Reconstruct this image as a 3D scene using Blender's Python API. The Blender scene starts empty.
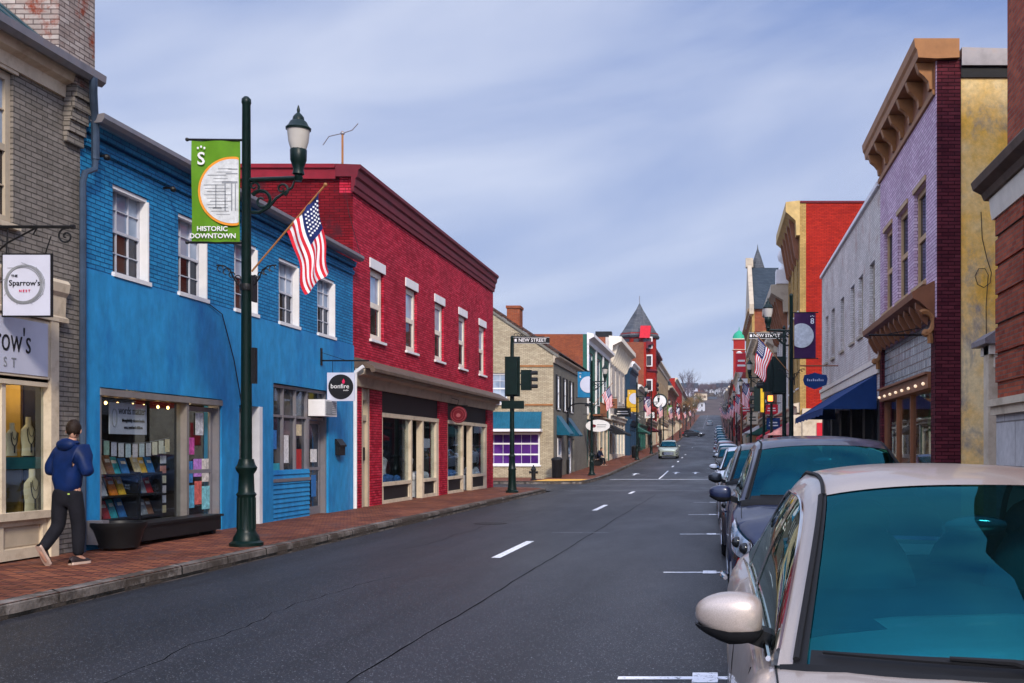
import bpy, bmesh, math, random
from mathutils import Vector, Matrix
R = math.radians
random.seed(7)
scn = bpy.context.scene
COL = scn.collection
H = 1.58
# ---------------------------------------------------------------- camera
cam = bpy.data.cameras.new('camera'); camo = bpy.data.objects.new('camera', cam); COL.objects.link(camo)
camo.location = (0, 0, H); camo.rotation_euler = (R(90), 0, 0)
cam.lens = 1100/1024*36; cam.sensor_width = 36
cam.shift_x = (512-715)/1024; cam.shift_y = (450-341.5)/1024
cam.clip_start = .05; cam.clip_end = 6000
scn.camera = camo
# ---------------------------------------------------------------- light
SUN_EL = R(33)      # soft light from behind the camera's right, under thin cloud
w = bpy.data.worlds.new('World'); scn.world = w; w.use_nodes = True
nt = w.node_tree; N = nt.nodes; Lk = nt.links; N.clear()
def nd(t, **k):
    n = N.new(t)
    for a, b in k.items(): setattr(n, a, b)
    return n
wo = nd('ShaderNodeOutputWorld'); bg = nd('ShaderNodeBackground'); bg.inputs[1].default_value = .10
sky = nd('ShaderNodeTexSky', sky_type='NISHITA', sun_disc=False); sky.sun_elevation = SUN_EL
sky.sun_rotation = R(156); sky.air_density = 1.3; sky.dust_density = .5; sky.ozone_density = 4
tc = nd('ShaderNodeTexCoord'); mp = nd('ShaderNodeMapping'); mp.inputs['Scale'].default_value = (1.1, .9, 4.4)
mp.inputs['Location'].default_value = (.35, .2, .58)
vr = nd('ShaderNodeVectorRotate', rotation_type='Y_AXIS'); vr.inputs['Angle'].default_value = R(14); Lk.new(tc.outputs['Generated'], vr.inputs['Vector']); Lk.new(vr.outputs[0], mp.inputs['Vector'])
n1 = nd('ShaderNodeTexNoise'); n1.inputs['Scale'].default_value = 1.5; n1.inputs['Detail'].default_value = 9
n1.inputs['Roughness'].default_value = .48; n1.inputs['Distortion'].default_value = .35
Lk.new(mp.outputs[0], n1.inputs['Vector'])
rp = nd('ShaderNodeValToRGB'); rp.color_ramp.elements[0].position = .34; rp.color_ramp.elements[1].position = .68
rp.color_ramp.elements[0].color = (1.75, 2.45, 4.7, 1); rp.color_ramp.elements[1].color = (5.6, 5.9, 7.0, 1)
Lk.new(n1.outputs[0], rp.inputs[0])
mx = nd('ShaderNodeMixRGB'); mx.inputs[0].default_value = .9
Lk.new(sky.outputs[0], mx.inputs[1]); Lk.new(rp.outputs[0], mx.inputs[2]); # unseen sky high behind the camera brightened, added to light the facades
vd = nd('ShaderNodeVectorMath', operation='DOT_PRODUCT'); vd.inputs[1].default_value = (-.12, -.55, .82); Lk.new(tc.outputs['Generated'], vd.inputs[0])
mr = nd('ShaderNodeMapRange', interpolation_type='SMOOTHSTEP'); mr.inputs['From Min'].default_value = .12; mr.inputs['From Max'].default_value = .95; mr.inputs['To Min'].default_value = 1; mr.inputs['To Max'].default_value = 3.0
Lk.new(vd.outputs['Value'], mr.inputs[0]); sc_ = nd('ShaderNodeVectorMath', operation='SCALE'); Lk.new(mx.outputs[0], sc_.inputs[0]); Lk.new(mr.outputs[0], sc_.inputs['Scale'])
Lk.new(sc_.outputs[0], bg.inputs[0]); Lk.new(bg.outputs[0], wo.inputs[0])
sun = bpy.data.lights.new('sun', 'SUN'); sun.energy = 2.6; sun.angle = R(9); sun.color = (1, .9, .76)
suno = bpy.data.objects.new('sun', sun); COL.objects.link(suno)
suno.rotation_euler = (R(90)-SUN_EL, 0, R(24))
vs = scn.view_settings; vs.view_transform = 'Standard'; vs.look = 'None'; vs.gamma = 1; vs.use_curve_mapping = False; vs.exposure = .46
# ---------------------------------------------------------------- helpers
def zr(d):
    "height of the street above its level beside the camera: a slight dip, then a climb"
    if d < 58: return -.0024*d
    if d < 70: t = d-58; return -.139-.0024*t+.00098*t*t
    if d < 130: return -.027+.021*(d-70)
    if d < 291: t = d-130; return 1.233+.021*t+.00009*t*t
    return 6.947+.05*(d-291)
def X(px, d): return (px-715)*d/1100
def Z(py, d): return H+(450-py)*d/1100
class MB:
    def __init__(s): s.v = []; s.f = []; s.m = []
    def add(s, vs, fs, mi=0):
        o = len(s.v); s.v += [tuple(v) for v in vs]; s.f += [tuple(i+o for i in f) for f in fs]; s.m += [mi]*len(fs); return s
    def box(s, x0, x1, y0, y1, z0, z1, mi=0):
        return s.add([(x, y, z) for x in (x0, x1) for y in (y0, y1) for z in (z0, z1)],
            [(0,1,3,2),(4,6,7,5),(0,4,5,1),(2,3,7,6),(0,2,6,4),(1,5,7,3)], mi)
    def quad(s, a, b, c, d, mi=0): return s.add([a,b,c,d], [(0,1,2,3)], mi)
    def poly(s, pts, mi=0): return s.add(pts, [tuple(range(len(pts)))], mi)
    def tube(s, pts, r, n=8, mi=0, caps=True):
        pts = [Vector(p) for p in pts]; rr = r if isinstance(r, (list, tuple)) else [r]*len(pts)
        vs = []; prev = None
        for i, p in enumerate(pts):
            t = (pts[min(i+1, len(pts)-1)]-pts[max(i-1, 0)]).normalized()
            if prev is None: a = t.orthogonal().normalized()
            else:
                a = prev-t*prev.dot(t); a = a.normalized() if a.length > 1e-6 else t.orthogonal().normalized()
            prev = a; b = t.cross(a)
            for k in range(n):
                q = 2*math.pi*k/n; vs.append(p+(a*math.cos(q)+b*math.sin(q))*rr[i])
        fs = [(i*n+k, i*n+(k+1)%n, (i+1)*n+(k+1)%n, (i+1)*n+k) for i in range(len(pts)-1) for k in range(n)]
        if caps: fs += [tuple(range(n)), tuple((len(pts)-1)*n+k for k in range(n))]
        return s.add(vs, fs, mi)
    def lathe(s, c, prof, n=16, mi=0, ax='z'):
        vs = []
        for r, h in prof:
            for k in range(n):
                q = 2*math.pi*(k+.5)/n; a, b = r*math.cos(q), r*math.sin(q)
                vs.append((c[0]+a, c[1]+b, c[2]+h) if ax == 'z' else ((c[0]+h, c[1]+a, c[2]+b) if ax == 'x' else (c[0]+a, c[1]+h, c[2]+b)))
        L = len(prof)
        fs = [(i*n+k, i*n+(k+1)%n, (i+1)*n+(k+1)%n, (i+1)*n+k) for i in range(L-1) for k in range(n)]
        fs += [tuple(range(n)), tuple((L-1)*n+k for k in range(n))]
        return s.add(vs, fs, mi)
    def prism(s, pts, vec, mi=0):
        n = len(pts); pts = [Vector(p) for p in pts]; vec = Vector(vec)
        return s.add(pts+[p+vec for p in pts], [tuple(range(n)), tuple(range(2*n-1, n-1, -1))]+[(i, (i+1)%n, (i+1)%n+n, i+n) for i in range(n)], mi)
    def ell(s, c, r, n=12, m=8, mi=0, f=None):
        vs = []; 
        for j in range(m+1):
            t = math.pi*j/m
            for k in range(n):
                q = 2*math.pi*k/n; p = [math.sin(t)*math.cos(q), math.sin(t)*math.sin(q), math.cos(t)]
                if f: p = f(p)
                vs.append((c[0]+r[0]*p[0], c[1]+r[1]*p[1], c[2]+r[2]*p[2]))
        return s.add(vs, [(j*n+k, j*n+(k+1)%n, (j+1)*n+(k+1)%n, (j+1)*n+k) for j in range(m) for k in range(n)], mi)
    def grid(s, P, mi=0, close=False, mif=None):
        a, b = len(P), len(P[0]); o = len(s.v)
        s.v += [tuple(p) for row in P for p in row]
        for i in range(a-1):
            for j in range(b if close else b-1):
                s.f.append((o+i*b+j, o+i*b+(j+1)%b, o+(i+1)*b+(j+1)%b, o+(i+1)*b+j)); s.m.append(mif(i, j) if mif else mi)
        return s
    def build(s, name, mats, parent=None, smooth=False, ang=40, weld=False):
        mats = mats if isinstance(mats, (list, tuple)) else [mats]
        me = bpy.data.meshes.new(name)
        off = wloc(parent) if parent else Vector((0,0,0))
        me.from_pydata([tuple(Vector(v)-off) for v in s.v], [], s.f)
        for m in mats: me.materials.append(m)
        me.polygons.foreach_set('material_index', s.m)
        bm = bmesh.new(); bm.from_mesh(me)
        if weld: bmesh.ops.remove_doubles(bm, verts=bm.verts, dist=1e-4)
        bmesh.ops.recalc_face_normals(bm, faces=bm.faces); bm.to_mesh(me); bm.free()
        if smooth:
            me.polygons.foreach_set('use_smooth', [True]*len(me.polygons)); me.set_sharp_from_angle(angle=R(ang))
        o = bpy.data.objects.new(name, me); COL.objects.link(o)
        if parent: o.parent = parent
        return o
def wloc(o):
    v = Vector((0,0,0))
    while o: v += o.location; o = o.parent
    return v
def tag(o, label=None, cat=None, group=None, kind=None):
    if label: o['label'] = label
    if cat: o['category'] = cat
    if group: o['group'] = group
    if kind: o['kind'] = kind
    return o
def thing(name, label, cat, loc, group=None):
    o = bpy.data.objects.new(name, None); COL.objects.link(o); o.location = loc; o.empty_display_size = .2
    return tag(o, label, cat, group)
def own(mb, name, mats, loc, label, cat, group=None, **k):
    "a thing that is one mesh, its origin at its base"
    e = bpy.data.objects.new('tmp', None); e.location = loc
    o = mb.build(name, mats, e, **k); o.parent = None; o.location = loc; bpy.data.objects.remove(e)
    return tag(o, label, cat, group)
def struct(mb, name, mats, **k): return tag(mb.build(name, mats, **k), kind='structure')
def copy_tree(o, parent=None, loc=None, label=None, group=None, paint=None):
    c = o.copy(); COL.objects.link(c); c.parent = parent
    if loc: c.location = loc
    if label: c['label'] = label
    if group: c['group'] = group
    if paint and c.type == 'MESH':
        for i, sl in enumerate(o.material_slots):
            if sl.material and sl.material.name in paint:
                c.material_slots[i].link = 'OBJECT'; c.material_slots[i].material = paint[sl.material.name]
    for ch in o.children: copy_tree(ch, c, paint=paint)
    return c
_tx = {}
def text(s, size, mat, parent, loc, rot=(R(90),0,0), name='lettering', align='CENTER', sx=1, shear=0, ext=.004, bold=0):
    cu = bpy.data.curves.new('t', 'FONT'); cu.body = s; cu.size = size; cu.align_x = align; cu.align_y = 'CENTER'; cu.extrude = ext
    cu.resolution_u = 3; cu.shear = shear; cu.offset = bold
    t = bpy.data.objects.new('t', cu); me = bpy.data.meshes.new_from_object(t); bpy.data.objects.remove(t)
    me.transform(Matrix.Diagonal((sx, 1, 1, 1)))
    me.materials.clear(); me.materials.append(mat); me.name = name
    o = bpy.data.objects.new(name, me); COL.objects.link(o); o.parent = parent
    o.location = Vector(loc)-(wloc(parent) if parent else Vector((0,0,0))); o.rotation_euler = rot
    return o
# ---------------------------------------------------------------- materials
def newmat(name):
    m = bpy.data.materials.new(name); m.use_nodes = True; m.node_tree.nodes.clear(); t = m.node_tree
    o = t.nodes.new('ShaderNodeOutputMaterial'); p = t.nodes.new('ShaderNodeBsdfPrincipled'); t.links.new(p.outputs[0], o.inputs[0])
    return m, t, p, o
def nn(t, ty, **k):
    n = t.nodes.new(ty)
    for a, b in k.items():
        if a in ('sc', 'dt', 'rg', 'di'):
            n.inputs[{'sc':'Scale','dt':'Detail','rg':'Roughness','di':'Distortion'}[a]].default_value = b
        else: setattr(n, a, b)
    return n
def ramp(t, src, stops):
    r = t.nodes.new('ShaderNodeValToRGB'); e = r.color_ramp.elements
    while len(e) < len(stops): e.new(.5)
    for i, (p, c) in enumerate(stops): e[i].position = p; e[i].color = (c if len(c) == 4 else (*c, 1)) if isinstance(c, tuple) else (c, c, c, 1)
    t.links.new(src, r.inputs[0]); return r.outputs[0]
def mixc(t, fac, a, b, mode='MIX'):
    m = t.nodes.new('ShaderNodeMixRGB'); m.blend_type = mode
    for i, v in ((0, fac), (1, a), (2, b)):
        if isinstance(v, (int, float)): m.inputs[i].default_value = v if i == 0 else (v, v, v, 1)
        elif isinstance(v, tuple): m.inputs[i].default_value = (*v[:3], 1)
        else: t.links.new(v, m.inputs[i])
    return m.outputs[0]
def objc(t, scale=None):
    c = t.nodes.new('ShaderNodeTexCoord')
    if not scale: return c.outputs['Object']
    m = t.nodes.new('ShaderNodeMapping'); m.inputs['Scale'].default_value = scale; t.links.new(c.outputs['Object'], m.inputs[0]); return m.outputs[0]
def bump(t, p, h, st, dist=.01):
    b = t.nodes.new('ShaderNodeBump'); b.inputs['Strength'].default_value = st; b.inputs['Distance'].default_value = dist
    t.links.new(h, b.inputs['Height']); t.links.new(b.outputs[0], p.inputs['Normal']); return b
def lum(c, k): return tuple(min(1, x*k) for x in c)
def paint(name, col, rough=.5, metal=0, var=.18, sc=3, spec=.18, bm=0, coat=0, dirt=None, dsc=1.2, stretch=(1,1,1)):
    m, t, p, o = newmat(name); p.inputs['Roughness'].default_value = rough; p.inputs['Metallic'].default_value = metal
    p.inputs['Specular IOR Level'].default_value = spec; p.inputs['Coat Weight'].default_value = coat; p.inputs['Coat Roughness'].default_value = .04
    v = objc(t, stretch); n = nn(t, 'ShaderNodeTexNoise', sc=sc, dt=6, rg=.65); t.links.new(v, n.inputs[0])
    c = ramp(t, n.outputs[0], [(.3, lum(col, 1-var)), (.7, lum(col, 1+var))])
    if dirt:
        n2 = nn(t, 'ShaderNodeTexNoise', sc=dsc, dt=8, rg=.7); t.links.new(v, n2.inputs[0])
        c = mixc(t, ramp(t, n2.outputs[0], [(.5, 0.), (.68, 1.)]), c, dirt)
    t.links.new(c, p.inputs['Base Color'])
    if bm: bump(t, p, n.outputs[0], bm)
    return m
def brick(name, c1, c2, mo, bw=.26, rh=.075, ms=.008, bs=.5, grime=.25, patch=None, pth=.6, rough=.75, gsc=.7, flat=False, spec=.08, off=.5):
    m, t, p, o = newmat(name); p.inputs['Roughness'].default_value = rough; p.inputs['Specular IOR Level'].default_value = spec
    g = t.nodes.new('ShaderNodeTexCoord').outputs['Object']; s = t.nodes.new('ShaderNodeSeparateXYZ'); t.links.new(g, s.inputs[0])
    c = t.nodes.new('ShaderNodeCombineXYZ')
    if flat: v = g
    else:
        a = nn(t, 'ShaderNodeMath', operation='ADD'); t.links.new(s.outputs[0], a.inputs[0]); t.links.new(s.outputs[1], a.inputs[1])
        t.links.new(a.outputs[0], c.inputs[0]); t.links.new(s.outputs[2], c.inputs[1]); v = c.outputs[0]
    nd_ = nn(t, 'ShaderNodeTexNoise', sc=5, dt=3); t.links.new(g, nd_.inputs[0]); v = mixc(t, .008, v, nd_.outputs['Color'], 'ADD')
    b = t.nodes.new('ShaderNodeTexBrick'); b.offset = off; t.links.new(v, b.inputs['Vector'])
    b.inputs['Color1'].default_value = (*c1, 1); b.inputs['Color2'].default_value = (*c2, 1); b.inputs['Mortar'].default_value = (*mo, 1)
    b.inputs['Scale'].default_value = 1 if (flat or bw > .4) else 1.08; b.inputs['Brick Width'].default_value = bw; b.inputs['Row Height'].default_value = rh
    b.inputs['Mortar Size'].default_value = ms; b.inputs['Mortar Smooth'].default_value = .15; b.inputs['Bias'].default_value = 0
    n = nn(t, 'ShaderNodeTexNoise', sc=gsc, dt=9, rg=.65); t.links.new(g, n.inputs[0])
    col = mixc(t, 1, b.outputs[0], ramp(t, n.outputs[0], [(.3, 1-grime), (.65, 1.)]), 'MULTIPLY')
    n3 = nn(t, 'ShaderNodeTexNoise', sc=7, dt=6, rg=.7); t.links.new(g, n3.inputs[0])
    col = mixc(t, 1, col, ramp(t, n3.outputs[0], [(.3, .82), (.7, 1.12)]), 'MULTIPLY')
    if patch:
        n2 = nn(t, 'ShaderNodeTexNoise', sc=1.1, dt=9, rg=.72); t.links.new(g, n2.inputs[0])
        col = mixc(t, ramp(t, n2.outputs[0], [(pth-.03, 0.), (pth+.05, 1.)]), col, patch)
    t.links.new(col, p.inputs['Base Color'])
    ad = nn(t, 'ShaderNodeMath', operation='SUBTRACT'); t.links.new(n3.outputs[0], ad.inputs[0]); t.links.new(b.outputs['Fac'], ad.inputs[1])
    bump(t, p, ad.outputs[0], bs, .012)
    return m
def glass(name, tint, refl=(.8,.9,1), tr=.9, rough=.01, fac=.06, ior=1.5):
    m = bpy.data.materials.new(name); m.use_nodes = True; t = m.node_tree; t.nodes.clear()
    o = t.nodes.new('ShaderNodeOutputMaterial'); mxs = t.nodes.new('ShaderNodeMixShader'); tp = t.nodes.new('ShaderNodeBsdfTransparent'); gl = t.nodes.new('ShaderNodeBsdfGlossy')
    tp.inputs[0].default_value = (*lum(tint, tr), 1); gl.inputs[0].default_value = (*refl, 1); gl.inputs['Roughness'].default_value = rough
    f = t.nodes.new('ShaderNodeFresnel'); f.inputs[0].default_value = ior; a = nn(t, 'ShaderNodeMath', operation='ADD'); a.inputs[1].default_value = fac; a.use_clamp = True
    ge = t.nodes.new('ShaderNodeNewGeometry'); iv = nn(t, 'ShaderNodeMath', operation='SUBTRACT'); iv.inputs[0].default_value = 1; t.links.new(ge.outputs['Backfacing'], iv.inputs[1]); ml = nn(t, 'ShaderNodeMath', operation='MULTIPLY'); t.links.new(a.outputs[0], ml.inputs[0]); t.links.new(iv.outputs[0], ml.inputs[1])
    t.links.new(f.outputs[0], a.inputs[0]); t.links.new(ml.outputs[0], mxs.inputs[0]); t.links.new(tp.outputs[0], mxs.inputs[1]); t.links.new(gl.outputs[0], mxs.inputs[2]); t.links.new(mxs.outputs[0], o.inputs[0])
    return m
def opaqueglass(name, base, refl, fac=.25, sc=.8, base2=None):
    m = bpy.data.materials.new(name); m.use_nodes = True; t = m.node_tree; t.nodes.clear()
    o = t.nodes.new('ShaderNodeOutputMaterial'); mxs = t.nodes.new('ShaderNodeMixShader'); df = t.nodes.new('ShaderNodeBsdfDiffuse'); gl = t.nodes.new('ShaderNodeBsdfGlossy')
    n = nn(t, 'ShaderNodeTexNoise', sc=sc, dt=3); t.links.new(objc(t), n.inputs[0])
    t.links.new(ramp(t, n.outputs[0], [(.42, base), (.6, base2 or lum(base, 2.2))]), df.inputs[0])
    n4 = nn(t, 'ShaderNodeTexNoise', sc=.9, dt=2); t.links.new(objc(t), n4.inputs[0]); b = t.nodes.new('ShaderNodeBump'); b.inputs['Strength'].default_value = .06; b.inputs['Distance'].default_value = .05
    t.links.new(n4.outputs[0], b.inputs['Height']); t.links.new(b.outputs[0], gl.inputs['Normal'])
    gl.inputs[0].default_value = (*refl, 1); gl.inputs['Roughness'].default_value = .03
    f = t.nodes.new('ShaderNodeFresnel'); f.inputs[0].default_value = 1.5; a = nn(t, 'ShaderNodeMath', operation='ADD'); a.inputs[1].default_value = fac; a.use_clamp = True
    t.links.new(f.outputs[0], a.inputs[0]); t.links.new(a.outputs[0], mxs.inputs[0]); t.links.new(df.outputs[0], mxs.inputs[1]); t.links.new(gl.outputs[0], mxs.inputs[2]); t.links.new(mxs.outputs[0], o.inputs[0])
    return m
def emit(name, col, st):
    m, t, p, o = newmat(name); p.inputs['Base Color'].default_value = (*col, 1); p.inputs['Emission Color'].default_value = (*col, 1); p.inputs['Emission Strength'].default_value = st
    return m
M = {}
M['grey_brick'] = brick('painted_grey_brick', (.22,.195,.17), (.29,.255,.225), (.1,.088,.078), bs=1.3, grime=.3)
M['worn_brick'] = brick('worn_white_brick', (.5,.43,.39), (.33,.26,.23), (.16,.12,.11), bs=1.6, grime=.45, patch=(.24,.05,.025), pth=.52)
M['blue_brick'] = brick('painted_blue_brick', (.02,.21,.45), (.03,.3,.6), (.006,.08,.22), bs=1.6, grime=.25, spec=.12, rough=.6)
M['blue_stucco'] = paint('smooth_blue_stucco', (.02,.24,.5), .5, var=.2, sc=5, bm=.5, dirt=(.008,.14,.38), dsc=.7, stretch=(1,1,.5))
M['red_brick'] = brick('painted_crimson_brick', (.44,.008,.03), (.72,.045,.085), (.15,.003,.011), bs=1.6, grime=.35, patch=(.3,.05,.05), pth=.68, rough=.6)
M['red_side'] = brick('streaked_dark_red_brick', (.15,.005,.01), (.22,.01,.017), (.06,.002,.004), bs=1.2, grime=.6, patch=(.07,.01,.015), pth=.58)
M['cream_brick'] = brick('cream_painted_brick', (.48,.39,.26), (.64,.54,.37), (.26,.2,.13), bs=1.5, grime=.3)
M['gray_stucco'] = brick('grey_green_painted_brick', (.2,.19,.165), (.235,.22,.19), (.14,.13,.11), bs=.6)
M['orange_brick'] = brick('orange_red_brick', (.35,.085,.03), (.26,.055,.025), (.24,.15,.1), bs=.8, grime=.35)
M['brown_brick'] = brick('brown_red_brick', (.3,.075,.045), (.2,.045,.03), (.2,.13,.1), bs=.8, grime=.4)
M['bright_brick'] = brick('bright_red_painted_brick', (.5,.03,.015), (.36,.02,.012), (.18,.012,.008), bs=1.2, grime=.2)
M['lavender_brick'] = brick('lavender_painted_brick', (.66,.44,.58), (.84,.64,.76), (.3,.17,.26), bs=2, grime=.25, patch=(.4,.2,.28), pth=.64)
M['maroon_brick'] = brick('maroon_painted_brick', (.08,.012,.02), (.15,.026,.036), (.025,.005,.008), bs=1.6, grime=.3)
M['white_brick'] = brick('dirty_white_painted_brick', (.76,.68,.62), (.88,.81,.75), (.42,.36,.32), bs=1.5, grime=.3, patch=(.5,.38,.33), pth=.58)
M['dark_red_brick'] = brick('rough_dark_red_brick', (.5,.115,.055), (.3,.055,.03), (.2,.13,.1), bw=.21, rh=.068, bs=1, grime=.35)
M['tan_brick'] = brick('tan_brick', (.42,.3,.17), (.34,.23,.13), (.3,.22,.15), bs=.6)
def stain():
    m, t, p, o = newmat('weathered_yellow_stucco'); p.inputs['Roughness'].default_value = .85; g = objc(t)
    n = nn(t, 'ShaderNodeTexNoise', sc=.5, dt=8, rg=.6); t.links.new(g, n.inputs[0]); n2 = nn(t, 'ShaderNodeTexNoise', sc=.75, dt=9, rg=.72, di=.4); t.links.new(objc(t, (1.3,1,.7)), n2.inputs[0]); n3 = nn(t, 'ShaderNodeTexNoise', sc=9, dt=6, rg=.7); t.links.new(g, n3.inputs[0])
    c = ramp(t, n.outputs[0], [(.42,(.9,.5,.07)),(.62,(.85,.66,.34))]); c = mixc(t, ramp(t, n2.outputs[0], [(.53,0.),(.66,.9)]), c, (.27,.25,.24)); c = mixc(t, 1, c, ramp(t, n3.outputs[0], [(.3,.75),(.65,1.05)]), 'MULTIPLY')
    t.links.new(c, p.inputs['Base Color']); bump(t, p, n3.outputs[0], .7, .02); return m
M['yellow_stucco'] = stain()
M['slab'] = brick('pale_stone_slabs', (.52,.5,.49), (.58,.55,.53), (.25,.22,.2), bw=1.1, rh=.62, ms=.012, bs=.4)
M['paver'] = brick('red_brick_pavers', (.38,.13,.065), (.15,.045,.035), (.04,.025,.022), bw=.22, rh=.11, ms=.013, bs=.7, grime=.5, patch=(.1,.05,.045), pth=.6, flat=True, rough=.65, gsc=.5)
M['cream'] = paint('cream_trim_paint', (.60,.50,.37), .5, var=.1, dirt=(.42,.33,.23), dsc=2)
M['beige'] = paint('beige_trim_paint', (.46,.38,.28), .55, var=.12, dirt=(.3,.24,.18), dsc=1.5)
M['ochre'] = brick('ochre_fronted_brick', (.5,.31,.1), (.6,.38,.13), (.3,.18,.07), bs=1, grime=.4)
M['housewhite'] = paint('off_white_clapboard', (.42,.42,.45), .7)
M['white'] = paint('white_trim_paint', (.74,.72,.72), .5, var=.08)
M['warmwhite'] = paint('warm_white_trim', (.74,.66,.55), .5, var=.1)
M['tanwood'] = paint('tan_wood_trim', (.47,.3,.15), .5, var=.15)
M['brownwood'] = paint('brown_wood_trim', (.22,.085,.04), .5, var=.2)
M['cornicebrown'] = paint('weathered_brown_ledge', (.11,.075,.055), .6, var=.3)
M['bronze'] = paint('golden_brown_trim', (.32,.14,.05), .5, var=.2)
M['darkred'] = paint('dark_red_trim', (.13,.008,.016), .5, var=.2); M['deepred'] = paint('deep_crimson_trim', (.2,.008,.018), .55, var=.2)
M['bluepipe'] = paint('blue_grey_pipe', (.05,.075,.12), .4, metal=.2, var=.3)
M['sash'] = paint('dull_sash_paint', (.5,.5,.55), .5, var=.15)
M['black'] = paint('black_metal', (.01,.01,.011), .45, var=.2, spec=.2)
M['greywood'] = paint('worn_grey_frame', (.19,.17,.16), .5, var=.2)
M['green_metal'] = paint('dark_green_cast_iron', (.002,.011,.009), .38, var=.3, sc=8, spec=.22, bm=.15)
M['roofgrey'] = paint('weathered_grey_metal', (.2,.18,.19), .45, metal=.2, var=.3, dirt=(.1,.08,.08), dsc=2)
M['gutter'] = paint('aluminium_gutter', (.22,.21,.23), .4, metal=.3, var=.2, dirt=(.22,.18,.17), dsc=3)
M['tealroof'] = paint('dark_teal_metal_roof', (.03,.07,.085), .35, metal=.3, var=.3)
M['slate'] = brick('slate_shingles', (.075,.085,.1), (.14,.14,.15), (.03,.035,.04), bw=.35, rh=.25, ms=.02, bs=1)
M['slate2'] = brick('dark_slate_roof', (.03,.045,.06), (.055,.07,.085), (.015,.02,.03), bw=.35, rh=.25, ms=.02, bs=1)
M['brownroof'] = brick('brown_shingle_roof', (.11,.06,.045), (.075,.04,.03), (.03,.018,.015), bw=.3, rh=.16, ms=.02, bs=1)
M['teal_awning'] = paint('teal_metal_awning', (.006,.085,.14), .4, var=.2)
M['navy_cloth'] = paint('navy_awning_cloth', (.008,.035,.13), .8, var=.2, bm=.1)
M['green_trim'] = paint('deep_green_panel', (.02,.1,.075), .5)
M['navy'] = paint('navy_painted_render', (.012,.04,.085), .5, var=.2)
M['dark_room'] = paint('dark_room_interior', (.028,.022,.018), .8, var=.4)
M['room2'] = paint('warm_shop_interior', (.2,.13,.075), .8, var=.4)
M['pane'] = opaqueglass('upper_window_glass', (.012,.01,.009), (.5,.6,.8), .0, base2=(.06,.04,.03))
M['skypane'] = opaqueglass('painted_sky_glass', (.2,.25,.33), (.6,.75,1), .0, base2=(.42,.47,.55))  # pale sky reflection put into the pane's base colour
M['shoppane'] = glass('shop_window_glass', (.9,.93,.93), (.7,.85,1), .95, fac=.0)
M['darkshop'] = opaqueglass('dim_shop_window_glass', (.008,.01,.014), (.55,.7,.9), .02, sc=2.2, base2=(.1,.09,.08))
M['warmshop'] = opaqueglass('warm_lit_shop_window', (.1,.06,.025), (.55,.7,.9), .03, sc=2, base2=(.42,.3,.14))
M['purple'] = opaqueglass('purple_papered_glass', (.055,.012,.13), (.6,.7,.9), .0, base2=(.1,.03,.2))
M['asphalt_dummy'] = M['black']
M['flagred'] = paint('flag_red_cloth', (.55,.02,.035), .8, var=.15); M['flagwhite'] = paint('flag_white_cloth', (.75,.74,.76), .8, var=.06); M['flagblue'] = paint('flag_blue_cloth', (.012,.022,.11), .8)
M['bannergreen'] = paint('banner_green_cloth', (.1,.24,.012), .7, var=.15); M['orange'] = paint('orange_print', (.72,.27,.03), .7)
M['pewter'] = paint('banner_sketch_print', (.55,.56,.56), .7, var=.25, sc=9)
M['bannerblue'] = paint('banner_blue_cloth', (.012,.16,.32), .7); M['banneryellow'] = paint('banner_yellow_cloth', (.62,.36,.02), .7); M['bannerplum'] = paint('banner_plum_cloth', (.045,.012,.06), .7)
M['ink'] = paint('black_ink', (.012,.012,.014), .55); M['greyink'] = paint('grey_ink', (.24,.25,.27), .6)
M['signgrey'] = paint('pale_grey_sign_board', (.53,.54,.64), .5, var=.05)
M['pink'] = paint('pink_print', (.7,.02,.1), .5)
M['bulb'] = emit('warm_bulb', (1, .5, .15), 9)
M['lampglass'] = paint('frosted_lantern_glass', (.45,.42,.38), .25, var=.1)
M['warmbulb'] = emit('warm_rail_bulb', (1,.75,.5), .55); M['bronzey'] = paint('ochre_stone_trim', (.5,.34,.13), .6, var=.2)
M['amber'] = emit('amber_hand_light', (1, .22, .03), 2.2)
M['yellow_case'] = paint('yellow_signal_case', (.65,.42,.02), .5)
M['scrub'] = paint('brown_hillside_scrub', (.085,.065,.05), .95, var=.6, sc=.3)
M['bark'] = paint('grey_bark', (.075,.055,.06), .9, var=.3, sc=6)
M['concrete'] = paint('concrete', (.36,.34,.32), .8, var=.15, bm=.3)
M['tactile'] = paint('yellow_tactile_paving', (.62,.33,.06), .8, var=.12, bm=.4)
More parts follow.
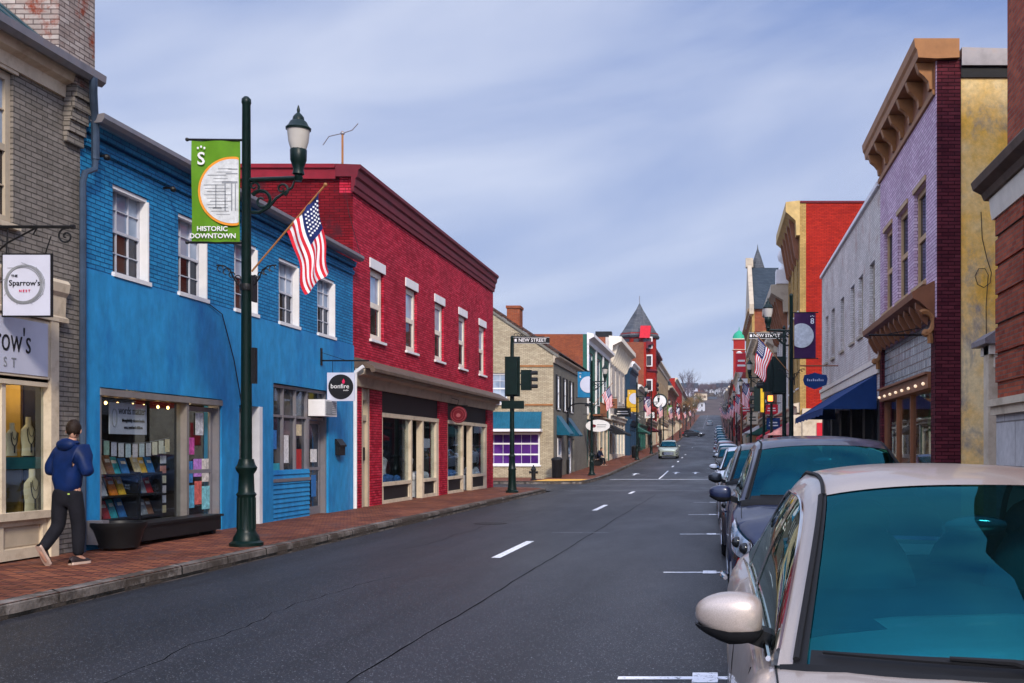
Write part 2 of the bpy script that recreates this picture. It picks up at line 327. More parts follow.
# ---------------------------------------------------------------- frames and facades
class Fr:
    def __init__(s, O, u, n): s.O = Vector(O); s.u = Vector(u); s.n = Vector(n)
    def pt(s, u, n, z): return s.O+s.u*u+s.n*n+Vector((0,0,z))
    def box(s, mb, u0, u1, n0, n1, z0, z1, mi=0):
        return mb.add([s.pt(u, n, z) for u in (u0, u1) for n in (n0, n1) for z in (z0, z1)],
            [(0,1,3,2),(4,6,7,5),(0,4,5,1),(2,3,7,6),(0,2,6,4),(1,5,7,3)], mi)
    def wall(s, mb, u0, u1, z0, z1, ops=(), th=.3, n=0, mi=0):
        us = sorted({u0, u1, *[min(max(a, u0), u1) for o in ops for a in o[:2]]}); zs = sorted({z0, z1, *[min(max(a, z0), z1) for o in ops for a in o[2:4]]})
        def sol(i, j):
            if i < 0 or j < 0 or i >= len(us)-1 or j >= len(zs)-1: return False
            cu, cz = (us[i]+us[i+1])/2, (zs[j]+zs[j+1])/2
            return not any(o[0] < cu < o[1] and o[2] < cz < o[3] for o in ops)
        for i in range(len(us)-1):
            for j in range(len(zs)-1):
                if not sol(i, j): continue
                a, b, c, d = us[i], us[i+1], zs[j], zs[j+1]; P = s.pt
                mb.quad(P(a,n,c), P(b,n,c), P(b,n,d), P(a,n,d), mi); mb.quad(P(a,n-th,c), P(a,n-th,d), P(b,n-th,d), P(b,n-th,c), mi)
                if not sol(i-1, j): mb.quad(P(a,n,c), P(a,n,d), P(a,n-th,d), P(a,n-th,c), mi)
                if not sol(i+1, j): mb.quad(P(b,n,c), P(b,n-th,c), P(b,n-th,d), P(b,n,d), mi)
                if not sol(i, j-1): mb.quad(P(a,n,c), P(a,n-th,c), P(b,n-th,c), P(b,n,c), mi)
                if not sol(i, j+1): mb.quad(P(a,n,d), P(b,n,d), P(b,n-th,d), P(a,n-th,d), mi)
    def sweep(s, mb, prof, u0, u1, mi=0): mb.prism([s.pt(u0, n, z) for n, z in prof], s.u*(u1-u0), mi)
    def loc(s, u, n, z): return s.pt(u, n, z)
LF = Fr((-9.2,0,0), (0,1,0), (1,0,0)); FF = Fr((-9.2,0,0), (0,1,0), (1,0,0)); RF = Fr((4.2,0,0), (0,1,0), (-1,0,0))
def window(fr, par, u0, u1, z0, z1, fm='white', gm='pane', rec=.1, rows=2, cols=1, t=.055, mrows=0, sill=None, lintel=None, n=0, name='window', half=None, lh=.22, ss=.06, slp=.07):
    mb = MB(); a, b = n-rec-.05, n-rec+.02
    fr.box(mb, u0, u0+t, a, b, z0, z1); fr.box(mb, u1-t, u1, a, b, z0, z1); fr.box(mb, u0+t, u1-t, a, b, z0, z0+t); fr.box(mb, u0+t, u1-t, a, b, z1-t, z1)
    for r in range(1, rows): z = z0+(z1-z0)*r/rows; fr.box(mb, u0+t, u1-t, a+.003, b-.003, z-t*.45, z+t*.45)
    for c in range(1, cols): u = u0+(u1-u0)*c/cols; fr.box(mb, u-.007, u+.007, a+.01, b-.012, z0+t, z1-t)
    if mrows:
        for r in range(1, rows*mrows):
            if r % mrows: z = z0+(z1-z0)*r/(rows*mrows); fr.box(mb, u0+t, u1-t, a+.012, b-.014, z-.008, z+.008)
    w_ = mb.build(name, M[fm], par)
    zm = (z0+z1)/2
    if half:
        g = MB(); fr.box(g, u0+t*.5, u1-t*.5, n-rec-.03, n-rec-.02, zm, z1-t*.5); g.build('pane', M[half], w_)
        g = MB(); fr.box(g, u0+t*.5, u1-t*.5, n-rec-.03, n-rec-.02, z0+t*.5, zm-.001); g.build('pane', M[gm], w_)
    else:
        g = MB(); fr.box(g, u0+t*.5, u1-t*.5, n-rec-.03, n-rec-.02, z0+t*.5, z1-t*.5); g.build('pane', M[gm], w_)
    if sill: s = MB(); fr.box(s, u0-ss, u1+ss, n-rec+.022, n+slp, z0-.07, z0-.003); s.build('sill', M[sill], w_)
    if lintel: s = MB(); fr.box(s, u0-ss, u1+ss, n+.003, n+.035, z1+.003, z1+lh); s.build('lintel', M[lintel], w_)
    return w_
def body_boxes(fr, mb, u0, u1, z0, z1, depth, mi=0, th=.3, back=True):
    fr.box(mb, u0, u0+.3, -depth, -th, z0, z1, mi); fr.box(mb, u1-.3, u1, -depth, -th, z0, z1, mi)
    if back: fr.box(mb, u0+.3, u1-.3, -depth, -depth+.3, z0, z1, mi)
def generic(fr, d0, d1, h, label, wm, name='shop_building', cat='building', wins=None, ww=1.0, tm='white', gm='pane', gz=None, cor=None, shop=None, depth=12, side=None, awn=None, lintel=None, roofm='roofgrey', topz=None, sill='white', pil=None):
    "a terraced building: h is the top above z=0; wins = list of (z0,z1) storeys (absolute) ; shop=(z_top, trim, glass, bays)"
    zb = zr(d0) if gz is None else gz
    t = thing(name, label, cat, fr.pt(d0, 0, zb), 'terraced buildings along the street')
    ops = []; ws = []
    L = d1-d0
    if wins:
        n, rows = wins
        for z0, z1 in rows:
            for k in range(n):
                c = d0+L*(k+.5)/n; ops.append((c-ww/2, c+ww/2, z0, z1)); ws.append((c-ww/2, c+ww/2, z0, z1))
    if shop: ops.append((d0+.5, d1-.5, zb-.5, shop[0]))
    mb = MB(); fr.wall(mb, d0, d1, zb-1.5, h, ops); mb.build('wall', M[wm], t)
    mb = MB(); body_boxes(fr, mb, d0, d1, zb-1.5, h, depth); mb.build('side_wall', M[side or wm], t)
    mb = MB(); fr.box(mb, d0+.3, d1-.3, -depth+.3, -.3, h-.35, h-.2); mb.build('roof', M[roofm], t)
    for q in ws: window(fr, t, *q, fm=tm, gm=gm, sill=sill, lintel=lintel)
    if cor:
        pr, hh, cm, nb = cor
        mb = MB(); fr.sweep(mb, [(0.002,h-hh),(pr*.25,h-hh),(pr*.3,h-hh*.55),(pr*.8,h-hh*.35),(pr,h-hh*.28),(pr,h+.04),(0.002,h+.12)], d0-.05, d1+.05)
        c = mb.build('cornice', M[cm], t)
        for k in range(nb):
            u = d0+L*(k+.5)/nb; b = MB(); fr.sweep(b, [(.003,h-hh*1.7),(pr*.25,h-hh*1.6),(pr*.7,h-hh*.5),(pr*.7,h-hh*.36),(.003,h-hh*.36)], u-.1, u+.1); b.build('bracket', M['brownwood' if cm in ('bronzey','beige','tanwood') else cm], c)
    if pil:
        mb = MB()
        for k in range(pil[0]+1):
            u = d0+.15+(L-.3)*k/pil[0]; fr.box(mb, u-.15, u+.15, .003, .12, (shop[0]+.35 if shop else zb), h-.4)
        mb.build('pilaster', M[pil[1]], t)
    if shop:
        zt, sm, sg, nb = shop
        f = MB(); 
        for k in range(nb+1):
            u = d0+.5+(L-1)*k/nb; fr.box(f, max(u-.1, d0+.5), min(u+.1, d1-.5), -.28, -.05, zb, zt)
        fr.box(f, d0+.52, d1-.52, -.26, -.07, zb, zb+.55); fr.box(f, d0+.52, d1-.52, -.27, -.06, zt-.55, zt-.4)
        fr.box(f, d0+.52, d1-.52, -.25, -.03, zt-.12, zt-.001)
        f = f.build('shopfront', M[sm], t)
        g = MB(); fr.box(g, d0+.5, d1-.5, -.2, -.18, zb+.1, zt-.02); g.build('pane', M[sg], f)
        g = MB(); fr.sweep(g, [(.003,zt+.02),(.12,zt+.02),(.15,zt+.3),(.3,zt+.36),(.3,zt+.46),(.003,zt+.52)], d0+.1, d1-.1); g.build('shop_cornice', M[sm], t)
    if awn:
        am, za, out, dr, a0, a1 = awn
        awning(fr, t, d0+a0, d0+a1, za, out, dr, am)
    return t
def awning(fr, par, u0, u1, z, out, drop, am, val=.22, n=0):
    mb = MB(); P = fr.pt; k = max(3, int((u1-u0)/.6))
    top = [[P(u0+(u1-u0)*i/k, n+.01+(out)*j/3, z-drop*j/3-.03*math.sin(j/3*math.pi)) for j in range(4)] for i in range(k+1)]
    mb.grid(top); mb.grid([[p-Vector((0,0,.03)) for p in r] for r in top])
    for u in (u0, u1): mb.poly([P(u, n+.01, z), P(u, n+.01, z-drop-.03), P(u, n+out, z-drop-.03), P(u, n+out, z-drop)])
    v = [[P(u0+(u1-u0)*i/k, n+out+.004, z-drop), P(u0+(u1-u0)*i/k, n+out+.012, z-drop-val+.04*(i%2))] for i in range(k+1)]
    mb.grid(v)
    return mb.build('awning', M[am], par)
# ---------------------------------------------------------------- ground, road, pavements
def asphalt():
    m, t, p, o = newmat('speckled_asphalt'); g = objc(t); p.inputs['Specular IOR Level'].default_value = .3
    n = nn(t, 'ShaderNodeTexNoise', sc=90, dt=4, rg=.7); t.links.new(g, n.inputs[0])
    n2 = nn(t, 'ShaderNodeTexNoise', sc=.35, dt=7, rg=.6); t.links.new(objc(t, (1,.25,1)), n2.inputs[0])
    v = nn(t, 'ShaderNodeTexVoronoi', sc=58); t.links.new(g, v.inputs[0])
    n5 = nn(t, 'ShaderNodeTexNoise', sc=40, dt=3); t.links.new(g, n5.inputs[0])
    c = mixc(t, 1, ramp(t, n.outputs[0], [(.35,(.0045,.0048,.0065)),(.65,(.017,.0175,.022))]), ramp(t, n2.outputs[0], [(.3,.6),(.7,1.4)]), 'MULTIPLY')
    n6 = nn(t, 'ShaderNodeTexNoise', sc=1, dt=3); t.links.new(objc(t, (1.1,.018,1)), n6.inputs[0]); c = mixc(t, 1, c, ramp(t, n6.outputs[0], [(.38,.72),(.62,1.4)]), 'MULTIPLY')
    sp = nn(t, 'ShaderNodeMath', operation='MULTIPLY'); t.links.new(ramp(t, v.outputs['Distance'], [(.2,1.),(.32,0.)]), sp.inputs[0]); t.links.new(ramp(t, n5.outputs[0], [(.5,0.),(.62,1.)]), sp.inputs[1])
    c = mixc(t, sp.outputs[0], c, (.3,.31,.34))
    t.links.new(c, p.inputs['Base Color']); t.links.new(ramp(t, n2.outputs[0], [(.3,.38),(.7,.6)]), p.inputs['Roughness'])
    bump(t, p, n.outputs[0], .55, .006); return m
M['asphalt'] = asphalt()
def whitepaint(name, col, wear):
    m, t, p, o = newmat(name); n = nn(t, 'ShaderNodeTexNoise', sc=18, dt=6, rg=.75); t.links.new(objc(t), n.inputs[0])
    c = mixc(t, ramp(t, n.outputs[0], [(wear-.04,1.),(wear+.06,0.)]), col, (.06,.065,.08)); t.links.new(c, p.inputs['Base Color']); p.inputs['Roughness'].default_value = .6
    bump(t, p, n.outputs[0], .3, .004); return m
M['mark'] = whitepaint('white_road_paint', (.78,.78,.8), .4); M['worn'] = whitepaint('worn_road_paint', (.3,.29,.29), .52); M['tar'] = paint('black_tar', (.008,.008,.009), .95, spec=.1)
M['land'] = paint('winter_grass_and_scrub', (.075,.055,.05), .95, var=.5, sc=.15)
ys = [-30,0,20,40,50,55,58,60,62,65,67,70,75,80,85,90,95,100,110,120,140,160,180,200,230,260,300,350,400,450,500,560,620,700]
def land(x, y):
    b = zr(min(y, 600))-.06
    if y < 560: return b - (0 if abs(x) < 40 else 0)
    return b + 20*(1-math.exp(-((y-560)/240)**1.5)) + 5*math.sin(x*.011+1)+3*math.sin(y*.013)
mb = MB(); gx = [-3000,-1200,-500,-260,-140,-80,-50,-30,-15,-7.5,3,15,30,50,80,140,260,500,1200,3000]; gy = [-400,-100,-30]+[y for y in ys if 0<=y<450]+[450,500,560,600,650,700,760,830,900,1000,1150,1400,1900,2600,3600]
mb.grid([[(x, y, land(x, y)) for x in gx] for y in gy]); struct(mb, 'ground', M['land'], smooth=True)
mb = MB(); mb.grid([[(x, y, zr(y)) for x in (-6.7, -3.3, 0, 2.3)] for y in ys if y <= 560]+[[(x, 600, zr(600)-1.5) for x in (-6.7, -3.3, 0, 2.3)]]); struct(mb, 'road', M['asphalt'])
mb = MB(); mb.grid([[(x, y, zr(y)+.002) for x in (-90, -6.71)] for y in (45.4, 55.3)]); mb.grid([[(x, y, zr(y)+.002) for x in (2.31, 90)] for y in (45.4, 55.3)]); struct(mb, 'side_street', M['asphalt'])
mb = MB()
def sheet(mb, x0, x1, y0, y1, k=0, e=.004): 
    n = max(1, int((y1-y0)/4)); mb.grid([[(x0, y0+(y1-y0)*i/n, zr(y0+(y1-y0)*i/n)+e), (x1, y0+(y1-y0)*i/n, zr(y0+(y1-y0)*i/n)+e)] for i in range(n+1)], k)
for i in range(1): pass
for a, b in ((3.4,6.5),(16.5,19.6),(30.,33.2),(42.3,44.6)): sheet(mb, -3.36, -3.22, a, b)
sheet(mb, -3.33, -3.23, 64.5, 77)
for k in range(40):
    y = 84+k*12.2
    if y < 600: sheet(mb, -3.36, -3.2, y, y+3.05)
for y in (1.2, 7.7, 14.5, 21.3, 28.0, 34.9): sheet(mb, -.68, .1, y-.05, y+.05); sheet(mb, -.16, .02, y-.17, y+.17, e=.007)
for k in range(14):
    y = 68+k*6.5; sheet(mb, -.6, .05, y-.05, y+.05)
sheet(mb, -6.1, -.2, 63.5, 63.85)
def arrow(x, y):
    z = zr(y)+.004
    mb.quad((x-.07,y,z),(x+.07,y,z),(x+.07,y+2,zr(y+2)+.004),(x-.07,y+2,zr(y+2)+.004)); mb.poly([(x-.3,y+2,zr(y+2)+.005),(x+.3,y+2,zr(y+2)+.005),(x,y+3,zr(y+3)+.005)])
    mb.poly([(x+.05,y+1,zr(y+1)+.006),(x+.7,y+1.3,zr(y+1)+.006),(x+.7,y+1.7,zr(y+1)+.006),(x+.05,y+1.3,zr(y+1)+.006)])
arrow(-5.2, 70); arrow(-2.6, 72); arrow(-1.3, 72)
struct(mb, 'road_markings', M['mark'])
rp_ = random.Random(5)
for kx, y0, y1, x0 in ((0,5,14,-4.4),(1,18,30,-5.1)):
    mb = MB(); n = 40; pts = []; xx = x0
    for i in range(n+1): xx += rp_.uniform(-.06,.06); pts.append((xx, y0+(y1-y0)*i/n))
    mb.grid([[(a-.003-.004*rp_.random(), b, zr(b)+.0035), (a+.001+.003*rp_.random(), b, zr(b)+.0035)] for a, b in pts]); struct(mb, 'road_crack', M['tar'])
mb = MB(); mb.lathe((-5.0,24.5,zr(24.5)+.003),[(.36,0),(.36,.004)],28); struct(mb, 'manhole_cover', paint('cast_iron_cover',(.03,.028,.026),.5,metal=.5,var=.5,sc=30,bm=1))
mb = MB(); sheet(mb, -6.2, -.1, 45.3, 45.7); sheet(mb, -6.4, -.1, 52.3, 52.6); sheet(mb, -3.2, -2.1, 21.6, 21.75); struct(mb, 'crosswalk_lines', M['worn'])
mb = MB(); pts = [(-2.6+i*.003+.012*math.sin(i*.37)+random.uniform(-.012,.012), -2+i*.35) for i in range(125)]
mb.grid([[(x-.004-.006*random.random(), y, zr(y)+.0035), (x+.004+.006*random.random(), y, zr(y)+.0035)] for x, y in pts]); struct(mb, 'road_seam', M['tar'])
def arc(cx, cy, r, a0, a1, n=10): return [(cx+r*math.cos(R(a0+(a1-a0)*i/n)), cy+r*math.sin(R(a0+(a1-a0)*i/n))) for i in range(n+1)]
KW = .17
granite = brick('granite_kerb', (.27,.235,.21), (.17,.145,.13), (.03,.028,.025), bw=1.3, rh=3, ms=.02, bs=2, grime=.75, flat=False, gsc=3, patch=(.075,.06,.05), pth=.5)
M['granite'] = granite
def pavement(name, edge, inner, mat='paver'):
    "edge: kerb line points (x,y); inner: points closing the polygon"
    mb = MB(); mb.poly([(x, y, zr(y)+.15) for x, y in edge+inner]); struct(mb, name, M[mat])
    kb = MB(); rows = []
    for i, (x, y) in enumerate(edge):
        a = Vector(edge[max(i-1, 0)]); b = Vector(edge[min(i+1, len(edge)-1)]); t = (b-a).normalized(); nrm = Vector((t.y, -t.x)); c = (sum(p[0] for p in inner)/len(inner), 0)
        sg = 1 if name.endswith('left') or True else -1
        q = Vector((x, y)); s_ = nrm*SG
        z_ = zr(y); rows.append([(*(q+s_*.012), z_-.03), (*(q+s_*.006), z_+.13), (*(q-s_*.02), z_+.155), (*(q-s_*KW), z_+.157), (*(q-s_*KW), z_+.1)])
    kb.grid(rows); struct(kb, name.replace('pavement', 'kerb'), M['granite'])
SG = 1
lk = [(-6.72, -12)]+[(-6.72, y) for y in range(0, 42, 3)]+arc(-9.1, 43.3, 2.4, 0, 85)+[(-14, 45.7), (-90, 45.7)]
pavement('left_near_pavement', lk, [(-90, 44.5), (-10, 44.5), (-10, -12)])
SG = -1
rk = [(2.2, -12), (2.2, 0), (2.2, 20), (2.2, 41)]+arc(4.2, 43.7, 2.0, 180, 95)+[(8, 45.7), (90, 45.7)]
pavement('right_near_pavement', rk, [(90, 42), (5, 42), (5, -12)])
SG = 1
fk = [(-90, 55), (-12, 55)]+arc(-8.1, 56.5, 1.5, -90, 0)+[(-6.6, 60)]
pavement('left_corner_pavement', fk, [(-10, 60), (-10, 62.4), (-90, 62.4)])
SG = -1
fk2 = [(90, 55), (6, 55)]+arc(3.7, 56.5, 1.5, -90, -180)+[(2.2, 60)]
pavement('right_corner_pavement', fk2, [(5, 60), (90, 59)])
fy = [60]+[y for y in ys if 60 < y <= 640]
for nm, xa, xb, sg in (('left_far_pavement', -9.4, -6.6, 1), ('right_far_pavement', 4.4, 2.2, -1)):
    mb = MB(); mb.grid([[(xa, y, zr(y)+.15), (xb-sg*KW, y, zr(y)+.15)] for y in fy]); struct(mb, nm, M['paver'])
    mb = MB(); mb.grid([[(xb-sg*KW, y, zr(y)+.1), (xb-sg*KW, y, zr(y)+.157), (xb, y, zr(y)+.15), (xb+sg*.01, y, zr(y)-.03)] for y in fy]); struct(mb, nm.replace('pavement', 'kerb'), M['granite'])
mb = MB(); mb.poly([(-9.2,55.3,.022),(-8.0,55.25,.022),(-6.9,56.2,.02),(-6.8,59.2,.014),(-9.0,59.2,.014)]); struct(mb, 'tactile_paving', M['tactile'])
# manhole-like drain near the kerb
# ================================================================ LEFT SIDE, near
def D(px): return 10120/(715-px)
def G(d): return zr(d)+.15
def DR(px): return 4620/(px-715)
# ---- grey brick jewellery shop
t = thing('brick_shop', 'grey painted brick shop with cream trim and jewellery window at the left edge', 'shop', (-9.2, 13, G(13)), 'shop buildings of the street')
g0 = G(15)-.3
mb = MB(); LF.wall(mb, 6, 15.94, 3.42, 6.75, [(13.35,14.42,4.53,6.5), (8.5,9.6,4.53,6.5)], .35); LF.box(mb, 15.28, 15.94, -.09, 0, g0, 3.418); mb.build('wall', M['grey_brick'], t)
mb = MB(); body_boxes(LF, mb, 6, 15.94, g0, 6.7, 10, th=.35); mb.build('side_wall', M['grey_brick'], t)
for a in (13.35, 8.5): window(LF, t, a, a+1.07, 4.53, 6.5, fm='beige', t=.1, mrows=2, cols=2, half='skypane', sill='cream', lintel='cream', lh=.2, rec=.06)
mb = MB(); LF.sweep(mb, [(.003,6.55),(.05,6.55),(.06,6.72),(.16,6.76),(.2,6.9),(.003,6.9)], 6, 15.5); mb.build('cornice', M['cream'], t)
r = MB(); r.poly([LF.pt(6,.3,6.98), LF.pt(15.5,.3,6.98), LF.pt(15.5,-3.6,10.2), LF.pt(6,-3.6,10.2)]); r.poly([LF.pt(6,.3,6.93), LF.pt(15.5,.3,6.93), LF.pt(15.5,-3.6,10.1), LF.pt(6,-3.6,10.1)])
for k in range(24): u = 6.1+k*.41; r.tube([LF.pt(u,.28,7.0), LF.pt(u,-3.6,10.22)], .018, 5)
r = r.build('roof', M['tealroof'], t)
mb = MB(); mb.add([LF.pt(u, n, z) for u in (6, 15.97) for n, z in ((.2,6.92),(.22,6.86),(.3,6.84),(.36,6.9),(.37,7.0),(.33,7.0))], [(0,1,7,6),(1,2,8,7),(2,3,9,8),(3,4,10,9),(4,5,11,10),(5,0,6,11),(0,1,2,3,4,5),(6,7,8,9,10,11)]); mb.build('gutter', M['gutter'], t)
mb = MB(); LF.box(mb, 15.05, 15.93, -2.2, .22, 7.06, 9.8); LF.box(mb, 15.5, 15.93, -2.2, .19, 6.75, 7.06); LF.box(mb, 15.5, 15.93, -3.4, -2.2, 6.75, 9.3); mb.build('chimney', M['worn_brick'], t)
mb = MB()
for k in range(5): LF.box(mb, 15.52, 15.93, .003, .2-.035*k, 6.74-.16*(k+1), 6.74-.16*k-.004)
mb.build('corbel', M['grey_brick'], t)
# its shopfront
mb = MB(); s = [(.003,3.95),(.09,3.95),(.12,3.9),(.1,3.78),(.06,3.72),(.05,3.45),(.1,3.42),(.1,3.36),(.003,3.36)]; LF.sweep(mb, s, 6.4, 15.5); sf = mb.build('shop_cornice', M['cream'], t)
mb = MB()
LF.box(mb, 15.1, 15.28, -.05, .09, g0+.2, 3.36); LF.box(mb, 14.16, 14.24, -.06, .02, .75, 2.44); LF.box(mb, 12.4, 12.5, -.06, .02, .75, 2.44); LF.box(mb, 10.6, 10.7, -.06, .02, .75, 2.44)
LF.box(mb, 6.6, 15.1, -.06, .05, 2.44, 2.54); LF.box(mb, 6.6, 15.12, -.04, .1, .66, .76)
LF.box(mb, 6.6, 15.1, -.06, .04, .14, .28); LF.box(mb, 6.6, 15.1, -.06, .03, .58, .655); LF.box(mb, 6.6, 15.1, -.1, -.01, .27, .6)
for u in (13.2, 14.08, 15.0, 12.2, 11.2): LF.box(mb, u, u+.09, -.06, .035, .28, .58)
fr_ = mb.build('shopfront', M['cream'], t)
mb = MB()
for u in (13.29, 14.17): LF.box(mb, u+.05, u+.78, -.011, .0, .31, .56)
mb.build('bulkhead_panel', M['beige'], fr_)
mb = MB(); LF.box(mb, 6.6, 15.1, -.03, -.02, .76, 2.44); mb.build('pane', M['shoppane'], fr_)
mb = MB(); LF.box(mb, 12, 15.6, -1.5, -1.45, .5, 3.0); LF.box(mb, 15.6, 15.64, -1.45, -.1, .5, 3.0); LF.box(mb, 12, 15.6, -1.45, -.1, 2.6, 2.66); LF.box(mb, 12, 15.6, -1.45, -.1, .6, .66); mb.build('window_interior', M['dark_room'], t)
mb = MB(); LF.box(mb, 12.5, 15.09, .01, .075, 2.545, 3.33); LF.box(mb, 12.5, 15.09, .0, .05, 2.5, 3.35); fs = mb.build('fascia_board', M['cream'], t)
mb = MB(); LF.box(mb, 12.55, 15.03, .076, .085, 2.58, 3.3); fb = mb.build('sign_face', M['signgrey'], fs)
text("Sparrow's", .47, M['ink'], fb, LF.pt(13.98, .088, 3.0), (R(90),0,R(90)), sx=.72, shear=.05, bold=-.004)
text("N  E  S  T", .18, M['greyink'], fb, LF.pt(14.02, .088, 2.71), (R(90),0,R(90)), sx=.9)
# hanging sign
hs = thing('hanging_sign', "square pale hanging sign with a ring of scribbled twigs reading Sparrow's Nest", 'sign', (-8.85, 14, 4.3), None)
mb = MB(); mb.tube([(-9.2,14,4.42),(-8.2,14,4.42)], .02, 6); mb.tube([(-8.2,14,4.42),(-8.15,14,4.42)], .03, 6)
mb.tube([(-9.2,14,4.05),(-9.0,14,4.22),(-8.75,14,4.35),(-8.62,14,4.42)], .012, 6)
sp = [(-8.28+.11*(1-i/26)*math.cos(i*.42+1.2)+.02, 14, 4.3+.11*(1-i/26)*math.sin(i*.42+1.2)) for i in range(24)]; mb.tube(sp, .012, 6)
mb.tube([(-8.62,14,4.42),(-8.68,14,4.32),(-8.6,14,4.3)], .01, 6); mb.tube([(-8.45,14,4.3),(-8.5,14,4.15),(-8.52,14,4.08)], .008, 6); mb.tube([(-9.0,14,4.42),(-9.02,14,4.08)], .008, 6)
mb.build('iron_bracket', M['black'], hs, smooth=True)
mb = MB(); mb.box(-9.07,-8.43,13.985,14.015,3.27,4.08); mb.build('sign_frame', M['black'], hs)
mb = MB(); mb.box(-9.05,-8.45,13.978,14.022,3.29,4.06); f = mb.build('sign_face', M['signgrey'], hs)
mb = MB()
for k in range(7):
    c = (-8.78+random.uniform(-.012,.012), 3.69+random.uniform(-.012,.012)); r = .235+random.uniform(-.02,.02); e = random.uniform(.95,1.05)
    mb.tube([(c[0]+r*e*math.cos(q*math.pi/18), 13.974, c[1]+r*math.sin(q*math.pi/18)) for q in range(37)], .004+.003*(k%2), 4, caps=False)
for k in range(9):
    q = k*.7; x0, z0 = -8.78+.24*math.cos(q), 3.69+.24*math.sin(q); mb.tube([(x0+.02*i*math.cos(q+1.1)+.012*math.sin(i*1.3), 13.974, z0+.016*i*math.sin(q+1.1)) for i in range(5)], .003, 4)
mb.build('twig_ring', M['greyink'], f)
text("Sparrow's", .1, M['ink'], f, (-8.77, 13.972, 3.7)); text("THE", .045, M['ink'], f, (-8.9, 13.972, 3.79)); text("N E S T", .045, M['pink'], f, (-8.77, 13.972, 3.6))
# necklace busts and bits in the window
def bust(x, y, z, s, label, neck=True):
    b = thing('necklace_bust', label, 'display bust', (x, y, z), 'necklace busts in the jewellery window')
    P = [[(x+s*d*.3, y+s*w*math.cos(a)*1., z+s*h) if False else (x+s*(.05+.05*math.sin(a)*(1 if h > .1 else 1)), y+s*w*math.cos(a), z+s*h) for a in [math.pi*k/10 for k in range(11)]] for h, w, d in ((0,.15,0),(.15,.14,0),(.3,.17,0),(.4,.16,0),(.45,.1,0),(.48,.055,0),(.58,.05,0),(.6,.045,0))]
    mb = MB(); mb.grid(P); mb.build('torso', M['bustcloth'], b, smooth=True)
    if neck:
        mb = MB(); mb.tube([(x+s*.11, y+s*.1*math.cos(a), z+s*(.42-.24*math.sin(a))) for a in [math.pi*k/12 for k in range(13)]], .006, 5); mb.tube([(x+s*.112, y+s*.07*math.cos(a), z+s*(.44-.14*math.sin(a))) for a in [math.pi*k/12 for k in range(13)]], .004, 5); mb.tube([(x+s*.11,y,z+s*.18),(x+s*.11,y,z+s*.05)], .012*s, 5)
        mb.build('necklace', M['black'], b)
M['bustcloth'] = paint('cream_display_velvet', (.62,.55,.36), .9); M['goldcloth'] = paint('gold_velvet', (.42,.25,.05), .8); M['tealcloth'] = paint('teal_cloth', (.02,.12,.14), .8)
bust(-9.5, 15.2, .72, 1.0, 'pale necklace bust nearest the glass, low in the jewellery window')
bust(-9.62, 14.98, 1.5, .75, 'yellow lit necklace bust on the upper shelf of the jewellery window, left one')
bust(-9.62, 15.32, 1.5, .9, 'yellow lit necklace bust on the upper shelf of the jewellery window, beside the frame')
own(MB().box(-10.3,-9.5,13.4,15.58,1.32,1.48), 'display_shelf', M['tealcloth'], (-9.9,14.3,1.38), 'teal draped shelf across the jewellery window', 'shelf')
own(MB().box(-10.3,-9.5,13.2,14.3,.66,1.0).box(-10.2,-9.7,13.5,14.1,1.0,1.2), 'display_box', M['navy'], (-9.9,13.8,.66), 'dark blue display boxes low in the jewellery window', 'display box')
own(MB().box(-10.2,-9.8,15.52,15.58,.7,2.5), 'gold_curtain', M['goldcloth'], (-10,15.55,.7), 'gold curtain at the right of the jewellery window', 'curtain')
wl = bpy.data.lights.new('shop_lamp', 'POINT'); wl.energy = 14; wl.color = (1,.75,.42); wl.shadow_soft_size = .15
def lamp(loc, e, col=(1,.75,.42)):
    l = bpy.data.lights.new('shop_lamp', 'POINT'); l.energy = e; l.color = col; l.shadow_soft_size = .12; o = bpy.data.objects.new('shop_lamp', l); COL.objects.link(o); o.location = loc
M['rosy'] = paint('rosy_print', (.3,.08,.09), .6)
lamp((-9.8, 15.1, 2.45), 12); lamp((-9.7, 13.6, 2.4), 6)
# ---- blue building
g = G(22)-.3
t = thing('brick_shop', 'bright blue painted two storey brick building with a bookshop window', 'shop', (-9.2, 22, G(22)), 'shop buildings of the street')
wz = (4.3, 5.65); W5 = [(16.8,17.85),(18.85,19.9),(21.05,22.1),(23.2,24.3),(25.45,26.6)]
mb = MB(); LF.wall(mb, 15.95, 27.95, 4.2, 6.3, [(a,b,*wz) for a,b in W5], .3); mb.build('upper_wall', M['blue_brick'], t)
sh = [(16.4,20.45,g-.1,2.52), (21.2,22.25,g-.1,2.45), (22.84,26.1,g-.1,2.98)]
mb = MB(); LF.wall(mb, 15.95, 27.95, g, 4.2, sh, .33, .03); LF.box(mb, 15.96, 27.94, -.3, .027, 4.2, 4.235); mb.build('lower_wall', M['blue_stucco'], t)
mb = MB(); body_boxes(LF, mb, 15.95, 27.95, g, 6.3, 10, th=.3); mb.build('side_wall', M['blue_brick'], t)
mb = MB(); LF.sweep(mb, [(.003,6.02),(.05,6.02),(.07,6.1),(.03,6.14),(.003,6.14)], 16, 27.9); LF.sweep(mb, [(.003,6.2),(.09,6.22),(.12,6.34),(.003,6.34)], 16, 27.9); mb.build('eaves_band', M['blue_brick'], t)
mb = MB(); mb.poly([LF.pt(15.95,.24,6.46), LF.pt(27.8,.24,6.46), LF.pt(27.95,-4.5,8.05), LF.pt(15.95,-4.5,8.05)]); mb.poly([LF.pt(15.95,.24,6.4), LF.pt(27.8,.24,6.4), LF.pt(27.95,-4.5,7.95), LF.pt(15.95,-4.5,7.95)]); mb.build('roof', M['roofgrey'], t)
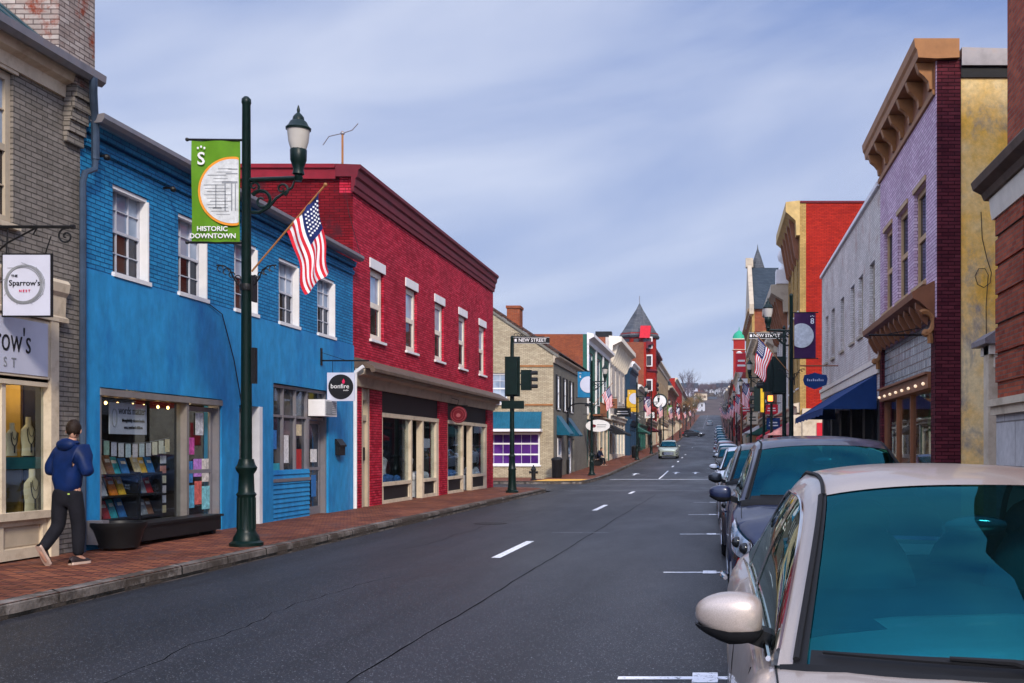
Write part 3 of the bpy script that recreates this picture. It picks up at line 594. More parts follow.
mb = MB(); LF.sweep(mb, [(.13,6.36),(.2,6.33),(.3,6.34),(.34,6.4),(.34,6.47),(.31,6.47),(.25,6.455),(.13,6.44)], 15.96, 27.8); mb.build('gutter', M['gutter'], t)
for a, b in W5: window(LF, t, a, b, *wz, fm='sash', t=.05, cols=3, mrows=2, half='skypane', sill='white', rec=.14, ss=.03, slp=.05)
for a, b in W5:
    mb = MB(); LF.box(mb, b-.035, b-.003, -.118, .02, wz[0]+.003, wz[1]-.06); LF.box(mb, a+.003, b-.003, -.1, -.02, wz[1]-.06, wz[1]-.003); mb.build('casing', M['white'], t)
for pts in ([(15.7,.33,6.9),(15.75,.3,6.7),(15.95,.2,6.5),(16.05,.16,6.25),(16.05,.16,5.82)],):
    mb = MB(); mb.tube([LF.pt(*p) for p in pts], .055, 8); mb.tube([LF.pt(16.05,.16,5.85), LF.pt(16.05,.15,5.68), LF.pt(15.86,.12,5.58), LF.pt(15.85,.09,5.45), LF.pt(15.85,.09,g+.3)], .045, 8); own(mb, 'drainpipe', M['bluepipe'], LF.pt(16.02,.1,g+.3), 'metal drainpipe between the grey shop and the blue building', 'drainpipe', smooth=True)
mb = MB(); mb.tube([LF.pt(27.85,.3,3.7), LF.pt(27.85,.1,3.55), LF.pt(27.87,.08,3.4), LF.pt(27.87,.08,g+.3)], .05, 8); own(mb, 'drainpipe', M['white'], LF.pt(27.87,.08,g+.3), 'white drainpipe between the blue and the red building', 'drainpipe', smooth=True)
# bookshop window and doors
mb = MB(); LF.box(mb,16.4,20.45,-.26,.05,2.4,2.5); LF.box(mb,16.4,16.46,-.25,.02,.3,2.4); LF.box(mb,19.12,19.2,-.16,.02,.12,2.4); LF.box(mb,16.46,19.12,-.25,.0,.3,.42); f = mb.build('shopfront', M['greywood'], t)
mb = MB(); LF.box(mb,16.46,19.12,-.1,-.09,.42,2.4); mb.build('pane', M['shoppane'], f)
mb = MB(); LF.box(mb,16.4,19.2,-.25,.0,g,.3); mb.build('bulkhead', M['black'], f)
def door(fr, par, u0, u1, z0, z1, fm, gm='darkshop', n=-.2, mid=True, t_=.08, name='door'):
    mb = MB(); fr.box(mb,u0,u0+t_,n-.05,n,z0,z1); fr.box(mb,u1-t_,u1,n-.05,n,z0,z1); fr.box(mb,u0+t_,u1-t_,n-.05,n,z0,z0+.18); fr.box(mb,u0+t_,u1-t_,n-.05,n,z1-t_,z1)
    if mid: fr.box(mb,u0+t_,u1-t_,n-.045,n-.003,z0+(z1-z0)*.47,z0+(z1-z0)*.5)
    d_ = mb.build(name, M[fm], par)
    mb = MB(); fr.box(mb,u0+t_,u1-t_,n-.035,n-.025,z0+.18,z1-t_); mb.build('pane', M[gm], d_)
    mb = MB(); mb.tube([fr.pt(u0+t_*1.4,n+.04,z0+.95), fr.pt(u0+t_*1.4,n+.04,z0+1.2)], .012, 6); mb.build('handle', M['gutter'], d_)
    return d_
door(LF, t, 19.26, 20.4, G(20), 2.36, 'gutter', 'shoppane', -.12)
mb = MB(); LF.box(mb,20.4,20.45,-.2,.0,g,2.4); mb.build('door_frame', M['gutter'], t)
door(LF, t, 21.25, 22.1, G(22), 2.4, 'black', 'darkshop', -.12); mb = MB(); LF.box(mb,22.1,22.25,-.15,.05,g,2.45); mb.build('door_frame', M['white'], t)
# posters on the door
pc = [(.5,.08,.3),(.05,.2,.45),(.45,.2,.55),(.6,.55,.5),(.1,.35,.5),(.55,.12,.1),(.2,.5,.55),(.3,.25,.6)]
for i, (u, z, w_, h_) in enumerate([(19.4,1.5,.3,.3),(19.38,1.0,.26,.38),(19.68,1.1,.3,.32),(20.0,1.0,.26,.42),(19.4,.55,.3,.4),(19.72,.6,.26,.42),(20.0,.5,.3,.42),(19.75,1.85,.3,.4)]):
    own(MB().box(*sorted((-9.2-.125,-9.2-.13)), u, u+w_, z, z+h_), 'poster', paint('poster_print', pc[i] if i < 7 else (.5,.5,.52), .6, var=.5, sc=14), (-9.32,u,z), '%s poster on the bookshop door, %s' % (['white','crimson','dark blue','violet','cream','teal','red','grey'][i], ['at mid height by the handle','upper left of the lower pane','upper middle','upper right','bottom left','bottom middle','bottom right','high on the glass'][i]), 'poster', 'posters on the bookshop door')
# interior
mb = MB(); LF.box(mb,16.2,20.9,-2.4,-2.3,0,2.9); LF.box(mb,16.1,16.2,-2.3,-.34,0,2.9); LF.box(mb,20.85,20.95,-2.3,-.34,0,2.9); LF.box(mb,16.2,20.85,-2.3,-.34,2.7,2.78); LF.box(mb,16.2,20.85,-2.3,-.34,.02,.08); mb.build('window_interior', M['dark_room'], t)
sg = thing('window_sign', 'pale window sign reading words matter hanging inside the bookshop', 'sign', (-9.34,17.6,1.9))
mb = MB(); mb.box(-9.36,-9.34,16.98,18.08,1.83,2.32); f = mb.build('board', M['signgrey'], sg)
text('words matter', .17, M['ink'], f, (-9.335,17.62,2.2), (R(90),0,R(90)), sx=.85); text('thoughtfully chosen books', .075, M['ink'], f, (-9.335,17.66,2.05), (R(90),0,R(90)), sx=.85); text('new, used and children', .07, M['ink'], f, (-9.335,17.66,1.94), (R(90),0,R(90)), sx=.85)
mb = MB(); mb.tube([(-9.335,17.1+.07*math.cos(a),2.08+.14*math.sin(a)) for a in [k*math.pi/10 for k in range(21)]], .006, 4); mb.build('laurel_mark', M['greyink'], f)
sl = thing('string_lights', 'row of warm glowing bulbs along the top of the bookshop window', 'string lights', (-9.4,17.7,2.35))
mb = MB(); mb.tube([(-9.45,16.5+.13*k,2.37-.03*math.sin(k*1.1)**2) for k in range(21)], .006, 4); mb.build('cable', M['black'], sl)
for k in range(7): mb = MB(); mb.ell((-9.45,16.6+.4*k+.06*(k%2),2.31), (.022,.022,.028), 8, 6); mb.build('bulb', M['bulb'], sl, smooth=True)
gl = thing('card_garland', 'string of small greeting cards hung across the bookshop window', 'garland', (-9.42,17.7,1.7))
mb = MB(); mb.tube([(-9.42,16.5+.13*k,1.79-.1*math.sin(k*math.pi/19)) for k in range(20)], .004, 4); mb.build('string', M['greyink'], gl)
cc = [(.6,.5,.3),(.55,.25,.2),(.35,.5,.4),(.5,.5,.6),(.6,.6,.65),(.5,.6,.65),(.6,.55,.6),(.4,.5,.55),(.55,.55,.6),(.65,.6,.45),(.6,.6,.5)]
cm = [paint('card_print', c, .7, var=.3, sc=25) for c in cc]
for k in range(12): y = 16.55+k*.21; z = 1.78-.1*math.sin((y-16.5)/.13*math.pi/19); mb = MB(); mb.box(-9.43,-9.425,y,y+.15,z-.22,z); mb.build('card', cm[k%11], gl)
# book shelves with books
rnd = random.Random(3)
bcol = dict(white=(.7,.68,.66), blue=(.03,.15,.4), orange=(.7,.2,.02), teal=(.03,.3,.36), cream=(.6,.5,.32), crimson=(.4,.03,.03), grey=(.25,.27,.3), brown=(.22,.1,.05), yellow=(.7,.42,.04), pink=(.6,.3,.35))
bm_ = {k: paint(k+'_book_cover', v, .5, var=.35, sc=16) for k, v in bcol.items()}
def shelf_unit(u0, u1, zs, label):
    s = thing('book_stand', label, 'bookshelf', (-9.6,(u0+u1)/2,.42), 'tiered book stands in the bookshop window')
    mb = MB(); mb.box(-9.9,-9.42,u0,u0+.03,.42,zs[-1]+.02); mb.box(-9.9,-9.42,u1-.03,u1,.42,zs[-1]+.02); mb.box(-9.92,-9.9,u0,u1,.42,zs[-1]); mb.build('frame', M['black'], s)
    for z in zs: mb = MB(); mb.box(-9.88,-9.4,u0+.03,u1-.03,z-.03,z); mb.build('shelf', M['black'], s)
ord_ = ['leftmost','second from left','third from left','fourth from left','fifth from left','sixth from left']
def books(u0, u1, z, row, unit, cols, tilt=.35):
    u = u0+.05; n = len(cols); st = (u1-u0-.08)/n
    for k, c in enumerate(cols):
        w_ = min(st*.93, rnd.uniform(.17,.24)); h_ = rnd.uniform(.24,.3); x = -9.5-rnd.uniform(0,.04); y = u0+.05+st*k
        P = lambda a, b, c_: (x-b*tilt+c_*.9, y+a, z+b+.003)
        mb = MB(); mb.add([P(a,b,c_) for a in (0,w_) for b in (0,h_) for c_ in (0,-.03)], [(0,1,3,2),(4,6,7,5),(0,4,5,1),(2,3,7,6),(0,2,6,4),(1,5,7,3)])
        mb.add([P(a,b,.002) for a, b in ((w_*.15,h_*.62),(w_*.85,h_*.62),(w_*.85,h_*.8),(w_*.15,h_*.8))], [(0,1,2,3)], 1)
        own(mb, 'book', [bm_[c], bm_['white'] if c != 'white' else bm_['grey']], (x,y,z), '%s covered book, %s on the %s shelf of the %s book stand' % (c, ord_[k], row, unit), 'book', 'books in the bookshop window')
shelf_unit(16.75,17.95,(.5,.86,1.2),'low dark book stand at the left of the bookshop window'); shelf_unit(18.02,18.75,(.5,.86,1.2),'narrow dark book stand at the right of the bookshop window')
books(16.78,17.92,.5,'bottom','left',['grey','crimson','teal','blue']); books(16.78,17.92,.86,'middle','left',['blue','white','orange','yellow']); books(16.78,17.92,1.2,'top','left',['white','cream','brown','teal','blue'])
books(18.05,18.72,.5,'bottom','right',['white','grey','brown']); books(18.05,18.72,.86,'middle','right',['blue','grey','crimson']); books(18.05,18.72,1.2,'top','right',['cream','yellow','blue'])
rk_ = thing('spinner_rack', 'tall narrow card rack with pale cards right of the book stands', 'rack', (-9.55,18.93,.42))
mb = MB(); mb.tube([(-9.55,18.93,.42),(-9.55,18.93,1.7)], .012, 6); mb.build('pole', M['black'], rk_)
for k in range(7): mb = MB(); mb.box(-9.5,-9.49,18.83,19.02,.5+k*.17,.63+k*.17); mb.build('card', cm[(k*3)%11], rk_)
mb = MB(); mb.box(-10.4,-10.3,16.5,19,1.2,1.35); 
for k in range(14): a = 16.6+k*.17; mb.tube([(-10.3,a,1.45),(-10.2,a+.05,1.5+.1*(k%3))], .05, 6)
own(mb, 'display_table', M['dark_room'], (-10.3,17.7,1.2), 'dim back table of goods deep in the bookshop window', 'table')
lamp((-9.75,17.2,2.55), 10); lamp((-9.75,18.4,2.55), 10); lamp((-9.6,19.9,2.4), 4)
# bench-like plinth and planter in front
bz = G(17.8)
b = thing('low_bench', 'low dark wooden bench box under the bookshop window', 'bench', (-8.95,17.9,bz))
mb = MB(); mb.box(-9.15,-8.78,16.7,19.55,bz+.07,bz+.3); mb.box(-9.17,-8.75,16.65,19.6,bz+.3,bz+.34); mb.build('seat_box', M['black'], b)
for y in (16.75, 19.4): mb = MB(); mb.box(-9.1,-8.85,y,y+.1,bz,bz+.07); mb.build('foot', M['black'], b)
b = thing('round_planter', 'round black planter beside the door pipe of the blue building', 'planter', (-8.78,16.2,G(16)))
mb = MB(); mb.lathe((-8.78,16.2,G(16)), [(.2,0),(.27,.04),(.34,.3),(.38,.36),(.38,.41),(.33,.41),(.31,.35)], 24); mb.build('pot', M['black'], b, smooth=True)
mb = MB(); mb.lathe((-8.78,16.2,G(16)+.32), [(.31,0),(.28,.03),(.05,.05)], 16); mb.build('soil', M['bark'], b)
mb = MB(); mb.box(-9.17,-8.9,15.98,16.16,.2,.55); own(mb, 'meter_box', M['gutter'], (-9.05,16.07,.2), 'small grey meter box behind the black planter', 'meter box')
# second shop window of the blue building
mb = MB(); LF.box(mb,22.84,22.9,-.22,-.02,.92,2.95); LF.box(mb,22.9,26.04,-.22,-.03,2.9,2.96); LF.box(mb,22.9,25.0,-.2,.02,.9,.97)
for u in (23.55,24.25,24.92): LF.box(mb,u,u+.05,-.18,-.05,.97,2.9)
LF.box(mb,22.9,26.0,-.17,-.06,2.28,2.33); LF.box(mb,26.04,26.1,-.22,-.02,g,2.96); LF.box(mb,24.97,25.05,-.22,-.04,g,2.28)
f = mb.build('shopfront', M['gutter'], t)
mb = MB(); LF.box(mb,22.9,24.97,-.12,-.11,.97,2.9); mb.build('pane', M['darkshop'], f)
mb = MB(); LF.box(mb,25.02,26.04,-.12,-.11,2.33,2.9); mb.build('pane', M['darkshop'], f)
mb = MB()
for k in range(13): LF.sweep(mb, [(-.2,g+.06+k*.1),(.012,g+.06+k*.1),(-.01,g+.155+k*.1),(-.2,g+.155+k*.1)], 22.87, 24.96)
mb.build('siding', M['blue_stucco'], f)
door(LF, t, 25.06, 26.03, G(25.5), 2.27, 'gutter', 'darkshop', -.14)
for i, (u, z, w_, h_, c) in enumerate([(23.0,1.6,.35,.4,'blue'),(23.7,1.3,.3,.6,'white'),(24.4,1.1,.35,.5,'crimson'),(23.1,1.0,.4,.3,'teal'),(24.35,1.9,.4,.25,'cream'),(25.3,1.3,.4,.3,'white'),(25.35,.5,.3,.5,'blue')]):
    own(MB().box(-9.308,-9.303,u,u+w_,z,z+h_), 'poster', bm_[c], (-9.3,u,z), '%s notice %s' % (c, ['high in the first pane beside the lamp post','in the middle of the second pane of the blue shop','low in the third pane of the blue shop','at the bottom of the first pane beside the lamp post','high in the third pane of the blue shop','at eye height on the door by the mailbox','at the foot of the door by the mailbox'][i]), 'poster', 'notices in the second blue shop')
ac = thing('air_conditioner', 'white window air conditioner above the door of the blue building', 'air conditioner', (-9.1,25.6,2.3))
mb = MB(); LF.box(mb,25.15,25.95,-.1,.28,2.36,2.74); mb.build('case', M['white'], ac)
for k in range(7): mb = MB() if k == 0 else mb; LF.box(mb,25.2,25.9,.281,.29,2.4+k*.045,2.42+k*.045)
LF.box(mb,25.22,25.6,.29,.295,2.4,2.7); mb.build('grille', M['greyink'], ac)
ml = thing('mailbox', 'small black mailbox on the blue wall right of the door', 'mailbox', LF.pt(26.75,.05,1.45))
mb = MB(); LF.box(mb,26.55,26.95,.031,.14,1.45,1.72); mb.build('box', M['black'], ml); mb = MB(); LF.sweep(mb,[(.031,1.85),(.06,1.85),(.17,1.7),(.17,1.66),(.031,1.72)],26.53,26.97); mb.build('lid', M['black'], ml)
# round shop sign of the blue building
hs = thing('hanging_sign', 'pale square sign with a black disc reading bonfire on the blue building', 'sign', (-8.7,25.6,3.5))
mb = MB(); mb.tube([LF.pt(25.6,.03,3.66), LF.pt(25.6,1.15,3.66)], .018, 6); LF.box(mb,25.55,25.65,.031,.05,3.55,3.95); mb.tube([LF.pt(25.6,.04,3.85), LF.pt(25.6,.6,3.67)], .006, 5); mb.tube([LF.pt(25.6,.3,3.66), LF.pt(25.6,.3,3.38)], .006, 5); mb.tube([LF.pt(25.6,.75,3.66), LF.pt(25.6,.75,3.38)], .006, 5); mb.build('iron_bracket', M['black'], hs)
mb = MB(); mb.box(-9.02,-8.38,25.58,25.62,2.72,3.38); f = mb.build('sign_board', M['signgrey'], hs)
mb = MB(); mb.lathe((-8.7,25.572,3.05), [(.29,0),(.29,.056)], 32, ax='y'); f2 = mb.build('disc', M['ink'], f)
text('bonfire', .15, M['white'], f2, (-8.72,25.568,3.06)); text('studio', .05, M['white'], f2, (-8.58,25.568,2.97)); mb = MB(); mb.poly([(-8.66,25.566,3.13),(-8.62,25.566,3.12),(-8.6,25.566,3.17),(-8.63,25.566,3.24),(-8.67,25.566,3.18)]); mb.build('flame_mark', M['pink'], f2)
wires = MB(); wires.tube([LF.pt(21.3,.05,g+2.6),LF.pt(20.9,.06,3.3),LF.pt(20.4,.06,4.1),LF.pt(19.9,.05,4.22)], .01, 5); own(wires, 'wall_cable', M['black'], LF.pt(20.9,.06,2.9), 'thin black cable clipped to the blue wall by the lamp post', 'cable')
for u in (16.35,18.35): mb = MB(); mb.tube([LF.pt(u,.0,5.95),LF.pt(u,.12,5.95)], .02, 6); mb.ell(LF.pt(u,.16,5.93),(.05,.05,.05),8,6); own(mb, 'floodlight', M['black'], LF.pt(u,0,5.93), 'tiny black wall spotlight high on the blue wall %s' % ('beside the drainpipe' if u < 17 else 'over the second window'), 'floodlight', 'spotlights on the blue wall')
# ---- red building
g = G(37)-.35
t = thing('brick_shop', 'crimson painted brick building with a long cornice and two shopfronts', 'shop', (-9.2, 37, G(37)), 'shop buildings of the street')
W = [(29.35+3.38*k, 30.55+3.38*k, 4.55, 6.45) for k in range(5)]
mb = MB(); LF.wall(mb, 27.96, 45.6, 3.3, 8.5, W, .35); mb.build('wall', M['red_brick'], t)
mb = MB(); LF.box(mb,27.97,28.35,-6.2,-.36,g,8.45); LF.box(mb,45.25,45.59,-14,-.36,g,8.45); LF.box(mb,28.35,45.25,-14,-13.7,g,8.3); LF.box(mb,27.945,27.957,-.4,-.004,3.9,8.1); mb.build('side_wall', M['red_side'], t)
mb = MB(); LF.box(mb,28.35,45.2,-13.7,-.4,8.0,8.1); mb.build('roof', M['roofgrey'], t)
mb = MB(); LF.sweep(mb, [(.003,8.12),(.06,8.12),(.07,8.24),(.1,8.28),(.11,8.45),(.16,8.5),(.18,8.66),(.24,8.71),(.24,8.8),(-.4,8.82),(-.4,8.5),(.003,8.5)], 27.8, 45.6); c = mb.build('cornice', M['darkred'], t)
mb = MB(); LF.box(mb,27.86,28.4,-6.25,-.41,8.453,8.72); LF.box(mb,27.8,28.42,-6.3,-.415,8.72,8.82); mb.build('coping', M['deepred'], c)
for q in W: window(LF, t, *q, fm='warmwhite', t=.16, half='skypane', sill='white', lintel='white', lh=.26, ss=.08, rec=.1)
mb = MB(); LF.sweep(mb, [(.003,3.95),(.12,3.93),(.5,3.72),(.56,3.66),(.56,3.58),(.46,3.56),(.42,3.66),(.003,3.68)], 27.98, 46.3); sc = mb.build('shop_cornice', M['cornicebrown'], t)
mb = MB(); LF.sweep(mb, [(.04,3.67),(.3,3.65),(.26,3.52),(.1,3.47),(.07,3.22),(.04,3.2)], 28.0, 45.6); mb.build('soffit', M['beige'], sc)
mb = MB(); P = [(28.0,28.65),(29.35,30.4),(36.75,37.85),(44.5,45.6)]
for a, b in P: LF.wall(mb, a, b, g, 3.3, [], .35)
mb.build('pier', M['red_brick'], t)
mb = MB(); LF.box(mb,28.65,28.8,-.3,-.02,g,3.2); LF.box(mb,29.2,29.35,-.3,-.02,g,3.2); LF.box(mb,28.8,29.2,-.28,-.1,g,2.35); LF.box(mb,28.8,29.2,-.28,-.05,2.35,2.5); LF.box(mb,28.8,29.2,-.28,-.05,2.9,3.2); f = mb.build('side_entrance', M['beige'], t)
mb = MB(); LF.box(mb,28.8,29.2,-.2,-.19,2.5,2.9); mb.build('pane', M['darkshop'], f)
mb = MB(); LF.box(mb,28.92,29.08,-.099,-.05,1.3,1.65); mb.build('intercom', M['black'], f)
for (a, b, d0, d1) in ((30.4,36.75,33.55,34.7),(37.85,44.5,40.4,41.7)):
    z0 = G((a+b)/2)
    mb = MB(); T = 3.22
    for u in (a, d0-.16, d1, b-.3): LF.box(mb,u,u+(.16 if u != b-.3 else .3),-.22,-.03,g,T-.62)
    LF.box(mb,a,b,-.23,-.02,T-.72,T-.6)
    for u0, u1 in ((a+.16,d0-.16),(d1+.16,b-.3)):
        LF.box(mb,u0,u1,-.2,-.02,z0+.5,z0+.6); LF.box(mb,u0,u1,-.2,-.04,z0-.1,z0+.1); LF.box(mb,u0,u0+.12,-.19,-.045,z0+.1,z0+.5); LF.box(mb,u1-.12,u1,-.19,-.045,z0+.1,z0+.5)
    f = mb.build('shopfront', M['cream'], t)
    mb = MB(); LF.box(mb,a,b,-.2,-.08,T-.598,T); mb.build('transom_panel', M['ink'], f)
    for u0, u1 in ((a+.16,d0-.16),(d1+.16,b-.3)):
        mb = MB(); LF.box(mb,u0,u1,-.12,-.11,z0+.6,T-.72); mb.build('pane', M['shoppane'], f)
        mb = MB(); LF.box(mb,u0+.12,u1-.12,-.15,-.09,z0+.1,z0+.5); mb.build('bulkhead_panel', M['ink'], f)
    door(LF, t, d0+.01, d1-.01, z0, T-.73, 'black', 'darkshop', -.35)
    mb = MB(); LF.box(mb,a-.1,b+.1,-2.6,-2.5,g,3.3); LF.box(mb,a-.1,a,-2.5,-.36,g,3.3); LF.box(mb,b,b+.1,-2.5,-.36,g,3.3); LF.box(mb,a,b,-2.5,-.36,3.22,3.29); LF.box(mb,a,b,-2.5,-.36,z0-.06,z0+.02); mb.build('window_interior', M['dark_room'], t)
    lamp((-10.2,(a+b)/2,2.9), 7, (1,.8,.55))
M['jean'] = paint('folded_blue_cloth', (.03,.1,.28), .8, var=.6, sc=6); M['silver_cloth'] = paint('pale_shiny_cloth', (.4,.42,.46), .4, var=.5, sc=6); M['skinnish'] = paint('mannequin_plaster', (.5,.4,.3), .6)
def mannequin(x, y, z, cm_, label):
    b = thing('mannequin', label, 'mannequin', (x,y,z), 'mannequins in the red building windows')
    mb = MB(); mb.lathe((x,y,z), [(.16,0),(.16,.02),(.02,.03),(.02,.5)], 12); mb.build('stand', M['black'], b)
    mb = MB(); mb.lathe((x,y,z+.45), [(.2,0),(.17,.25),(.13,.4),(.17,.6),(.19,.72),(.1,.8),(.05,.82)], 14); mb.build('dress', cm_, b, smooth=True)
    mb = MB(); mb.lathe((x,y,z+1.26), [(.045,0),(.045,.06)], 10); mb.ell((x,y,z+1.42),(.075,.09,.11),10,8); mb.build('head', M['skinnish'], b, smooth=True)
gz = G(36)+.05
for i, (y, c, l) in enumerate([(31.6,'jean','mannequin in blue dress, nearest one in the left window of the red building'),(32.6,'silver_cloth','mannequin in silver dress left of the first shop door of the red building'),(35.4,'silver_cloth','mannequin in pale dress right of the first shop door of the red building'),(39.3,'jean','mannequin in blue clothes left of the second shop door of the red building'),(42.6,'silver_cloth','mannequin in pale clothes right of the second shop door of the red building')]):
    mannequin(-9.9, y, gz, M[c], l)
for i, (y0, y1, c, l) in enumerate([(30.7,33.2,'jean','heap of blue folded clothes on the low ledge of the first red shop window'),(35.0,36.3,'silver_cloth','pale folded goods on the ledge right of the first red shop door'),(38.1,40.1,'jean','bright blue fabrics spread low behind the round red sign'),(42.0,44.0,'silver_cloth','silvery goods spread low in the last window of the red building')]):
    mb = MB(); mb.box(-9.9,-9.35,y0,y1,gz-.1,gz+.5)
    for k in range(12): mb.ell((-9.5-random.random()*.3, y0+(y1-y0)*random.random(), gz+.55+.1*random.random()), (.13,.16,.1+.08*random.random()), 7, 5)
    own(mb, 'clothes_display', M[c], (-9.6,y0,gz-.1), l, 'clothes display', 'goods behind the red building windows')
own(MB().box(-9.315,-9.31,33.7,34.3,1.35,1.6) if False else MB().box(-9.36,-9.355,35.1,36.1,1.65,1.95), 'window_sticker', M['signgrey'], (-9.36,35.5,1.65), 'pale sticker on the right pane of the first red shop window', 'sticker')
hs = thing('hanging_sign', 'round dark red hanging sign over the middle pier of the red building', 'sign', (-8.9,38,3.3))
mb = MB(); mb.tube([LF.pt(38,.0,3.12), LF.pt(38,.66,3.12)], .015, 6); mb.tube([LF.pt(38,.02,3.4), LF.pt(38,.35,3.3), LF.pt(38,.3,3.12)], .01, 6); mb.build('iron_bracket', M['black'], hs)
mb = MB(); mb.lathe((-8.86,37.975,2.8), [(.29,0),(.29,.05)], 28, ax='y'); f = mb.build('disc', M['darkred'], hs)
mb = MB(); mb.tube([(-8.86+.25*math.cos(a),37.97,2.8+.25*math.sin(a)) for a in [k*math.pi/14 for k in range(29)]], .009, 4); mb.ell((-8.86,37.97,2.78),(.08,.005,.07),8,5); mb.tube([(-8.86+.17*math.cos(a),37.97,2.8+.17*math.sin(a)) for a in [k*math.pi/14 for k in range(29)]], .005, 4); mb.build('ring_mark', M['rosy'], f)
# rooftop aerial
ae = thing('tv_antenna', 'rusty television aerial standing on the red building corner', 'antenna', (-9.55,28.2,8.82))
mb = MB(); mb.tube([(-9.55,28.2,6.9),(-9.55,28.2,9.75)], .03, 6); mb.build('mast', M['bronze'], ae)
mb = MB(); mb.tube([(-9.55,28.2,9.7),(-9.3,28.2,9.78),(-9.15,28.2,9.95)], .014, 5); mb.tube([(-9.55,28.2,9.7),(-9.9,28.2,9.62),(-10.05,28.2,9.4)], .014, 5); mb.ell((-9.55,28.2,9.7),(.06,.05,.05),8,6); mb.build('crossbar', M['gutter'], ae)
mb = MB(); mb.tube([(-9.5,28.0,8.9),(-9.3,27.93,7.6),(-9.0,27.95,6.5)], .008, 4); own(mb, 'aerial_cable', M['black'], (-9.3,27.95,6.5), 'loose aerial wire hanging down the red side wall', 'cable')
# ================================================================ LEFT SIDE, beyond the side street
g = -.8
t = thing('corner_house', 'cream brick corner house with teal awnings and a purple papered window', 'house', (-9.2, 62.5, G(62.5)), 'terraced buildings along the street')
YE = 7.1; SF = Fr((-9.2,62.5,0), (-1,0,0), (0,-1,0))      # its gable end faces the camera; u runs away from the street
d1 = D(587)
ops = [(.75,3.9,.72,2.55),(2.6,3.9,4.2,5.95)]
mb = MB(); SF.wall(mb, 0, 12, g, YE, ops, .3); mb.add([SF.pt(0,0,YE),SF.pt(6,0,YE+4),SF.pt(12,0,YE),SF.pt(0,-.3,YE),SF.pt(6,-.3,YE+4),SF.pt(12,-.3,YE)], [(0,1,2),(3,5,4),(0,3,4,1),(1,4,5,2)]); mb.build('gable_wall', M['cream_brick'], t)
ws = [(64.0,65.0),(66.9,67.9),(69.9,70.9)]
mb = MB(); FF.wall(mb, 62.8, d1, g, YE, [(a,b,4.0,5.9) for a,b in ws]+[(64.2,65.7,.15,2.3),(68.6,70.0,.1,2.35),(71.0,72,-.1,2.3)], .3); mb.build('front_wall', M['gray_stucco'], t)
mb = MB(); FF.box(mb,63,d1,-12,-11.7,g,YE); FF.box(mb,d1-.3,d1-.02,-11.7,-.3,g,YE); mb.build('side_wall', M['cream_brick'], t)
mb = MB(); mb.grid([[ (-8.85,y,YE-.12),(-15.2,y,YE+4.12),(-21.6,y,YE-.12)] for y in (62.42,d1)]); mb.grid([[ (-8.85,y,YE+.02),(-15.2,y,YE+4.26),(-21.6,y,YE+.02)] for y in (62.42,d1)]); mb.quad((-8.85,62.42,YE-.12),(-15.2,62.42,YE+4.12),(-15.2,62.42,YE+4.26),(-8.85,62.42,YE+.02)); mb.build('roof', M['brownroof'], t)
mb = MB(); mb.prism([(-8.86,62.4,YE-.3),(-15.2,62.4,YE+4.0),(-15.2,62.4,YE+4.11),(-8.86,62.4,YE-.13)],(0,.09,0)); mb.build('rake_board', M['gray_stucco'], t)
mb = MB(); FF.sweep(mb, [(.003,YE-.55),(.08,YE-.55),(.12,YE-.3),(.32,YE-.2),(.34,YE-.13),(.003,YE-.13)], 62.45, d1); mb.build('eaves_cornice', M['beige'], t)
mb = MB(); mb.box(-11.85,-11.12,62.6,63.6,7.8,9.65); mb.box(-11.9,-11.07,62.55,63.65,9.65,9.8); mb.build('chimney', M['orange_brick'], t)
w_ = window(SF, t, .75, 3.9, .72, 2.55, fm='white', gm='purple', rows=3, cols=6, t=.1, sill='white', rec=.04)
window(SF, t, 2.6, 3.9, 4.2, 5.95, fm='white', half='skypane', gm='skypane', cols=3, mrows=2, t=.09, sill='white')
mb = MB(); SF.box(mb,3.0,3.7,-.1,.4,4.22,4.6); own(mb,'air_conditioner',M['signgrey'],SF.pt(3.3,.1,4.22),'small window air conditioner on the cream gable wall','air conditioner')
mb = MB(); P = SF.pt; top = [[P(u,.02,3.75),P(u,.75,2.78)] for u in [.65+.155*k for k in range(22)]]; mb.grid(top); mb.poly([P(.65,.02,3.75),P(.65,.75,2.78),P(.65,.02,2.78)]); mb.poly([P(3.9,.02,3.75),P(3.9,.75,2.78),P(3.9,.02,2.78)])
for k in range(22): u = .65+.155*k; mb.tube([P(u,.02,3.77),P(u,.76,2.8)],.018,4)
aw = mb.build('awning', M['teal_awning'], t); mb = MB(); SF.box(mb,.6,3.95,.003,.8,2.62,2.77); mb.build('valance', M['white'], aw)
mb = MB(); SF.box(mb,.003-.0,2.2,.003,.05,6.3,6.4); SF.box(mb,0.01,1.6,.003,.05,4.1,4.2); mb.build('ledge', M['bronze'], t)
for a, b in ws:
    w_ = window(FF, t, a, b, 4.0, 5.9, fm='white', gm='skypane', t=.08, sill='white', rec=.03)
    for s_ in (a-.52, b+.04): mb = MB(); FF.box(mb,s_,s_+.48,.003,.06,3.95,5.95); mb.build('shutter', M['ink'], w_)
for a, b, z0, z1 in ((64.2,65.7,.15,2.3),(68.6,70.0,.1,2.35)):
    window(FF, t, a, b, z0, z1, fm='white', gm='skypane', t=.16, rec=-.02)
    mb = MB(); FF.sweep(mb,[(.005,3.6),(.75,2.55),(.75,2.45),(.005,2.45)],a-.3,b+.3); mb.build('awning', M['teal_awning'], t)
door(FF, t, 71.0, 72, G(71), 2.3, 'white')
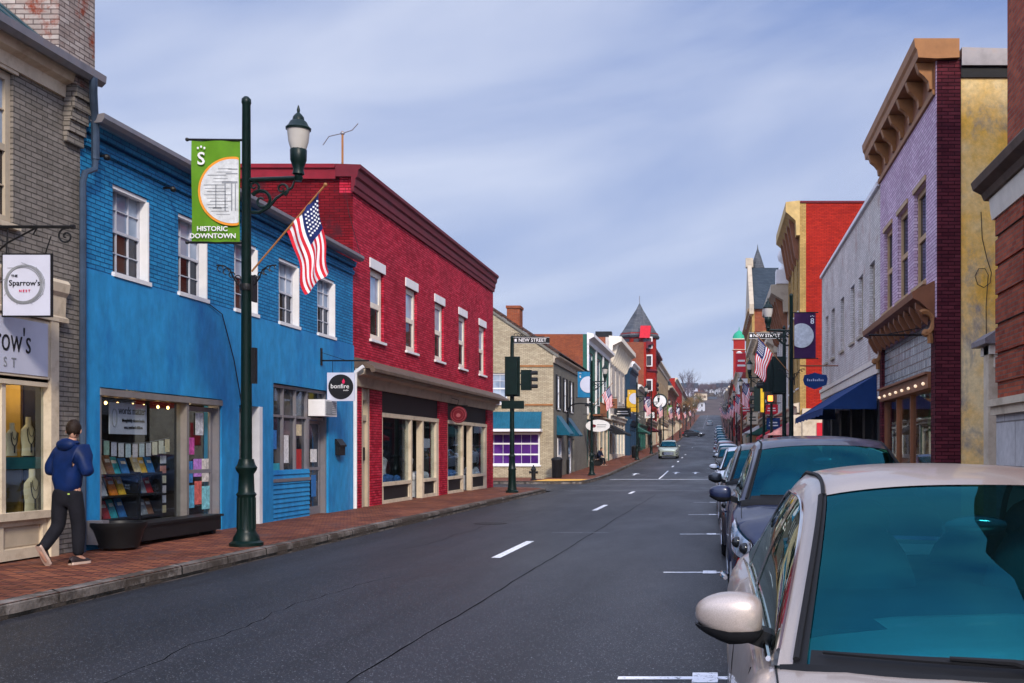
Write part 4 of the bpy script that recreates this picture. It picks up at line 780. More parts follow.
# terraced row
LROW = [
 dict(a=587,b=609,top=334,label='brick shop building with white cornice and tall dark green upper windows',wm='green_trim',side='orange_brick',wins=(3,[(.50,.88)]),ww=2.6,tm='white',gm='pane',cor=(.5,.7,'white',0),shop='cream',gm2='warmshop',pil=(3,'white')),
 dict(a=609,b=625,top=337,label='white fronted shop building with heavy bracketed cornice',wm='white_brick',side='orange_brick',wins=(4,[(.52,.78)]),ww=1.3,tm='warmwhite',cor=(1.1,1.3,'warmwhite',9),shop='warmwhite',gm2='warmshop'),
 dict(a=625,b=632,top=368,label='narrow dark navy rendered shop building',wm='navy',wins=(2,[(.5,.75)]),ww=1.0,tm='navy',cor=(.25,.4,'navy',0),shop='navy',gm2='darkshop',push=.5),
 dict(a=632,b=638,top=362,label='white shop building with shaped parapet beyond the navy one',wm='white_brick',wins=(3,[(.5,.75)]),ww=1.2,tm='beige',cor=(.3,.5,'white',0),shop='white',gm2='darkshop'),
 dict(a=638,b=646,top=385,label='low pale green shop building just before the red tower',wm='gray_stucco',wins=(3,[(.55,.8)]),ww=1.3,tm='green_trim',cor=(.4,.5,'white',0),shop='green_trim',gm2='darkshop'),
 dict(a=646,b=657,top=342,label='tall red brick building with corner tower and slate spire roof',wm='bright_brick',side='orange_brick',wins=(5,[(.3,.48),(.55,.78)]),ww=1.5,tm='white',cor=(.9,.8,'darkred',10),shop='beige',gm2='darkshop'),
 dict(a=657,b=668,top=360,label='tan brick building with rounded top beyond the red tower',wm='tan_brick',wins=(7,[(.35,.5),(.6,.8)]),ww=1.5,tm='cream',cor=(.6,.9,'cream',0),shop='cream',gm2='darkshop'),
 dict(a=668,b=675,top=386,label='dark brown brick building under a slate mansard roof',wm='brown_brick',wins=(8,[(.35,.5),(.62,.8)]),ww=1.6,tm='beige',cor=(.9,.8,'beige',12),shop='beige',gm2='darkshop'),
 dict(a=675,b=682,top=378,label='red painted building with cream corner beyond the mansard roof',wm='bright_brick',wins=(8,[(.35,.5),(.62,.8)]),ww=1.6,tm='cream',cor=(.6,.8,'cream',0),shop='cream',gm2='darkshop'),
 dict(a=682,b=687,top=391,label='cream building with brown cornice, third from the far end of the left row',wm='cream_brick',wins=(8,[(.4,.7)]),ww=2,tm='brownwood',cor=(.6,.8,'brownwood',0),shop='brownwood',gm2='darkshop'),
 dict(a=687,b=691.5,top=398,label='brown brick building, second from the far end of the left row',wm='brown_brick',wins=(8,[(.4,.7)]),ww=2,tm='white',cor=(.6,.8,'darkred',0),shop='beige',gm2='darkshop'),
 dict(a=691.5,b=695,top=403,label='grey building at the far end of the left row',wm='gray_stucco',wins=(9,[(.4,.7)]),ww=2,tm='white',cor=(.6,.8,'white',0),shop='white',gm2='darkshop')]
TB = {}
for q in LROW:
    a, b = D(q['a']), D(q['b']); h = Z(q['top'], a); zb = G(a); hh = h-zb
    fr = Fr((-9.2+q.get('push',0),0,0),(0,1,0),(1,0,0))
    n, rows = q['wins']
    o = generic(fr, a+.02, b-.02, h, q['label'], q['wm'], wins=(n,[(zb+hh*r0, zb+hh*r1) for r0,r1 in rows]), ww=q['ww'], tm=q['tm'], gm=q.get('gm','pane'), gz=zb, cor=q['cor'], shop=(zb+min(3.6,hh*.36), q['shop'], q['gm2'], max(3,int((b-a)/3.2))), side=q.get('side'), pil=q.get('pil'), name='shop_building')
    TB[q['a']] = (o, a, b, h, zb)
# chimney on the second, railing and awning on the first
o, a, b, h, zb = TB[587]; awning(Fr((-9.2,0,0),(0,1,0),(1,0,0)), o, a+.6, a+6, zb+3.4, 1.3, .5, 'black')
mb = MB(); FF.box(mb,a+1,a+5.5,.01,.9,zb+3.75,zb+3.87)
for k in range(12): FF.box(mb,a+1+k*.4,a+1.04+k*.4,.84,.88,zb+3.87,zb+4.7)
FF.box(mb,a+1,a+5.5,.83,.89,zb+4.7,zb+4.76); mb.build('balcony', M['brownwood'], o)
o, a, b, h, zb = TB[609]; mb = MB(); FF.box(mb,a+.1,a+.9,-1.2,.2,h,h+.5); mb.build('pier_cap', M['ink'], o)
# tower
o, a, b, h, zb = TB[646]
tc_ = (-10.3, a+3.6); r8 = 2.6
tw = MB(); tw.lathe((tc_[0],tc_[1],0), [(r8*.93,zb+4),(r8*.93,16.9),(r8*1.05,17.1),(r8*1.05,17.4)], 8); tw = tw.build('tower', M['bright_brick'], o)
mb = MB(); zt = Z(337,a+3.6); mb.lathe((tc_[0],tc_[1],0), [(r8*1.06,zt-.25),(r8*1.12,zt),(r8*.9,zt+.8),(r8*.5,zt+2.5),(r8*.2,zt+3.7),(.05,zt+4.6)], 8); mb.build('spire_roof', M['slate'], tw)
mb = MB(); mb.lathe((tc_[0],tc_[1],0), [(r8*1.0,17.3),(r8*1.0,zt-.26)], 8); mb.build('tower_head', M['bright_brick'], tw)
mb = MB(); mb.prism([(tc_[0]+.2,tc_[1]-r8*1.3,zt-.45),(tc_[0]+1.55,tc_[1]-r8*1.3,zt-.45),(tc_[0]+1.7,tc_[1]-r8*1.2,zt+1.2),(tc_[0]+.35,tc_[1]-r8*1.2,zt+1.2)],(0,1.6,0)); mb.build('dormer', M['flagred'], tw)
mb = MB(); mb.tube([(tc_[0],tc_[1],zt+4.5),(tc_[0],tc_[1],zt+5.6)],.05,5); mb.build('finial', M['gutter'], tw)
for zq in (9.5, 12.8, 15.2):
    mb = MB(); mb.box(tc_[0]+1.0,tc_[0]+1.9,tc_[1]-r8*1.0,tc_[1]-r8*.9,zq,zq+1.6); w_ = mb.build('window', M['white'], tw); mb = MB(); mb.box(tc_[0]+1.15,tc_[0]+1.75,tc_[1]-r8*1.03,tc_[1]-r8*1.005,zq+.15,zq+1.4); mb.build('pane', M['pane'], w_)
mb = MB(); mb.lathe((tc_[0],tc_[1],0), [(r8*.96,12.1),(r8*1.02,12.3),(r8*.96,12.5)], 8); mb.build('stone_band', M['darkred'], tw)
for k in range(3): mb = MB(); mb.box(tc_[0]-1.9+k*1.3,tc_[0]-1.2+k*1.3,tc_[1]-r8*1.02,tc_[1]-r8*.9,zt-1.5,zt-.5); mb.build('window', M['pane'], tw)
mb = MB(); mb.tube([FF.pt(a+6,.4,zb+9),FF.pt(a+6,1.0,zb+9),FF.pt(a+9,1.0,zb+9)],.3,6); FF.box(mb,a+5,a+10,0,1.2,zb+8.2,zb+8.5); mb.build('balcony', M['ink'], o)
# rounded head on the tan block, mansard on the brown one
o, a, b, h, zb = TB[657]; mb = MB(); mb.prism([FF.pt(a+.2+3*(1-math.cos(q)),.3,h+1.4*math.sin(q)) for q in [k*math.pi/10 for k in range(11)]], (-2,0,0)); mb.build('parapet', M['tan_brick'], o)
o, a, b, h, zb = TB[668]; mb = MB(); mb.add([FF.pt(a,.6,h+.1),FF.pt(b,.6,h+.1),FF.pt(b,-12,h+.1),FF.pt(a,-12,h+.1),FF.pt(a+2,-1.8,h+4.5),FF.pt(b-2,-1.8,h+4.5),FF.pt(b-2,-11,h+4.5),FF.pt(a+2,-11,h+4.5)],[(0,1,5,4),(1,2,6,5),(2,3,7,6),(3,0,4,7),(4,5,6,7),(0,3,2,1)]); mb.build('mansard_roof', M['slate2'], o)
# ================================================================ RIGHT SIDE
# ---- near brick building at the right edge
g = -.5
NF = Fr((4.06,0,0),(0,1,0),(-1,0,0))
t = thing('brick_building', 'rough red brick building with stone base at the right edge', 'building', (4.2, 13, G(13)), 'shop buildings of the street')
mb = MB(); Fr((4.2,0,0),(0,1,0),(-1,0,0)).wall(mb, 5, 15.8, 5.45, 12, [], .4); mb.build('upper_wall', M['dark_red_brick'], t)
mb = MB(); NF.wall(mb, 5, 15.8, 2.3, 5.0, [], .4)
mb.build('wall', M['dark_red_brick'], t)
mb = MB(); z = 2.55
while z < 4.8:
    NF.box(mb, 14.4, 15.82, .003, .03, z, z+.36); z += .42
mb.build('quoin', M['dark_red_brick'], t)
mb = MB(); NF.wall(mb, 5, 15.8, g, 2.2, [], .4, .02); mb.build('stone_base', M['slab'], t)
mb = MB(); NF.box(mb, 5, 15.9, .003, .14, 2.2, 2.3); NF.box(mb, 5, 15.86, .003, .09, 2.08, 2.2); mb.build('string_course', M['cream'], t)
mb = MB(); NF.sweep(mb, [(.003,4.9),(.06,4.9),(.08,5.0),(.1,5.2),(.003,5.2)], 5, 15.9); mb.build('frieze', M['warmwhite'], t)
mb = MB(); NF.sweep(mb, [(-.13,5.2),(.14,5.21),(.18,5.3),(.3,5.36),(.33,5.46),(.3,5.5),(-.13,5.54)], 5, 16.05); mb.build('cornice', M['cornicebrown'], t)
mb = MB(); NF.box(mb,15.4,15.79,-9,-.56,g,12); NF.box(mb,5,15.4,-9,-8.7,g,12); mb.build('side_wall', M['dark_red_brick'], t)
# small portico in the gap
t = thing('portico', 'small stone doorway with grey hood squeezed beside the red brick building', 'doorway', (4.6,17.2,G(17)))
mb = MB(); mb.box(4.2,4.37,16.9,17.2,g,3.2); mb.box(4.27,5.6,17.0,17.3,g,3.1); mb.build('pilaster', M['cream'], t)
mb = MB(); mb.prism([(4.1,16.7,3.2),(4.1,16.7,3.28),(4.3,16.7,3.42),(6,16.7,3.42),(6,16.7,3.2)],(0,.9,0)); mb.build('hood', M['roofgrey'], t)
mb = MB(); mb.box(4.2,6,16.8,17.4,3.05,3.19); mb.box(4.28,6,16.85,17.35,2.85,3.05); mb.build('entablature', M['warmwhite'], t)
# ---- lavender building
a, b = 20.9, 27.95
t = thing('brick_shop', 'lavender painted brick building with brown bracketed cornice', 'shop', (4.2, 24, G(24)), 'shop buildings of the street')
W = [(21.9,23.2,4.95,6.95),(23.95,25.3,4.95,6.95),(26.05,27.3,4.95,6.95)]
mb = MB(); RF.wall(mb, a, b, 4.1, 9.0, W, .3); mb.build('wall', M['lavender_brick'], t)
mb = MB(); mb.box(4.18,4.67,20.88,21.203,g,4.1); mb.box(4.215,4.67,20.88,21.2,4.1,9.0); RF.box(mb,21.205,21.3,-.3,.02,g,4.1); mb.build('corner_pier', M['maroon_brick'], t)
mb = MB(); RF.box(mb,27.6,b,-.3,.02,g,4.1); mb.build('pier', M['maroon_brick'], t)
mb = MB(); mb.box(4.67,12,20.9,21.2,g,8.65); mb.build('side_wall', M['yellow_stucco'], t)
mb = MB(); mb.box(4.67,12,20.86,21.25,8.65,8.85); mb.build('fascia', M['ink'], t)
mb = MB(); mb.prism([(4.67,20.8,8.86),(12,20.8,8.86),(12,20.8,9.0),(4.67,20.8,9.2)],(0,7,0)); mb.build('roof', M['gutter'], t)
mb = MB(); RF.box(mb,27.65,b-.01,-8,-.31,g,8.9); RF.box(mb,21.2,27.6,-8,-7.7,g,8.6); mb.build('rear_wall', M['brown_brick'], t)
for q in W: window(RF, t, *q, fm='tanwood', t=.12, half='pane', rec=.1, sill='tanwood', lintel='tanwood', lh=.1, ss=.04)
mb = MB(); RF.sweep(mb, [(.003,8.98),(.36,9.0),(.38,9.14),(.42,9.2),(.44,9.36),(-.42,9.36),(-.42,9.0)], 20.78, 28.15); c = mb.build('cornice', M['bronze'], t)
mb = MB(); RF.sweep(mb, [(.003,8.35),(.05,8.35),(.06,8.45),(.003,8.45)], 20.95, 28); mb.build('moulding', M['bronze'], c)
for k in range(7):
    u = 21.1+k*1.09; mb = MB(); RF.sweep(mb, [(.004,8.46),(.1,8.48),(.12,8.62),(.2,8.72),(.3,8.8),(.36,8.975),(.004,8.975)], u-.09, u+.09); mb.build('bracket', M['bronze'], c)
mb = MB(); RF.box(mb,20.95,27.9,.004,.03,8.46,8.97); mb.build('frieze', M['brownwood'], c)
mb = MB(); RF.sweep(mb, [(.003,4.1),(.08,4.1),(.1,4.25),(.3,4.42),(.42,4.48),(.44,4.6),(.003,4.82)], 21.0, 28.1); c = mb.build('shop_cornice', M['brownwood'], t)
for k in range(11): u = 21.2+k*.65; mb = MB(); RF.sweep(mb, [(.11,3.98),(.2,4.05),(.34,4.3),(.34,4.42),(.11,4.26)], u-.05, u+.05); mb.build('bracket', M['brownwood'], c)
for u in (21.05,27.8): mb = MB(); mb.tube([RF.pt(u,.12+.14*math.cos(q*.5)*(1-q/26),4.2-.03*q+.1*math.sin(q*.5)) for q in range(20)],.06,6); mb.build('scroll', M['bronze'], c)
mb = MB(); RF.box(mb,21.3,27.6,-.12,-.06,3.08,4.08); gb = mb.build('prism_glass', brick('glass_block_panel',(.25,.31,.34),(.4,.47,.5),(.05,.06,.07),bw=.22,rh=.2,ms=.014,bs=.8,rough=.15,spec=.8,off=0), t)
mb = MB(); RF.box(mb,21.3,27.6,-.2,.08,2.78,3.05); RF.box(mb,21.3,27.6,-.2,.14,3.05,3.1); f = mb.build('light_rail', M['brownwood'], t)
for k in range(8): mb = MB(); mb.ell(RF.pt(21.6+k*.82,.115,2.88),(.035,.035,.035),8,6); mb.build('bulb', M['bulb'] if False else M['warmbulb'], f, smooth=True)
mb = MB()
for u in (21.3,23.9,25.7,27.5): RF.box(mb,u,u+.1,-.2,-.05,g,2.78)
RF.box(mb,21.3,27.6,-.18,-.07,g,.6); f = mb.build('shopfront', M['brownwood'], t)
mb = MB(); RF.box(mb,21.35,27.55,-.12,-.11,.6,2.78); mb.build('pane', M['shoppane'], f)
mb = MB(); RF.box(mb,21.2,27.7,-2.5,-2.4,g,3); RF.box(mb,21.2,27.7,-2.4,-.3,2.9,2.98); RF.box(mb,21.2,21.25,-2.4,-.3,g,2.9); RF.box(mb,27.6,27.64,-2.4,-.3,g,2.9); RF.box(mb,21.25,27.6,-2.4,-.3,0,.05); mb.build('window_interior', M['room2'], t)
lamp((5.3,24.2,2.6), 14); lamp((5.3,22.2,2.6), 10)
M['greenery'] = paint('artificial_wreath_green', (.1,.14,.03), .8, var=.5, sc=20)
mb = MB()
for k in range(60): q = random.random()*6.3; r_ = .35+random.uniform(-.05,.05); y, z = 23.9+r_*math.cos(q), 2.1+r_*math.sin(q); mb.quad((4.75,y,z),(4.7,y+.1,z+.03),(4.72,y+.1,z+.12),(4.78,y,z+.1))
own(mb,'wreath',M['greenery'],(4.75,23.9,1.7),'yellow green garland hanging in the lavender building window','wreath')
mb = MB(); mb.tube([(3.9,22.2,4.3),(4.17,22.2,4.3)],.012,5); mb.tube([RF.pt(22.2,.02,3.9),RF.pt(22.2,1.1,3.9)],.02,6); mb.tube([RF.pt(22.2,.02,4.05),RF.pt(22.2,.7,3.92)],.01,6); own(mb,'iron_bracket',M['black'],(4.2,22.2,3.9),'bare black iron sign bracket on the lavender building','bracket')
mb = MB(); mb.tube([(5.05,20.88,6.1),(5.07,20.87,5.6),(5.16,20.86,5.2),(5.24,20.86,4.95),(5.22,20.86,4.75),(5.1,20.86,4.66),(4.98,20.86,4.72),(4.93,20.86,4.88),(5.0,20.86,5.02),(5.12,20.86,5.02),(5.18,20.86,4.9),(5.14,20.86,4.3),(5.15,20.87,3.5)],.008,5); own(mb,'loose_cable',M['black'],(5.1,20.85,4.5),'loose black cable looped on the stained yellow wall','cable')
# ---- white building with navy awning
a, b = 28.0, 43.2
t = thing('brick_shop', 'dirty white painted brick building with a big navy awning', 'shop', (4.2, 36, G(36)), 'shop buildings of the street')
W = [(c_-.5,c_+.5,4.85,6.6) for c_ in (29.4,31.7,33.6,36.3,39.1,41.3)]
mb = MB(); RF.wall(mb, a, b, 2.9, 8.3, W, .3); mb.build('wall', M['white_brick'], t)
mb = MB(); RF.box(mb,a,b+.05,-.35,.08,8.31,8.42); RF.box(mb,a,b+.05,-.35,.05,8.2,8.3) if False else None; mb.build('coping', M['white'], t)
mb = MB(); RF.box(mb,a,b,.003,.1,3.8,3.92); RF.box(mb,a,b,.003,.06,3.55,3.8); mb.build('string_course', M['warmwhite'], t)
mb = MB(); body_boxes(RF, mb, a, b, g, 8.2, 12); mb.build('side_wall', M['white_brick'], t)
mb = MB(); RF.box(mb,a+.3,b-.3,-11.7,-.3,7.8,7.9); mb.build('roof', M['roofgrey'], t)
for q in W: window(RF, t, *q, fm='beige', t=.09, half='skypane', sill='beige', lintel=None, rec=.12)
mb = MB()
for u in (28,30.9,33.8,36.7,39.6,42.7): RF.box(mb,u,u+.5,-.3,-.01,g,2.9)
mb.box(4.2+.21,4.2+.3,28.5,42.7,g,.7); f = mb.build('shopfront', M['ink'], t)
mb = MB(); RF.box(mb,28.5,42.7,-.2,-.18,.7,2.9); mb.build('pane', M['darkshop'], f)
aw = awning(RF, t, 28.5, 38.3, 3.55, 1.4, .88, 'navy_cloth', .2)
hs = thing('hanging_sign', 'dark blue shaped hanging sign beside the navy awning', 'sign', (3.4,36,3.4))
mb = MB(); mb.tube([(4.2,37.5,4.45),(2.9,37.5,4.45)],.02,6); mb.tube([(3.7,37.5,4.45),(3.7,37.5,4.2)],.008,4); mb.tube([(3.1,37.5,4.45),(3.1,37.5,4.2)],.008,4); mb.build('iron_bracket', M['brownwood'], hs)
mb = MB(); mb.prism([(3.05,37.48,3.8),(3.2,37.48,3.72),(3.4,37.48,3.65),(3.6,37.48,3.72),(3.8,37.48,3.8),(3.84,37.48,4.0),(3.8,37.48,4.14),(3.6,37.48,4.16),(3.4,37.48,4.22),(3.2,37.48,4.16),(3.05,37.48,4.14),(3.0,37.48,3.97)],(0,.04,0)); f = mb.build('sign_board', M['navy_cloth'], hs)
mb = MB()
for k in range(9): mb.box(3.14+k*.065,3.175+k*.065,37.474,37.48,3.93,3.98+.03*(k%3==0))
mb.build('lettering', M['signgrey'], f)
# ---- rest of the right row
RR = [
 dict(a0=54.4,b0=63,top=13.8,label='tall bright red brick building with yellow front and ornate cornice',wm='ochre',side='bright_brick',wins=(3,[(.34,.54),(.62,.82)]),ww=1.3,tm='tanwood',cor=(.7,1.6,'bronzey',5),shop='cream',awn=None),
 dict(a0=63,b0=74.5,top=11.0,label='white stone fronted building with a ball finial on its parapet',wm='white_brick',side='orange_brick',wins=(4,[(.36,.56),(.64,.84)]),ww=1.2,tm='white',cor=(1.0,1.5,'beige',7),shop='cream'),
 dict(a0=74.5,b0=86,top=9.2,label='orange brick building next to the one with the ball finial',wm='orange_brick',wins=(4,[(.45,.75)]),ww=1.3,tm='cream',cor=(.7,1.0,'cream',6),shop='darkred'),
 dict(a0=86,b0=103,top=10.8,label='brown brick building with cream windows in front of the slate roofed hall',wm='brown_brick',wins=(6,[(.38,.55),(.64,.84)]),ww=1.2,tm='cream',cor=(.7,1.0,'tanwood',6),shop='beige'),
 dict(a0=103,b0=125,top=12.4,label='tan fronted building with dark shop windows just before the slate roofed hall',wm='tan_brick',wins=(7,[(.38,.55),(.64,.84)]),ww=1.2,tm='white',cor=(.7,1.0,'cream',6),shop='bronze'),
 dict(a0=125,b0=150,top=17.6,label='tall brick hall with yellow front, slate roof and small spire',wm='ochre',side='orange_brick',wins=(8,[(.3,.45),(.52,.66),(.74,.88)]),ww=1.5,tm='white',cor=(.5,.8,'tanwood',9),shop='beige'),
 dict(a0=150,b0=178,top=14.5,label='dark red building with white lintels beyond the spired hall',wm='bright_brick',wins=(9,[(.35,.52),(.62,.82)]),ww=1.5,tm='white',cor=(.6,.8,'white',9),shop='cream'),
 dict(a0=178,b0=228,top=15.5,label='white shop building before the green domed clock tower',wm='white_brick',wins=(12,[(.35,.52),(.62,.82)]),ww=1.8,tm='beige',cor=(.6,.8,'cream',9),shop='darkred'),
 dict(a0=242,b0=300,top=17,label='cream building beyond the green domed clock tower',wm='cream_brick',wins=(14,[(.35,.52),(.62,.82)]),ww=2,tm='brownwood',cor=(.6,.8,'brownwood',9),shop='darkred'),
 dict(a0=300,b0=370,top=19,label='brown brick building, second from the far end of the right row',wm='brown_brick',wins=(14,[(.35,.52),(.62,.82)]),ww=2,tm='white',cor=(.6,.8,'cream',0),shop='beige'),
 dict(a0=370,b0=450,top=22,label='grey building at the far end of the right row',wm='gray_stucco',wins=(14,[(.35,.52),(.62,.82)]),ww=2,tm='white',cor=(.6,.8,'cream',0),shop='beige')]
RB = {}
for q in RR:
    a, b, h = q['a0'], q['b0'], q['top']; zb = G(a); hh = h-zb; n, rows = q['wins']
    RB[a] = (generic(RF, a+.02, b-.02, h, q['label'], q['wm'], wins=(n,[(zb+hh*r0, zb+hh*r1) for r0,r1 in rows]), ww=q['ww'], tm=q['tm'], gz=zb, cor=q['cor'], shop=(zb+3.4, q['shop'], 'darkshop', max(3,int((b-a)/3.2))), side=q.get('side'), name='shop_building'), h, zb)
o, h, zb = RB[54.4]
mb = MB(); mb.box(4.21,16.2,54.36,54.7,h+.01,h+.1); mb.build('coping', M['darkred'], o)
mb = MB(); mb.box(3.75,4.8,54.2,54.41,zb-.4,zb+3.3); mb.build('pier', M['cream'], o)
mb = MB(); mb.box(4.3,12,54.1,54.38,zb-.4,zb+3.6); mb.build('painted_band', M['cream'], o)
for k in range(2): mb = MB(); mb.box(5+k*1.6,5.5+k*1.6,54.05,54.09,zb+1.8,zb+2.9); mb.build('shutter', M['flagred'], o)
o, h, zb = RB[63]
mb = MB(); mb.box(3.5,4.6,62.9,63.9,h+.1,h+.9); mb.lathe((3.95,63.4,h+.9),[(.3,0),(.3,.15),(.12,.3),(.1,.4),(.3,.6),(.36,.85),(.3,1.1),(.1,1.25),(.05,1.3)],12); mb.build('finial', M['white'], o, smooth=True)
o, h, zb = RB[125]
yr = 133; zr_ = Z(265,131)
mb = MB(); mb.add([(4.0,124.6,h),(16.5,124.6,h),(16.5,yr,zr_),(4.0,yr,zr_),(4.0,141.4,h),(16.5,141.4,h)],[(0,1,2,3),(3,2,5,4),(0,3,4),(1,5,2),(0,4,5,1)]); mb.build('slate_roof', M['slate2'], o)
mb = MB(); mb.prism([(3.9,124.5,h-.6),(3.9,124.5,h+.5),(3.9,yr,zr_+.6),(3.9,141.5,h+.5),(3.9,141.5,h-.6)],(.5,0,0)); mb.box(3.7,4.6,yr-.5,yr+.5,zr_,zr_+1.1); mb.build('gable_parapet', M['beige'], o)
mb = MB(); mb.lathe((X(758,133)+.0,134,0),[(.95,zr_-2),(.9,zr_+.1),(.4,zr_+1.6),(.1,zr_+2.4),(.02,zr_+3.0)],8); mb.build('spire', M['slate'], o)
mb = MB(); mb.prism([(4.41,124.3,h-5.5),(6.3,124.3,h-5.5),(8.4,124.3,h+.9),(7.4,124.3,h+.9),(4.41,124.3,h-3.2)],(0,.25,0)); mb.build('buttress', M['orange_brick'], o)
t = thing('clock_tower', 'red clock tower with a green domed cap on the right row', 'clock tower', (5,235,G(235)))
zc = Z(340,235)
mb = MB(); mb.box(3.9,6.4,233.8,236.2,G(235)-1,zc-2.2); mb.build('shaft', M['bright_brick'], t)
mb = MB(); mb.box(3.95,6.35,233.9,236.1,zc-2.1,zc); mb.build('belfry', M['bright_brick'], t)
mb = MB(); mb.box(3.7,6.6,233.6,236.4,zc-2.2,zc-2.1); mb.box(3.7,6.6,233.6,236.4,zc,zc+.2); mb.build('ledge', M['cream'], t)
mb = MB(); mb.lathe((5.15,235,zc+.2),[(1.45,0),(1.4,.5),(1.1,1.1),(.5,1.6),(.1,1.9),(.05,2.6)],12); mb.build('dome', paint('green_copper',(.02,.3,.17),.5), t, smooth=True)
mb = MB(); mb.lathe((5.15,233.55,zc-3.2),[(.7,0),(.7,.2)],16,ax='y'); mb.build('clock_face', M['white'], t)
# ================================================================ STREET FURNITURE
def flag_thing(x, y, zb, label, rot=0, L=1.05):
    "flag on a slanted staff; hangs from the lamp post"
    t = thing('national_flag', label, 'flag', (x, y, zb), 'flags on the lamp posts')
    A = Vector((x+.05,y,zb)); Bv = Vector((x+1.2,y-.05,zb+1.32)); dv = (Bv-A).normalized()
    mb = MB(); mb.tube([A,Bv],.014,6); mb.ell(Bv,(.03,.03,.03),8,6); mb.build('staff', M['bronze'], t)
    Hh = .78; P0 = A+dv*(1.66-Hh-.06)
    nu, nv = 18, 13
    def p(i, j):
        u = i/nu*L*1.22; v = j/nv; fold = 1-.6*(i/nu)**.7
        c = P0+dv*(Hh*(.5+(v-.5)*fold))+Vector((.16*(i/nu)*(1.0), 0, 0))
        return c+Vector((.16*(i/nu)*v-.05*math.sin(i*.5)*i/nu, .05*math.sin(v*9+i*.35)*(i/nu)**.6+.02*math.sin(v*17), -u*(1-.1*v)))
    mb = MB(); mb.grid([[p(i, j) for j in range(nv+1)] for i in range(nu+1)], mif=lambda i, j: (2 if (i < nu*.42 and j >= 6) else (0 if j % 2 == 0 else 1)))
    for i in range(1, 7):
        for j in range(7, 13):
            if (i+j) % 2 == 0 or True:
                c = (p(i, j)+p(i+1, j+1))/2; 
                for s_ in (-.006, .006): mb.quad(c+Vector((-.014,s_,-.014)),c+Vector((.014,s_,-.014)),c+Vector((.014,s_,.014)),c+Vector((-.014,s_,.014)),1)
    mb.build('cloth', [M['flagred'], M['flagwhite'], M['flagblue']], t, smooth=True)
    return t
def clip_disc(cx, cz, r, x0, x1, n=48):
    return [(min(max(cx+r*math.cos(2*math.pi*k/n), x0), x1), cz+r*math.sin(2*math.pi*k/n)) for k in range(n)]
def banner(x, y, z1, side, cloth, ringm, disc, label, words=None, w_=.74, h_=1.58, letter='S'):
    "cloth banner on two rods; side -1 hangs left of the post"
    xa, xb = sorted((x+side*.1, x+side*(.1+w_))); z0 = z1-h_
    t = thing('street_banner', label, 'banner', ((xa+xb)/2, y, z0), 'banners on the lamp posts')
    for z in (z1, z0): mb = MB(); mb.tube([(x,y,z),(x+side*(.16+w_),y,z+.01)],.018,6); mb.ell((x+side*(.17+w_),y,z+.01),(.03,.03,.03),8,6); mb.build('rod', M['black'], t)
    mb = MB(); n = 10
    mb.grid([[(xa+(xb-xa)*i/n, y+.012*math.sin(i*.9+k*.5)-.004, z0+.01+(z1-z0-.02)*k/12) for i in range(n+1)] for k in range(13)]); mb.grid([[(xa+(xb-xa)*i/n, y+.012*math.sin(i*.9+k*.5)+.004, z0+.01+(z1-z0-.02)*k/12) for i in range(n+1)] for k in range(13)]); c = mb.build('cloth', M[cloth], t, smooth=True)
    s = h_/1.58; cx = (xb-.1*s if side < 0 else xa+.25*s); cz = z0+h_*.5; r = .53*s if side < 0 else .45*s
    f = y-.03
    if ringm: mb = MB(); mb.prism([(a, f, b) for a, b in clip_disc(cx, cz, r, xa+.005, xb-.005)], (0,.004,0)); c2 = mb.build('ring', M[ringm], c)
    mb = MB(); mb.prism([(a, f-.004, b) for a, b in clip_disc(cx, cz, r*.93, xa+.004, xb-.004)], (0,.003,0)); c2 = mb.build('picture_disc', M[disc], c)
    if words:
        mb = MB(); rr = random.Random(4)
        def bar(x0, x1, z0_, z1_): 
            x0, x1 = max(x0, cx-r*.8), min(x1, xb-.02); 
            if x1 > x0: mb.box(x0, x1, f-.008, f-.005, z0_, z1_)
        for k in range(15): zz = cz+.34-.05*k; half = math.sqrt(max(0,(r*.88)**2-(zz-cz)**2)); mb.box(cx-half*rr.uniform(.6,.98), cx-half*rr.uniform(.0,.3), f-.008, f-.005, zz, zz+rr.uniform(.004,.012))
        bar(cx-.12,cx-.1,cz-.3,cz+.12); bar(cx-.02,cx,cz-.3,cz+.12); bar(cx+.04,cx+.055,cz-.3,cz+.12); bar(cx-.16,cx+.1,cz+.12,cz+.15); bar(cx-.1,cx+.1,cz+.26,cz+.275); bar(cx-.06,cx+.1,cz+.33,cz+.345); bar(cx-.26,cx-.245,cz-.25,cz+.1); bar(cx-.3,cx-.16,cz-.27,cz-.25)
        mb.build('line_drawing', M['greyink'], c2)
        text(words[0], .085*s*1.2, M['white'], c, ((xa+xb)/2-.04, f-.004, z0+.21*s), sx=1.05, bold=.002); text(words[1], .085*s*1.2, M['white'], c, ((xa+xb)/2-.03, f-.004, z0+.1*s), sx=1.05, bold=.002)
    lx = xa+.16 if side < 0 else xb-.12
    text(letter, .27*s, M['white'], c, (lx, f-.004, z1-.3*s), bold=.004); 
    mb = MB(); 
    for q in (-.05,0,.05): mb.ell((lx+q*s, f-.004, z1-.13*s+(.02 if q == 0 else 0)), (.016*s,.003,.02*s), 6, 4)
    mb.build('crown_mark', M['white'], c)
    return t
